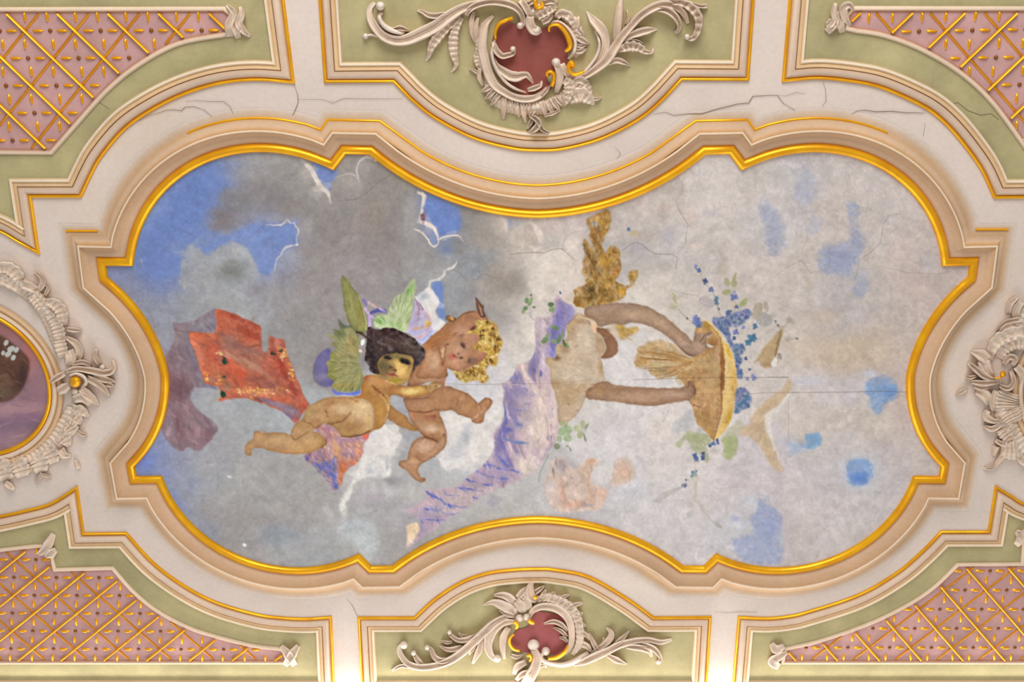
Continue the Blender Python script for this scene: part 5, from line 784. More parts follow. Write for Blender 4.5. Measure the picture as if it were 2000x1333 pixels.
# gilded fillets on the upper outer edge only
def fillet(pts, closed=False):
    return pts
OP = clean(FP, .12); OP = OP.copy() if area2(OP) > 0 else OP[::-1].copy()
OP = OP + miters(OP) * -.106
def pick(cond):
    idx = [i for i in range(len(OP)) if cond(*OP[i])]
    runs = []; cur = [idx[0]]
    for a, b in zip(idx, idx[1:]):
        if b == a + 1: cur.append(b)
        else: runs.append(cur); cur = [b]
    runs.append(cur)
    if len(runs) > 1 and runs[0][0] == 0 and runs[-1][-1] == len(OP) - 1: runs[0] = runs.pop() + runs[0]
    return [OP[r] for r in runs if len(r) > 1]
xlim = abs(pl(352, 262)[0])
for run in pick(lambda x, y: y < YC - .55 and abs(x) < xlim):
    sweep('gilded_fillet', run, bead(-.0045, .0055, .007, 6, .002), M_GOLD, frame, (255, 196, 40), closed=False, smooth=50)
for xa, xb, yy in ((130, 191, 451), (1905, 1968, 448)):
    sweep('gilded_fillet', np.array([pl(xa, yy), pl(xb, yy)]), bead(-.0045, .0045, .007, 6, .002), M_GOLD, frame, (255, 196, 40), closed=False)

# ---- panel mouldings
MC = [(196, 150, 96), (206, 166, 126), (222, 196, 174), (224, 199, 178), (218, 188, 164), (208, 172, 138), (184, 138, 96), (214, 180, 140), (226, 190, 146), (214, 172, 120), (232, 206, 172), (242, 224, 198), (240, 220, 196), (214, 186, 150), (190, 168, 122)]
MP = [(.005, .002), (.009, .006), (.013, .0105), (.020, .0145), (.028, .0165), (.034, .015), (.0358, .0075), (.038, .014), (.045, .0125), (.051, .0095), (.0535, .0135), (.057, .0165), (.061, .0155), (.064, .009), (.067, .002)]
GREEN = (182, 170, 126)
def panel(name, P, label, cat, group, field=GREEN, gold=M_GOLD):
    P = clean(np.array(P), .075); c = P.mean(0)
    root = empty(name, (c[0], c[1], CEIL))
    tag(root, label, cat, group)
    sweep('gilded_bead', P, bead(-.006, .005, .0095, 6, .001), gold, root, (255, 196, 40), smooth=50)
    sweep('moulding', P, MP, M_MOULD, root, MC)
    fill_poly('green_field', offset(P, .064), .0028, M_GREEN, root, field)
    return root, P
L_ = smooth_px
TOPY, BOTY = -62, 1353
tl = L_([(553, 0), (545, TOPY)][::-1], 1)
P_TL = [pl(545, TOPY), pl(573, 160)] + L_([(573, 160), (499, 155), (430, 162), (362, 182), (300, 212), (245, 250), (200, 302), (178, 340), (158, 383)])[1:] + [pl(59, 383), pl(75, 493)] + L_([(75, 493), (37, 472), (0, 451), (-60, 430), (-150, 415)])[1:] + [pl(-330, 415), pl(-380, TOPY)]
P_TR = [pl(1548, TOPY), pl(1530, 157)] + L_([(1530, 157), (1600, 152), (1675, 160), (1725, 172), (1787, 199), (1825, 222), (1862, 257), (1900, 305), (1922, 340), (1942, 385)])[1:] + [pl(2041, 384), pl(2027, 494)] + L_([(2027, 494), (2063, 472), (2100, 451), (2160, 430), (2250, 415)])[1:] + [pl(2430, 415), pl(2480, TOPY)]
P_BL = [pl(652, BOTY), pl(646, 1206)] + L_([(646, 1206), (600, 1209), (550, 1207), (500, 1200), (425, 1178), (362, 1146), (300, 1100), (247, 1042)])[1:] + [pl(163, 1043), pl(150, 953)] + L_([(150, 953), (100, 984), (50, 998), (0, 1009), (-60, 1020), (-150, 1028)])[1:] + [pl(-260, 1030), pl(-230, BOTY)]
P_BR = [pl(1431, BOTY), pl(1443, 1206)] + L_([(1443, 1206), (1500, 1208), (1540, 1204), (1575, 1196), (1675, 1163), (1750, 1120), (1800, 1078), (1838, 1039)])[1:] + [pl(1931, 1039), pl(1945, 952)] + L_([(1945, 952), (1975, 970), (2000, 985), (2060, 1005), (2150, 1022)])[1:] + [pl(2360, 1030), pl(2330, BOTY)]
P_TC = [pl(621, TOPY), pl(636, 159), pl(769, 158)] + L_([(769, 158), (800, 190), (850, 230), (925, 269), (1000, 289), (1050, 293), (1100, 290), (1175, 270), (1250, 231), (1300, 188), (1331, 154)])[1:] + [pl(1460, 155), pl(1475, TOPY)]
P_BC = [pl(709, BOTY), pl(701, 1207), pl(810, 1207)] + L_([(810, 1207), (850, 1170), (900, 1138), (950, 1120), (1000, 1113), (1050, 1111), (1085, 1113), (1150, 1127), (1225, 1170), (1276, 1207)])[1:] + [pl(1387, 1206), pl(1378, BOTY)]
g1 = 'trellis panels in the corners of the ceiling'; g2 = 'cartouche panels at the middle of the long sides'
pTL, P_TL = panel('trellis_panel', P_TL, 'upper left corner panel: gilt trellis on old rose inside a sage green border', 'ceiling panel', g1)
pTR, P_TR = panel('trellis_panel', P_TR, 'upper right corner panel: gilt trellis on old rose inside a sage green border', 'ceiling panel', g1)
pBL, P_BL = panel('trellis_panel', P_BL, 'lower left corner panel: gilt trellis on old rose inside a sage green border', 'ceiling panel', g1)
pBR, P_BR = panel('trellis_panel', P_BR, 'lower right corner panel: gilt trellis on old rose inside a sage green border', 'ceiling panel', g1)
pTC, P_TC = panel('cartouche_panel', P_TC, 'sage green moulded panel above the fresco behind the large stucco cartouche', 'ceiling panel', g2)
pBC, P_BC = panel('cartouche_panel', P_BC, 'sage green moulded panel below the fresco behind the smaller stucco cartouche', 'ceiling panel', g2)

# ---- trellis: inner frame, rose field, gilt rods, petals and studs
ROSE = (200, 156, 152)
IM = [(-.012, .003), (-.0105, .009), (-.006, .0135), (0, .014), (.004, .011), (.007, .0065), (.012, .004)]
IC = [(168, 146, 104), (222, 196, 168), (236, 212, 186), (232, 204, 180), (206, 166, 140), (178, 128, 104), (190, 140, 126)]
def inside(P, x, y):
    c = False; n = len(P)
    for i in range(n):
        x1, y1 = P[i]; x2, y2 = P[(i + 1) % n]
        if (y1 > y) != (y2 > y) and x < (x2 - x1) * (y - y1) / (y2 - y1) + x1: c = not c
    return c
def clip_line(P, a, b):
    """segments of a-b inside polygon P"""
    a, b = np.array(a), np.array(b); d = b - a
    P = np.asarray(P); Q = np.roll(P, -1, 0); e = Q - P
    den = d[0] * e[:, 1] - d[1] * e[:, 0]; ok = np.abs(den) > 1e-12
    w = P - a; den = np.where(ok, den, 1)
    t = (w[:, 0] * e[:, 1] - w[:, 1] * e[:, 0]) / den; s_ = (w[:, 0] * d[1] - w[:, 1] * d[0]) / den
    ts = np.sort(t[ok & (s_ >= 0) & (s_ < 1) & (t >= 0) & (t <= 1)])
    return [[a + d * ts[k], a + d * ts[k + 1]] for k in range(0, len(ts) - 1, 2)]
def bar_verts(a, b, w, h0, h1):
    a, b = np.array(a), np.array(b); d = b - a; d /= np.hypot(*d); n_ = np.array([-d[1], d[0]])
    V = []
    for q in (a, b):
        for k in range(5):
            t = math.pi * k / 4
            p = q + n_ * w / 2 * math.cos(t); V.append((p[0], p[1], CEIL - h0 - (h1 - h0) * math.sin(t)))
    F = [(k, k + 1, 6 + k, 5 + k) for k in range(4)] + [(4, 3, 2, 1, 0), (5, 6, 7, 8, 9)]
    return V, F
def petal_mesh():
    V = [(0, 0, 0)]; n = 8
    V = []
    for i in range(n):
        t = 2 * math.pi * i / n
        V.append((.0215 * math.cos(t), .0062 * math.sin(t) * (1 - .35 * math.cos(t)), 0))
    for i in range(n):
        t = 2 * math.pi * i / n
        V.append((.014 * math.cos(t), .003 * math.sin(t), -.0075))
    F = [(i, (i + 1) % n, n + (i + 1) % n, n + i) for i in range(n)] + [tuple(range(n, 2 * n))]
    me = bpy.data.meshes.new('petal'); me.from_pydata(V, [], F); me.materials.append(M_GOLD)
    me.polygons.foreach_set('use_smooth', [True] * len(me.polygons)); return me
def stud_mesh():
    n = 8; V = []; F = []
    for r, h in ((.0075, 0), (.0072, -.003), (.0045, -.0062)):
        for i in range(n):
            t = 2 * math.pi * i / n; V.append((r * math.cos(t), r * math.sin(t), h))
    V.append((0, 0, -.0075))
    for j in range(2):
        for i in range(n): F.append((j * n + i, j * n + (i + 1) % n, (j + 1) * n + (i + 1) % n, (j + 1) * n + i))
    for i in range(n): F.append((2 * n + i, 2 * n + (i + 1) % n, 3 * n))
    me = bpy.data.meshes.new('stud'); me.from_pydata(V, [], F); me.materials.append(M_STUD)
    me.polygons.foreach_set('use_smooth', [True] * len(me.polygons)); return me
PETAL, STUD = petal_mesh(), stud_mesh()
def trellis(root, outline, node, a, b, bright, ps=.92):
    """node: a crossing (photo px), a: step along a row, b: step to the next row; bright: which diagonal lies on top"""
    P = clean(np.array(outline), .03)
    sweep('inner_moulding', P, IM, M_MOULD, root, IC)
    Q = offset(P, .009)
    fill_poly('rose_field', Q, .0045, M_PINK, root, ROSE)
    Qc = offset(P, .012)
    node, a, b = np.array(node, float), np.array(a, float), np.array(b, float)
    W = lambda i, j: node + a * i + b * j
    frame_ok = lambda p: -70 < p[0] < 2070 and -50 < p[1] < 1390
    R_ = range(-16, 17)
    for i in R_:
        for dirn, top in ((b, bright == 0), (b - a, bright == 1)):
            s0, s1 = node + a * i - dirn * 16, node + a * i + dirn * 16
            for sa, sb in clip_line(Qc, pl(*s0), pl(*s1)):
                if np.hypot(*(sb - sa)) < .03: continue
                mid = (sa + sb) / 2
                h = (.010, .0185) if top else (.0045, .0095)
                V, F = bar_verts(sa, sb, .0105 if top else .0095, *h)
                put(mesh('gilt_rod', V, F, M_GOLD if top else M_GOLD2, None, None, 60), root)
    for i in R_:
        for j in R_:
            c = W(i, j)
            if not frame_ok(c): continue
            w = np.array(pl(*c))
            for k, d in enumerate(((a * .26), (-a * .26), (0, abs(b[1]) * .50), (0, -abs(b[1]) * .50))):
                pc = c + np.array(d); q = pl(*pc)
                if inside(Qc, *q):
                    o = bpy.data.objects.new('petal', PETAL); COL.objects.link(o)
                    o.location = (q[0], q[1], CEIL - .0045); o.rotation_euler = (0, 0, 0 if k < 2 else math.pi / 2)
                    o.scale = (ps * 1.05, ps, 1) if k < 2 else (ps, ps, 1)
                    o.parent = root; o.location = Vector(o.location) - root.location
            q = pl(*(c + a * .5))
            if inside(Qc, *q):
                o = bpy.data.objects.new('stud', STUD); COL.objects.link(o)
                o.location = Vector((q[0], q[1], CEIL - .0045)) - root.location; o.parent = root
Lp = lambda pts: L_(pts)
trellis(pTL, [pl(-300, 21), pl(438, 19), pl(452, 30), pl(450, 62)] + Lp([(440, 66), (350, 83), (275, 122), (212, 172), (150, 240), (101, 296)]) + [pl(-200, 294), pl(-300, 294)], (50, 60), (98.5, -.3), (55.5, 53.3), 0)
trellis(pTR, [pl(2400, 19), pl(1665, 18), pl(1655, 30), pl(1655, 54)] + Lp([(1662, 57), (1725, 67), (1800, 95), (1875, 140), (1937, 197), (2000, 282), (2008, 296)]) + [pl(2300, 294), pl(2400, 294)], (1846, 60), (104, -2), (46, 53), 1)
trellis(pBL, [pl(-220, 1292), pl(560, 1292), pl(556, 1270)] + Lp([(548, 1267), (500, 1262), (437, 1247), (375, 1228), (312, 1196), (262, 1157), (220, 1110)]) + [pl(107, 1113), pl(103, 1097), pl(98, 1068), pl(70, 1067), pl(0, 1075), pl(-200, 1075)], (107, 1232), (83, .3), (40, 35), 1)
trellis(pBR, [pl(2300, 1292), pl(1530, 1292), pl(1534, 1268)] + Lp([(1542, 1265), (1600, 1252), (1700, 1217), (1775, 1180), (1825, 1146), (1870, 1103)]) + [pl(1997, 1102), pl(2000, 1060), pl(2040, 1060), pl(2250, 1070)], (1745, 1227), (81.5, 0), (32.5, 37.5), 0)

# ---- fine cracks in the flat plaster
def ribbon(name, pts, w, h, mat, parent, col):
    P = np.array([pl(*q) for q in pts]); m = miters(P, False)
    V = []; n = len(P)
    for i in range(n):
        ww = w * (.35 + .65 * math.sin(math.pi * (i + .3) / (n + .2)))
        for s_ in (-.5, .5):
            q = P[i] + m[i] * ww * s_; V.append((q[0], q[1], CEIL - h))
    F = [(2 * i, 2 * i + 1, 2 * i + 3, 2 * i + 2) for i in range(n - 1)]
    o = mesh(name, V, F, mat, parent, np.array(col, float)); return o
CRACKS = [([(271, 236), (290, 226), (312, 220), (325, 215), (340, 214), (355, 216), (362, 209), (380, 208), (400, 215), (415, 228)], .0028), ([(362, 198), (380, 196), (410, 198), (437, 198), (450, 208), (456, 222)], .0022), ([(575, 165), (582, 185), (583, 200), (577, 215), (572, 225)], .0026), ([(582, 194), (630, 194), (650, 201), (672, 192), (720, 193), (786, 193)], .0020),
          ([(1276, 223), (1285, 221), (1300, 219), (1315, 225), (1345, 222), (1370, 222), (1400, 213), (1425, 207), (1440, 203), (1462, 201), (1470, 188), (1500, 186), (1518, 186), (1530, 202), (1552, 215)], .0036), ([(1518, 186), (1535, 187), (1555, 180), (1572, 183)], .0018), ([(1663, 222), (1675, 216), (1690, 215), (1710, 218), (1740, 217), (1770, 220), (1790, 220), (1806, 221)], .0036), ([(1606, 158), (1612, 175), (1613, 198), (1605, 207)], .0018), ([(678, 1170), (690, 1185), (698, 1203)], .0022), ([(1395, 1195), (1420, 1197), (1440, 1195), (1480, 1196)], .0022), ([(1200, 285), (1212, 300), (1205, 310)], .0014), ([(1806, 240), (1803, 265)], .0016)]
for pts, w in CRACKS:
    ribbon('crack', pts, w * .75, .0040, M_DARK, ceil, (128, 104, 86))
C2_ = [([(178, 190), (195, 200), (215, 214)], .0026, .0032, pTL), ([(1840, 208), (1870, 200), (1890, 216), (1915, 225), (1935, 222), (1950, 234)], .0030, .0034, pTR)]
for pts, w, h, r_ in C2_:
    o = ribbon('crack', pts, w * .7, h, M_DARK, None, (112, 98, 70)); put(o, r_)

# ---- unseen cornice, added as a ledge for the added strip light
def cornice(name, y0):
    prof = [(0, 5.490), (.012, 5.505), (.022, 5.48), (.02, 5.44), (.05, 5.39), (.09, 5.33), (.12, 5.32), (.13, 5.28), (.17, 5.28), (.17, 5.50)]
    V = [(x, y0 + o_, z_) for x in (-4.1, 4.1) for o_, z_ in prof]
    k = len(prof); F = [(i, (i + 1) % k, k + (i + 1) % k, k + i) for i in range(k)] + [tuple(range(k)), tuple(range(2 * k - 1, k - 1, -1))]
    o = mesh(name, V, F, M_MOULD, None, np.array((232, 218, 200), float), 30); tag(o, kind='structure'); return o
cornice('trim_1', 3.222)
# ------------------------------------------------------------------
# stucco reliefs: each leaf, scroll and flute is its own swept shape
# ------------------------------------------------------------------
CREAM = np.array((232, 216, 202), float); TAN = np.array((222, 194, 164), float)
SEC = {'leaf': [(-1, 0), (-.93, .62), (-.74, .98), (-.48, .74), (-.2, .56), (0, .66), (.2, .56), (.48, .74), (.74, .98), (.93, .62), (1, 0)],
       'round': [(-1, 0), (-.92, .42), (-.7, .74), (-.36, .95), (0, 1), (.36, .95), (.7, .74), (.92, .42), (1, 0)],
       'ridge': [(-1, 0), (-.9, .35), (-.6, .55), (-.25, .8), (0, 1), (.25, .8), (.6, .55), (.9, .35), (1, 0)]}
def orn(root, name, pts, w, h, kind='leaf', base=.0034, mat=None, flutes=0, tip=.25, col=None):
    P = crv(pts, False, 6) if len(pts) > 2 else np.array([np.array(pts[0]) + (np.array(pts[1]) - np.array(pts[0])) * t for t in np.linspace(0, 1, 9)], float)
    L = np.r_[0, np.cumsum(np.hypot(*np.diff(P, axis=0).T))]; L /= L[-1]
    if flutes:
        tt = np.linspace(0, 1, max(len(P), flutes * 6)); P = np.c_[np.interp(tt, L, P[:, 0]), np.interp(tt, L, P[:, 1])]; L = tt
    w = np.atleast_1d(np.array(w, float)); W = np.interp(L, np.linspace(0, 1, len(w)), w)
    m = miters(P, False); m /= np.maximum(np.hypot(*m.T), 1e-6)[:, None]
    sec = SEC[kind]; k = len(sec)
    wm = W.max(); V = []; C = []
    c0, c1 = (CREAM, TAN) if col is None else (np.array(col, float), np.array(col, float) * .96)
    for i in range(len(P)):
        t = L[i]
        env = (W[i] / wm) ** .55
        env *= min(1., .35 + t / .12) * min(1., .25 + (1 - t) / tip) if tip else 1
        rip = 1 + (.22 * math.sin(2 * math.pi * t * flutes) if flutes else 0)
        for s_, z_ in sec:
            wob = 1 + (.06 * math.sin(2 * math.pi * t * flutes + 1) if flutes else 0)
            q = P[i] + m[i] * W[i] / 2 * s_ * wob
            hh = base + h * env * z_ * rip if abs(s_) < 1 else base
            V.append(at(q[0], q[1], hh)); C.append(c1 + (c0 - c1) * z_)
    F = []
    n = len(P)
    for i in range(n - 1):
        a, b = i * k, (i + 1) * k
        for j in range(k - 1): F.append((a + j, a + j + 1, b + j + 1, b + j))
    F += [tuple(range(k))[::-1], tuple(range((n - 1) * k, n * k))]
    return put(mesh(name, V, F, mat or M_STUCCO, None, np.array(C), 70), root)
def knob(root, name, px, py, r, h, mat=None, base=.0034, col=CREAM):
    n, rings = 14, 5; V = []; F = []
    for j in range(rings):
        t = math.pi / 2 * j / rings
        for i in range(n):
            a = 2 * math.pi * i / n
            V.append(at(px + r * math.cos(t) * math.cos(a), py + r * math.cos(t) * math.sin(a), base + h * math.sin(t)))
    V.append(at(px, py, base + h))
    for j in range(rings - 1):
        for i in range(n): F.append((j * n + i, j * n + (i + 1) % n, (j + 1) * n + (i + 1) % n, (j + 1) * n + i))
    for i in range(n): F.append(((rings - 1) * n + i, (rings - 1) * n + (i + 1) % n, rings * n))
    return put(mesh(name, V, F, mat or M_STUCCO, None, np.array(col, float), 80), root)
def poly_px(root, name, pts, h, mat, col):
    return fill_poly(name, [at(q[0], q[1], h)[:2] for q in crv(pts, True, 4)], h, mat, root, col)
def many(root, rows):
    for r in rows:
        nm, pts, w, h = r[0], r[1], r[2], r[3]
        kw = r[4] if len(r) > 4 else {}
        if nm == 'knob': knob(root, 'scroll_end', pts[0], pts[1], w, h, **kw)
        else: orn(root, nm, pts, w, h, **kw)
AL, SC, FL_ = 'acanthus_leaf', 'scroll', 'shell_flute'
GK = dict(kind='round', mat=M_GOLD, base=.03)
RD = dict(kind='round')

# ---- upper cartouche
c = at(1047, 90)
uc = tag(empty('stucco_cartouche', (c[0], c[1], CEIL)), 'large cream stucco cartouche with acanthus sprays and dark rose centre above the fresco', 'stucco ornament', 'stucco cartouches')
poly_px(uc, 'rose_field', [(969, 57), (975, 43), (991, 40), (1005, 46), (1029, 50), (1045, 60), (1061, 55), (1075, 52), (1090, 50), (1106, 66), (1113, 86), (1108, 103), (1109, 126), (1092, 126), (1084, 140), (1070, 146), (1070, 158), (1080, 172), (1058, 182), (1030, 186), (1004, 178), (985, 164), (968, 142), (958, 110), (961, 80)], .008, M_PINK, (146, 80, 72))
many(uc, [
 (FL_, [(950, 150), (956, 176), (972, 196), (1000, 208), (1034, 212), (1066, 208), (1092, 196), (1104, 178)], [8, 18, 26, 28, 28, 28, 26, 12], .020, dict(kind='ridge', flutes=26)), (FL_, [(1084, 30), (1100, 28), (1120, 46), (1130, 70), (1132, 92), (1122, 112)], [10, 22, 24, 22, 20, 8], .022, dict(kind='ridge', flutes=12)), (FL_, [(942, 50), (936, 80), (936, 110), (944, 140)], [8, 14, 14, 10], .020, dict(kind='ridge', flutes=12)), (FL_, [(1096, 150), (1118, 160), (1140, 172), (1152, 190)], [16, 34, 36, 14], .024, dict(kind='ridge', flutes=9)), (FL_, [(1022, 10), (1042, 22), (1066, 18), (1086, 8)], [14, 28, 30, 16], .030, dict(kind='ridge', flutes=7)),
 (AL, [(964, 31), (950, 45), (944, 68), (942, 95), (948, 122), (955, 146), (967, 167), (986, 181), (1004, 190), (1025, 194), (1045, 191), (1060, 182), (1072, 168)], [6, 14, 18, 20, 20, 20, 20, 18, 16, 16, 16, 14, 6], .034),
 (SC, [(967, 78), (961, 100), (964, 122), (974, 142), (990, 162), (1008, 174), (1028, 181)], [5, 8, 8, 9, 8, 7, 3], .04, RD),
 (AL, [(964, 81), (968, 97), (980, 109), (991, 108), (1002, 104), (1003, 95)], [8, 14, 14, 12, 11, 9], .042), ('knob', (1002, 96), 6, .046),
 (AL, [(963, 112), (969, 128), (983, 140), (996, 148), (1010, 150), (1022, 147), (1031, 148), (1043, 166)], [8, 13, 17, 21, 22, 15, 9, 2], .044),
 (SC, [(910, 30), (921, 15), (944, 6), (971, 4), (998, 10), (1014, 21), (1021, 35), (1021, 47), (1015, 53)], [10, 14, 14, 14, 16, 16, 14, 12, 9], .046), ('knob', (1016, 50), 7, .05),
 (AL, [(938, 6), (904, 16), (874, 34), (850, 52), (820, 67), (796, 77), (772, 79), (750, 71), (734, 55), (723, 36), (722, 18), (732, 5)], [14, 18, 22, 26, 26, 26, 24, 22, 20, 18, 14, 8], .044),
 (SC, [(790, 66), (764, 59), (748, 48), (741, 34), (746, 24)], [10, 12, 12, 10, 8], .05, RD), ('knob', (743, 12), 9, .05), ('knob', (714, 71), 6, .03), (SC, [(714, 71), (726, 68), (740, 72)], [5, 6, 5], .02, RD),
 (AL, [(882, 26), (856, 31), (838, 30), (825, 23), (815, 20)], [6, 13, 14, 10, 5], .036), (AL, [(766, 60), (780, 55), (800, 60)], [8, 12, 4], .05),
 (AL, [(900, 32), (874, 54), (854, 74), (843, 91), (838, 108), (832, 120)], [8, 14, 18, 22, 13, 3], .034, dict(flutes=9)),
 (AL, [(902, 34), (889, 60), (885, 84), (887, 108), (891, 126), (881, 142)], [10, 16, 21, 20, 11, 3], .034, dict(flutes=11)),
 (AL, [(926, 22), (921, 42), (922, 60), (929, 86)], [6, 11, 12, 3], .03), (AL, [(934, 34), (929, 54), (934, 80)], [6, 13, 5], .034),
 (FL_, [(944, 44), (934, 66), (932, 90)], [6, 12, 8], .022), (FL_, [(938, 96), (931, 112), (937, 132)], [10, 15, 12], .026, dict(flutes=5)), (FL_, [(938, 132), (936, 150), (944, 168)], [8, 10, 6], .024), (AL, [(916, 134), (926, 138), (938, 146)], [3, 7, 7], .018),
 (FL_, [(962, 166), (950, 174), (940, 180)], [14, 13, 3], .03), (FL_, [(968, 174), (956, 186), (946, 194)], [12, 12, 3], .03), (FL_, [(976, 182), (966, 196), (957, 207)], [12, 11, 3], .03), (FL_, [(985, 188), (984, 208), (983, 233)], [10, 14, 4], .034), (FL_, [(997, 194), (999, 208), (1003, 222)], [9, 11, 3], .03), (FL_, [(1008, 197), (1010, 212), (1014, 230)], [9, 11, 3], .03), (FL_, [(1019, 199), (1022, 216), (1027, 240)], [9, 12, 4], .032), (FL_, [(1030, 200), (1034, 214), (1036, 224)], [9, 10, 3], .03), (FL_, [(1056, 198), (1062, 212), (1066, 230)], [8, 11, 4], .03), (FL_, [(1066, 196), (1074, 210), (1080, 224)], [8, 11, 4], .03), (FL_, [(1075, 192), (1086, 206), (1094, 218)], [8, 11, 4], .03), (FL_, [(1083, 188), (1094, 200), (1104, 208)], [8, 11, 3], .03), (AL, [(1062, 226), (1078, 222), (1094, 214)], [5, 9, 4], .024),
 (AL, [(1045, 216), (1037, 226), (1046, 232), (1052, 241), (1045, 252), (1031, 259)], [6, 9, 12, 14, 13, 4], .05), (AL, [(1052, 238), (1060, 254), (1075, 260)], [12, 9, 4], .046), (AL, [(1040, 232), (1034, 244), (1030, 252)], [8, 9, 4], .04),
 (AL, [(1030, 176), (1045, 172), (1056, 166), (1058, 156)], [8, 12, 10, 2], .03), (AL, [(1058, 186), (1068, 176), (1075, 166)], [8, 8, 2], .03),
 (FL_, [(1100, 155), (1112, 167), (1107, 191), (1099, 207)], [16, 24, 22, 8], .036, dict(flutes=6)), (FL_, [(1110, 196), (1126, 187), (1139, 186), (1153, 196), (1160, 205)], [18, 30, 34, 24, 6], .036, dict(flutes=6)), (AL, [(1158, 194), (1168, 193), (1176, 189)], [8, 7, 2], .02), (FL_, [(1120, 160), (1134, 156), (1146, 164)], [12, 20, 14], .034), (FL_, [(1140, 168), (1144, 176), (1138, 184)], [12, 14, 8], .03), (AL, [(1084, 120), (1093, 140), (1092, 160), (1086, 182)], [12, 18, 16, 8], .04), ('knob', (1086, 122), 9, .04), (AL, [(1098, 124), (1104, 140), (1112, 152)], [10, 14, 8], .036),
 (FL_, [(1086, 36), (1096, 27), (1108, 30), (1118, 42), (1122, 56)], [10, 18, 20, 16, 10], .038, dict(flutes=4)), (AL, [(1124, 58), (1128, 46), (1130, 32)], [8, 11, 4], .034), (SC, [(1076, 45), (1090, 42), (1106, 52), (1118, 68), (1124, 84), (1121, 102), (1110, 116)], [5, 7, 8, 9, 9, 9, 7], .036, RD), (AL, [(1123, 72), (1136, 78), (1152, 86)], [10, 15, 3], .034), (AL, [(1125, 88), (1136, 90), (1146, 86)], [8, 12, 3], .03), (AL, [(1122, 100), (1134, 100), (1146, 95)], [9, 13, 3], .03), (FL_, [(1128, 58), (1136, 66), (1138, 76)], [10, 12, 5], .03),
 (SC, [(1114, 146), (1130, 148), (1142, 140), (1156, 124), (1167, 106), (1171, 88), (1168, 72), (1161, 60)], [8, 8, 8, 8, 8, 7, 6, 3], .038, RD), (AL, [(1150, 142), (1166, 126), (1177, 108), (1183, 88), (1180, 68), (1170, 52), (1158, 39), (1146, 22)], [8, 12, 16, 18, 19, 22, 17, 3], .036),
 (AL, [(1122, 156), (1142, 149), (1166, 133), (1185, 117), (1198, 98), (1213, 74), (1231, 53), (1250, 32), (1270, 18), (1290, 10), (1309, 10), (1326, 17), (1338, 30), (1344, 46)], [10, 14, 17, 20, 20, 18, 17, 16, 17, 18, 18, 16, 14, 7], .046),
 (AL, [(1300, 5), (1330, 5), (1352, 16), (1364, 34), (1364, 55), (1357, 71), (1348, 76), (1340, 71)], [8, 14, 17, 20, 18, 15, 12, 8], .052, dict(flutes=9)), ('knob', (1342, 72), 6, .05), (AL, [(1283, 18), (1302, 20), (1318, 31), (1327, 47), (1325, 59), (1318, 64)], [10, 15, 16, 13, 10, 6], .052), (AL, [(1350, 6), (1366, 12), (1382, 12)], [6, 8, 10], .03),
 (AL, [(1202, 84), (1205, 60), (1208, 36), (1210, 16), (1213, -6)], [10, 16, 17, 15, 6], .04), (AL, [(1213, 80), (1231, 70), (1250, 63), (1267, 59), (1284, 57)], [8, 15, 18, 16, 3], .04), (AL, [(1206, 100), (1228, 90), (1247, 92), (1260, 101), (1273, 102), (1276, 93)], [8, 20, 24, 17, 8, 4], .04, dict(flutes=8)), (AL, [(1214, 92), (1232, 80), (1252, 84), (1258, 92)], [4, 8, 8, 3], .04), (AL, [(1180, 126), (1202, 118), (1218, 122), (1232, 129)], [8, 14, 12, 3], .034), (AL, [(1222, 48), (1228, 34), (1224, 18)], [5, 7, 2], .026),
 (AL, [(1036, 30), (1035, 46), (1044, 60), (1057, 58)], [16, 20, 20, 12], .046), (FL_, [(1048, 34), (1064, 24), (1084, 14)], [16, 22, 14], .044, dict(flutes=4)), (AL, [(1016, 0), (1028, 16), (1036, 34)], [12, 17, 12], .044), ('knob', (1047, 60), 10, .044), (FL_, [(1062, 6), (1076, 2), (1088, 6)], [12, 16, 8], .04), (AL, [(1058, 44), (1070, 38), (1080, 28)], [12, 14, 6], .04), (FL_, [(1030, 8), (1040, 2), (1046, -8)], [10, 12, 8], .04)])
for pts, w in (([(968, 77), (968, 61), (975, 47), (988, 40), (1002, 35)], [5, 7, 9, 9, 7]), ([(1073, 62), (1073, 54), (1080, 49), (1091, 50), (1103, 62), (1111, 78), (1113, 92), (1104, 101)], [5, 6, 8, 9, 10, 11, 10, 6]), ([(1119, 133), (1116, 122), (1111, 130), (1113, 140), (1123, 146), (1137, 142), (1150, 134)], [8, 10, 9, 8, 8, 7, 3]), ([(1071, 150), (1068, 144), (1075, 140), (1082, 147), (1081, 159), (1077, 169)], [6, 7, 8, 8, 8, 7]), ([(1045, -4), (1046, 10), (1053, 16), (1060, 11), (1056, 4)], [8, 8, 9, 8, 6])):
    orn(uc, 'gilded_scroll', pts, w, .018, **GK)
knob(uc, 'gilded_boss', 1118, 126, 6, .02, M_GOLD, .032)

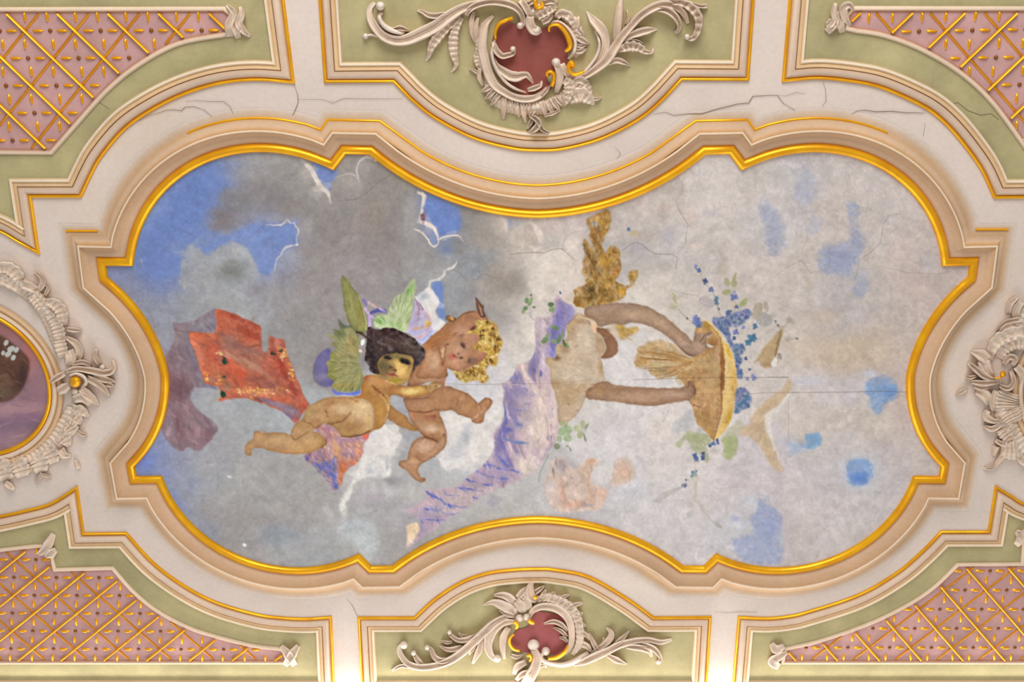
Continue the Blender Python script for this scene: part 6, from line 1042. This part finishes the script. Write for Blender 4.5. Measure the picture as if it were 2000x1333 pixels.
# ---- lower cartouche
c = at(1050, 1240)
lc_ = tag(empty('stucco_cartouche', (c[0], c[1], CEIL)), 'smaller cream stucco cartouche with rose centre and leafy side sprays below the fresco', 'stucco ornament', 'stucco cartouches')
poly_px(lc_, 'rose_field', [(997, 1261), (1000, 1246), (1010, 1232), (1029, 1226), (1036, 1214), (1046, 1198), (1060, 1196), (1100, 1206), (1110, 1232), (1106, 1256), (1106, 1266), (1095, 1276), (1081, 1280), (1060, 1276), (1030, 1276), (1009, 1270)], .008, M_PINK, (166, 92, 90))
many(lc_, [
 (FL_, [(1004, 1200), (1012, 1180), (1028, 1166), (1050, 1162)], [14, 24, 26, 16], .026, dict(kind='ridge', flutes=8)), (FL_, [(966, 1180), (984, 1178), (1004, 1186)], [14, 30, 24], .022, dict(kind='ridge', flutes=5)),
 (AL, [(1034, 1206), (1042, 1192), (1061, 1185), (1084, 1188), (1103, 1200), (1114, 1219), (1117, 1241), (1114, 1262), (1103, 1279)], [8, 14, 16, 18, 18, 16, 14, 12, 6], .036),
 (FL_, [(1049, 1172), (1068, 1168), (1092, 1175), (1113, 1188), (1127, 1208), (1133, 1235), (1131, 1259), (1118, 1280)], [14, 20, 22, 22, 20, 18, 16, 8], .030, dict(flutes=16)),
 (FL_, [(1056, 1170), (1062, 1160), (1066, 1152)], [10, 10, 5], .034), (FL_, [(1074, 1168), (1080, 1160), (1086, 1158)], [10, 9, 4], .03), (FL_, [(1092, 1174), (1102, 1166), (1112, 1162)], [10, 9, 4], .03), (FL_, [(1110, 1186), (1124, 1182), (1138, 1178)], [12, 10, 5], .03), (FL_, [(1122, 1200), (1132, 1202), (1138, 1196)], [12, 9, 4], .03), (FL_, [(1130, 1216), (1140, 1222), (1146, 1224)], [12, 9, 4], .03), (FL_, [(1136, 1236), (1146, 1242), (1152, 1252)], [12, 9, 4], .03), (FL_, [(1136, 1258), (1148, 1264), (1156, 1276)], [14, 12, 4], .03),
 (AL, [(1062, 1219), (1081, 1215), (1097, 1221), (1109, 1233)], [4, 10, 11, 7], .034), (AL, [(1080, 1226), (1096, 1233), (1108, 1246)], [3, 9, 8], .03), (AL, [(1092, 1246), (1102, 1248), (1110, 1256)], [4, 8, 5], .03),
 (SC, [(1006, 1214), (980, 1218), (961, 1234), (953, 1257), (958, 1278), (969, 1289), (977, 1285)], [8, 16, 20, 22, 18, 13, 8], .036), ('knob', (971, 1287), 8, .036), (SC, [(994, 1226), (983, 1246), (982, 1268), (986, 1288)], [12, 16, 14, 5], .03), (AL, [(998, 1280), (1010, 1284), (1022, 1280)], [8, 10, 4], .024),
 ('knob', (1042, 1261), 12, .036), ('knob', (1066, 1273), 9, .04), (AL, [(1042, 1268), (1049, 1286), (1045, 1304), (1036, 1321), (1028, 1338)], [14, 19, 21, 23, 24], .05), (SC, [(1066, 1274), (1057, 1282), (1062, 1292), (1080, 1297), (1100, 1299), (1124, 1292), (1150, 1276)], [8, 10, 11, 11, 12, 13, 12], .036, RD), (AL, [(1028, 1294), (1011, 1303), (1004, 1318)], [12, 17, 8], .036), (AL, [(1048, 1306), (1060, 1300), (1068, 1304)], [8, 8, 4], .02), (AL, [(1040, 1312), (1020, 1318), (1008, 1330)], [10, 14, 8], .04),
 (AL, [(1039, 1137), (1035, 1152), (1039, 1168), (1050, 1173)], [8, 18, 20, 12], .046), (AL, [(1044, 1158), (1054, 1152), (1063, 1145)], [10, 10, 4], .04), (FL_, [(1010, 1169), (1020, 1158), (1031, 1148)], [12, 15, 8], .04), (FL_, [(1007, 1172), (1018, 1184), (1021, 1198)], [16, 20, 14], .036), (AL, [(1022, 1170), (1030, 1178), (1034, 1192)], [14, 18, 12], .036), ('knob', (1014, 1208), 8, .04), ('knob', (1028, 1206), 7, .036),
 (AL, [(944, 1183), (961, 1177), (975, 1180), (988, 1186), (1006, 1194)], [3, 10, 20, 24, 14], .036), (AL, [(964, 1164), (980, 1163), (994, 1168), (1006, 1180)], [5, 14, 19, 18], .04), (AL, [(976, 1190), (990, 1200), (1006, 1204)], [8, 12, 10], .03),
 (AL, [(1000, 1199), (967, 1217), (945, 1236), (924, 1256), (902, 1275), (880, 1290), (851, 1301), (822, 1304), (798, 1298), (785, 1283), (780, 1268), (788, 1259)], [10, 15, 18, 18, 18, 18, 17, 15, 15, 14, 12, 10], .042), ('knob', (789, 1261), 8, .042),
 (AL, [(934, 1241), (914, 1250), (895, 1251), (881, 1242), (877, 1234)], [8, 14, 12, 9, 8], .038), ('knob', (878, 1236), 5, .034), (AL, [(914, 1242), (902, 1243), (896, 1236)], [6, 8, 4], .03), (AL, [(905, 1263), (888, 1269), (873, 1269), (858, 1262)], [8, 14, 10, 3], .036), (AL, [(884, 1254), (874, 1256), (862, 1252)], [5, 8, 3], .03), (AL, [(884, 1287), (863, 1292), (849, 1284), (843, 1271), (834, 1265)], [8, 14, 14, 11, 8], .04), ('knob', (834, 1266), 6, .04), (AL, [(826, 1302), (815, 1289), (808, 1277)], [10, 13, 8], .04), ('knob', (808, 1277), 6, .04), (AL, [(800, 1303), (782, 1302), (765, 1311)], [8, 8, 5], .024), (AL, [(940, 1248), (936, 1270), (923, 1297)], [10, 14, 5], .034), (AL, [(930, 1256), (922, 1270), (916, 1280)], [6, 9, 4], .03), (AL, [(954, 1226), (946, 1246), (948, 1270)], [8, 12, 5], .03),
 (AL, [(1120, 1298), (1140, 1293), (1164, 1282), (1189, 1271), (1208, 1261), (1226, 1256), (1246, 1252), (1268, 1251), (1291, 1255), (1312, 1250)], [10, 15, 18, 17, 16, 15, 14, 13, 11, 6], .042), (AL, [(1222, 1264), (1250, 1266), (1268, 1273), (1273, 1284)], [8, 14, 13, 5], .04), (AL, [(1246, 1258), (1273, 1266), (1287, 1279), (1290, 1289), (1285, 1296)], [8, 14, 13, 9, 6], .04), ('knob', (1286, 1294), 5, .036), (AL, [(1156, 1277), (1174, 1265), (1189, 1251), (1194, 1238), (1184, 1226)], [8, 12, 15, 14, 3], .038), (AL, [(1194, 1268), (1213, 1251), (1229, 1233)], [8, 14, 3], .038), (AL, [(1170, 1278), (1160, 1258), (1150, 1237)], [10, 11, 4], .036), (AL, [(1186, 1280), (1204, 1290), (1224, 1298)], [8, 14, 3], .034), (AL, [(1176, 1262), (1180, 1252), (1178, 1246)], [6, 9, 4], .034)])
for pts, w in (([(1016, 1272), (1004, 1269), (996, 1259), (996, 1248), (1004, 1240)], [5, 7, 7, 6, 4]), ([(1070, 1288), (1087, 1285), (1102, 1275), (1109, 1261)], [6, 10, 9, 4]), ([(1032, 1212), (1037, 1216), (1044, 1219)], [8, 10, 6]), ([(1002, 1216), (1009, 1219), (1010, 1225), (1006, 1230)], [5, 8, 8, 5]), ([(1029, 1283), (1035, 1281), (1038, 1287), (1034, 1294)], [6, 7, 7, 5])):
    orn(lc_, 'gilded_scroll', pts, w, .016, **GK)
knob(lc_, 'gilded_boss', 1045, 1168, 4.5, .014, M_GOLD, .046)

# ---- oval medallion at the left edge (and its twin, mostly beyond the right edge)
def medallion(cx, label, sgn):
    a, b = np.array(pl(cx, 744)), np.array(pl(cx + sgn * 157, 744)); r = abs(b[0] - a[0])
    ry = abs(pl(cx, 598)[1] - pl(cx, 889)[1]) / 2 * 1.085; cy = (pl(cx, 598)[1] + pl(cx, 889)[1]) / 2
    root = tag(empty('oval_medallion', (a[0], cy, CEIL)), label, 'medallion', 'medallions at the two ends')
    P = [(a[0] + r * math.cos(t), cy + r * 1.0 * math.sin(t)) for t in np.linspace(0, 2 * math.pi, 73)[:-1]]
    sweep('gilded_bead', P, bead(.009, -.009, .012, 8, .002), M_GOLD, root, (255, 196, 40), smooth=50)
    sweep('moulding', P, [(-.008, .003), (-.012, .012), (-.020, .017), (-.028, .014), (-.031, .009), (-.036, .014), (-.044, .016), (-.050, .012), (-.053, .003)], M_MOULD, root,
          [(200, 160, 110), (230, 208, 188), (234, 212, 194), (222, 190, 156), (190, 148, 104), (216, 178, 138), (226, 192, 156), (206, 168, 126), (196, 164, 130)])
    return root, P
ml, MLP = medallion(-61, 'round gilt-edged medallion with a painted head and shell border at the left edge', 1)
mr_, MRP = medallion(2161, 'gilt-edged medallion in a shell and acanthus border cut off at the right edge', -1)
MC_ = Canvas(-240., 570., 360., 350., 1.5, 5)
def paint_medallion(C):
    C.img[:] = np.array((158, 122, 132)) / 255.
    C.img *= (1 + .1 * C.noise(60) + .06 * C.noise(22) + .05 * C.noise(8))[..., None]
    for x, y, rx, ry, c, a in ((20, 640, 60, 30, (168, 112, 106), .8), (60, 690, 20, 40, (196, 120, 112), .8), (-30, 620, 90, 40, (150, 104, 104), .7), (75, 740, 14, 60, (160, 120, 128), .7), (40, 800, 60, 14, (186, 146, 150), .7), (20, 830, 60, 12, (130, 106, 126), .8), (60, 815, 40, 10, (142, 106, 136), .7), (10, 860, 60, 14, (180, 148, 152), .7), (-60, 850, 90, 30, (136, 108, 130), .7)):
        C.blob(x, y, rx, ry, c, a)
    hd = C.fill([(-120, 660), (-60, 640), (0, 655), (35, 680), (55, 700), (57, 722), (50, 745), (40, 765), (20, 782), (-10, 788), (-80, 790), (-130, 740)], (92, 62, 52), 1, 2, 1, .12)
    for x, y, rx, ry, c, a in ((20, 700, 24, 16, (110, 78, 60), .7), (45, 740, 10, 26, (70, 46, 46), .8), (5, 745, 20, 18, (128, 100, 80), .7), (0, 770, 30, 12, (120, 100, 84), .7), (-60, 710, 40, 40, (170, 128, 100), .8)):
        C.blob(x, y, rx, ry, c, a, 0, hd)
    C.dabs(hd, 160, 14, 3, 30, [(60, 40, 38), (120, 84, 64), (146, 110, 84), (80, 52, 46)], .45, 40)
    for x, y, r in ((12, 670, 6), (22, 682, 8), (32, 684, 6), (16, 692, 7), (26, 699, 6), (6, 690, 5)):
        C.blob(x, y, r, r * .7, (206, 212, 206), .9, 20 * r, None, .6, 2)
    C.dabs(C.mask([(-200, 780), (70, 780), (80, 840), (0, 900), (-200, 890)], True, 2), 160, 22, 3, -10, [(196, 160, 160), (126, 100, 124), (170, 136, 146), (206, 166, 160)], .35, 14)
paint_medallion(MC_)
def shell_border(root, rows): many(root, rows)
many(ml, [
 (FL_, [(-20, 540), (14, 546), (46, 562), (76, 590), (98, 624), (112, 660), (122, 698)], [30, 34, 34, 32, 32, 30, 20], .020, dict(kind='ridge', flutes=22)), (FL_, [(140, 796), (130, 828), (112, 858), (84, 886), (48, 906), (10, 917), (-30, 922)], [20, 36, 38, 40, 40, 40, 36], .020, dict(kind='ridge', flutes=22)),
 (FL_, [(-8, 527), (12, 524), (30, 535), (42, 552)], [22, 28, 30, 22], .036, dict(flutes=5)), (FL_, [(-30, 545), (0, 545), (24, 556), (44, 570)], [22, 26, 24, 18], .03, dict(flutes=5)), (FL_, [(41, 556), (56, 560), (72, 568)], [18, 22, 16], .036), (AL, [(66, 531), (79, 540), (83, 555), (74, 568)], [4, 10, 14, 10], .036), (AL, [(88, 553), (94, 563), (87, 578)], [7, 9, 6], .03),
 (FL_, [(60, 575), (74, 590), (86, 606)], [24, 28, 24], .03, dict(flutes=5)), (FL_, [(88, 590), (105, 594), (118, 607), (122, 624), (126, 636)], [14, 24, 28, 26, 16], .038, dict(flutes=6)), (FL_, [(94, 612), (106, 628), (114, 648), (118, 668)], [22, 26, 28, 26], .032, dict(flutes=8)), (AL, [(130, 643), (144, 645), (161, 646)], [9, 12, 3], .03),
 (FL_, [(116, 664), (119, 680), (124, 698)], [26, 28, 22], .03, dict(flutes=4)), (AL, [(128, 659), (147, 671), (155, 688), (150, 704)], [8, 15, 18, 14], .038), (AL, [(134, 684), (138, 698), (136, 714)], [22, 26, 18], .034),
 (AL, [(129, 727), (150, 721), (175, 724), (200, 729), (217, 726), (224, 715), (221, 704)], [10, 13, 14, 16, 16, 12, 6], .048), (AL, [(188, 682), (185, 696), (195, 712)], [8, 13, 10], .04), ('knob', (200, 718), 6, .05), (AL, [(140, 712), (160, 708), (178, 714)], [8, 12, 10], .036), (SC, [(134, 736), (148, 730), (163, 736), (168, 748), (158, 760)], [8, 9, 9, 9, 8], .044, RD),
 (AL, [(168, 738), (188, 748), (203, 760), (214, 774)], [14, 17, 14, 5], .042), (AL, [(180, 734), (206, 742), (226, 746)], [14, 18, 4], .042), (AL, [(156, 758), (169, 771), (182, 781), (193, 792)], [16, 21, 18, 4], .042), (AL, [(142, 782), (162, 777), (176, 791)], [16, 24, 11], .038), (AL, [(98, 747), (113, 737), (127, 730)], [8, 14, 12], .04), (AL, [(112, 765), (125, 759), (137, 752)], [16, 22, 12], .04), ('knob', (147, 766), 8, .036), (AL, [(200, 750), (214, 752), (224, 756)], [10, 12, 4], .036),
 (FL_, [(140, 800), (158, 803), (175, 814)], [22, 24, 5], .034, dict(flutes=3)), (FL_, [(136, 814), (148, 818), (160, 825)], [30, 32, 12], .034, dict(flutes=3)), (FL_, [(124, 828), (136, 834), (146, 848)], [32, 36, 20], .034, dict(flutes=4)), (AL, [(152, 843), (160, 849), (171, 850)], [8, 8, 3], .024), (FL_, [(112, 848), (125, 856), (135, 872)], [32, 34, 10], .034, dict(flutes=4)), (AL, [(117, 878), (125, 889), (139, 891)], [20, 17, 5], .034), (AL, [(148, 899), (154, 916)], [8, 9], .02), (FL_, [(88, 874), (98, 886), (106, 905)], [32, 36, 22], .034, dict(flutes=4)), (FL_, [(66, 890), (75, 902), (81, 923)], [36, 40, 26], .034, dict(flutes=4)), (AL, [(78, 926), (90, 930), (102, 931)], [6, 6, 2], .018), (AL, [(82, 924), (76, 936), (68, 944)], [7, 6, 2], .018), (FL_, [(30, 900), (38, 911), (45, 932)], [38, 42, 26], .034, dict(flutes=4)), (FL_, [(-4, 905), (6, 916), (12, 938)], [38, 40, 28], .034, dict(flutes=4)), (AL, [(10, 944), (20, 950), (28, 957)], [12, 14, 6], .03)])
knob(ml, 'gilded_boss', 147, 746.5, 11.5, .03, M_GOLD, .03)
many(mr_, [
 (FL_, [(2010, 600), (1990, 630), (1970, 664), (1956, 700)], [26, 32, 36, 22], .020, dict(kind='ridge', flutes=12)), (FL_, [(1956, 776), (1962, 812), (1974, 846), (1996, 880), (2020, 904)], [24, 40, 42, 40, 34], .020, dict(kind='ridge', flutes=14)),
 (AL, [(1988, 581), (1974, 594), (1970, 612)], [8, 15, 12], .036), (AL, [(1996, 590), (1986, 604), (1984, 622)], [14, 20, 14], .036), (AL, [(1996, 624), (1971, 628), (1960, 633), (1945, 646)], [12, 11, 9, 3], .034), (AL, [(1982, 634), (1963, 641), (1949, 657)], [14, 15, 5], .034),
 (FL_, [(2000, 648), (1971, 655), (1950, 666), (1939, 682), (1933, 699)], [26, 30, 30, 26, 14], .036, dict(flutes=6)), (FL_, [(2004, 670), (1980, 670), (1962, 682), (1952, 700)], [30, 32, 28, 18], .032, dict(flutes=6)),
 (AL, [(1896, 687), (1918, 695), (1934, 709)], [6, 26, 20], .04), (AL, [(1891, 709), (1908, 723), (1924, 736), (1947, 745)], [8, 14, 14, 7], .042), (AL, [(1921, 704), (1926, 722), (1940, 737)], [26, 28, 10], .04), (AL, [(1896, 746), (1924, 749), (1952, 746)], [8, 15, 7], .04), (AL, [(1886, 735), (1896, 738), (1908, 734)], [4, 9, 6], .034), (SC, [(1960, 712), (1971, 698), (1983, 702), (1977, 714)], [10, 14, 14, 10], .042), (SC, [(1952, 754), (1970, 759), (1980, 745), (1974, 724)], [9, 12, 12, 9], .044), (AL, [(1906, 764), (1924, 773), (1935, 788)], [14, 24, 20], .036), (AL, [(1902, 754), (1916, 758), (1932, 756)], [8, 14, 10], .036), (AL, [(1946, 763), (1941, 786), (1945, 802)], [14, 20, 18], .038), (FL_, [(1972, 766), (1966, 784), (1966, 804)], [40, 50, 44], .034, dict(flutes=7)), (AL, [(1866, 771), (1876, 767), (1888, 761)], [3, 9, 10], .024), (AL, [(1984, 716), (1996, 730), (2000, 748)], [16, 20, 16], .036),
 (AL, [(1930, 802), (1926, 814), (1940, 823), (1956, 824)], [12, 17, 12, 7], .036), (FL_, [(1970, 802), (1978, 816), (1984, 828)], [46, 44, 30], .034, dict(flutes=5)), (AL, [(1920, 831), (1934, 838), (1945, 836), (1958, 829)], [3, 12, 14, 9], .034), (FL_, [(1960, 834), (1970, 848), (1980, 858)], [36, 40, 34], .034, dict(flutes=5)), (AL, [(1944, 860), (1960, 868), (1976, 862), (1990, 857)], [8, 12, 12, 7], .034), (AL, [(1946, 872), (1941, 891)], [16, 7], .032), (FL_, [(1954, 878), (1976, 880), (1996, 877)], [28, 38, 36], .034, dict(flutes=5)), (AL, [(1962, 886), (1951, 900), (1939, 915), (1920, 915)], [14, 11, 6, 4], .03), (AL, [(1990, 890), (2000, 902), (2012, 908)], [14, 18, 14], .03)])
knob(mr_, 'gilded_boss', 1959, 731, 6.5, .03, M_GOLD, .03)
orn(mr_, 'gilded_scroll', [(1942, 737), (1950, 739), (1958, 735)], [3, 5, 5], .02, kind='round', mat=M_GOLD, base=.03)

# ---- little leaf clasps on the trellis frames
for root, rows in ((pTL, [[(442, 10), (456, 26), (447, 50), (449, 72)], [(469, 13), (472, 28), (466, 45), (475, 60), (489, 71)], [(458, 34), (460, 56), (466, 75)]]),
                   (pTR, [[(1632, 6), (1629, 24), (1632, 42), (1615, 63)], [(1613, 48), (1622, 46), (1630, 38)], [(1667, 20), (1659, 10), (1648, 17), (1650, 34), (1662, 51)], [(1640, 22), (1641, 44), (1645, 64)]]),
                   (pBL, [[(549, 1262), (564, 1281), (576, 1301)], [(583, 1261), (573, 1275), (556, 1301)], [(74, 1084), (90, 1070), (105, 1043)], [(88, 1088), (98, 1082), (110, 1074)]]),
                   (pBR, [[(1507, 1257), (1517, 1270), (1532, 1262)], [(1538, 1274), (1521, 1284), (1508, 1293), (1522, 1303)], [(1984, 1038), (1994, 1046), (2004, 1060)], [(2002, 1036), (1992, 1056), (1984, 1066)]])):
    for k, pts in enumerate(rows):
        orn(root, 'leaf_clasp', pts, [7, 16, 19, 14, 6][:max(2, len(pts))] if len(pts) > 3 else [9, 21, 11], .034)
# ------------------------------------------------------------------
# the fresco: the painted surface cut along its painted figures
# ------------------------------------------------------------------
def painted_parts(C, outline, h, owner, names, parent_of, mat):
    gx, gy = C.gx, C.gy
    X, Y = np.meshgrid(gx, gy)
    u = (X - PX) / FPX; v = (Y - PY) / FPX
    yy = SN + v * CT; zz = CT - v * SN; t = (HC - h) / zz
    WX, WY = u * t, yy * t
    # cells whose centre lies inside the outline
    cx = (WX[:-1, :-1] + WX[1:, 1:]) / 2; cy = (WY[:-1, :-1] + WY[1:, 1:]) / 2
    ins = np.zeros(cx.shape, bool)
    P = np.array(outline); Q = np.roll(P, -1, 0)
    for (x1, y1), (x2, y2) in zip(P, Q):
        c = (y1 > cy) != (y2 > cy)
        if abs(y2 - y1) > 1e-12: ins ^= c & (cx < (x2 - x1) * (cy - y1) / (y2 - y1) + x1)
    cid = np.where(ins, C.ids[:-1, :-1], -1).astype(np.int32)
    # connected pieces; specks fall back to the ground they lie on
    lab = np.arange(cid.size, dtype=np.int32).reshape(cid.shape)
    for _ in range(400):
        old = lab.copy()
        for sl_a, sl_b in (((slice(1, None), slice(None)), (slice(None, -1), slice(None))), ((slice(None), slice(1, None)), (slice(None), slice(None, -1)))):
            same = cid[sl_a] == cid[sl_b]
            m_ = np.minimum(lab[sl_a], lab[sl_b])
            lab[sl_a] = np.where(same, m_, lab[sl_a]); lab[sl_b] = np.where(same, np.minimum(lab[sl_b], m_), lab[sl_b])
        lab = lab.ravel()[lab]
        if (lab == old).all(): break
    pieces = []
    u_, cnt = np.unique(lab, return_counts=True)
    big = {}
    small = np.isin(lab, u_[cnt < 60]) & (cid > 0)
    cid[small] = 0
    for l_, n_ in zip(u_, cnt):
        k_ = cid.ravel()[l_]
        if n_ >= 60 and k_ > 0: pieces.append((int(k_), int(l_), int(n_)))
    pieces.sort(key=lambda q: (q[0], -q[2]))
    jobs = [(0, names[0], ins & (cid == 0))] + [(k_, names[k_], lab == l_) for k_, l_, n_ in pieces]
    lc = lin(np.clip(C.img, 0, 1))
    NXX = X.shape[1]
    objs = {}
    done = []
    for k, nm, sel in jobs:
        jj, ii = np.nonzero(sel & ins)
        if not len(jj): continue
        a = jj * NXX + ii
        quads = np.c_[a, a + NXX, a + NXX + 1, a + 1]
        used, inv = np.unique(quads, return_inverse=True)
        disp = {'left_wing': 'wing', 'right_wing': 'wing'}.get(nm, nm)
        me = bpy.data.meshes.new(disp)
        nv, nf = len(used), len(quads)
        me.vertices.add(nv); me.loops.add(nf * 4); me.polygons.add(nf)
        co = np.c_[WX.ravel()[used], WY.ravel()[used], np.full(nv, CEIL - h)]
        me.vertices.foreach_set('co', co.astype(np.float32).ravel())
        me.loops.foreach_set('vertex_index', inv.ravel().astype(np.int32))
        me.polygons.foreach_set('loop_start', (np.arange(nf) * 4).astype(np.int32))
        me.update(calc_edges=True)
        ca = me.color_attributes.new('Col', 'FLOAT_COLOR', 'POINT')
        ca.data.foreach_set('color', np.c_[lc.reshape(-1, 3)[used], np.ones(nv)].astype(np.float32).ravel())
        o = new_obj(disp, me, mat); objs.setdefault(nm, o); done.append((nm, o))
    for nm, o in done:
        p = parent_of.get(nm)
        if p in objs: o.parent = objs[p]
        else: put(o, owner)
    return objs
fresco = tag(empty('fresco', (0, YC, CEIL)), 'large ceiling fresco of two cherubs and a garlanded figure with a straw tray among clouds', 'fresco')
CV = paint_fresco()
fo = painted_parts(CV, FP, .004, fresco, PARTS, {'cherub_hair': 'winged_cherub', 'left_wing': 'winged_cherub', 'right_wing': 'winged_cherub', 'yellow_wreath': 'faun_cherub', 'faun_horn': 'faun_cherub', 'golden_hair': 'painted_person', 'straw_sheaf': 'straw_tray', 'blue_flowers': 'straw_tray', 'green_leaves': 'straw_tray'}, M_FRESCO)
PL = {'painted_sky': 'cloudy sky, blue-grey on the left and pale rose on the right', 'mauve_cloth': 'dusky mauve end of the billowing cloth', 'red_cloth': 'billowing red cloth with gold flecks',
      'winged_cherub': 'dark-haired cherub with green wings seen from behind', 'faun_cherub': 'small horned cherub with a wreath of yellow leaves', 'violet_drapery': 'violet and peach drapery with blue strokes', 'painted_person': 'bare torso and two arms holding the tray', 'straw_tray': 'golden straw tray with blue flowers',
      'small_bird': 'small brown bird beside the flowers', 'white_dove': 'pale dove with spread wings', 'ivy_sprig': 'sprigs of green ivy', 'peach_drapery': 'loose peach coloured drapery', 'flower_cloth': 'pink and blue flowered cloth under the winged cherub'}
for k, s_ in PL.items():
    if k in fo: fo[k]['label'] = s_

med = painted_parts(MC_, offset(np.array(MLP), -.002), .0035, ml, ['painted_background', 'painted_head', 'white_flower'], {'white_flower': 'painted_head'}, M_FRESCO)
fill_poly('painted_field', offset(np.array(MRP), -.002), .0035, M_PINK, mr_, (158, 122, 132))
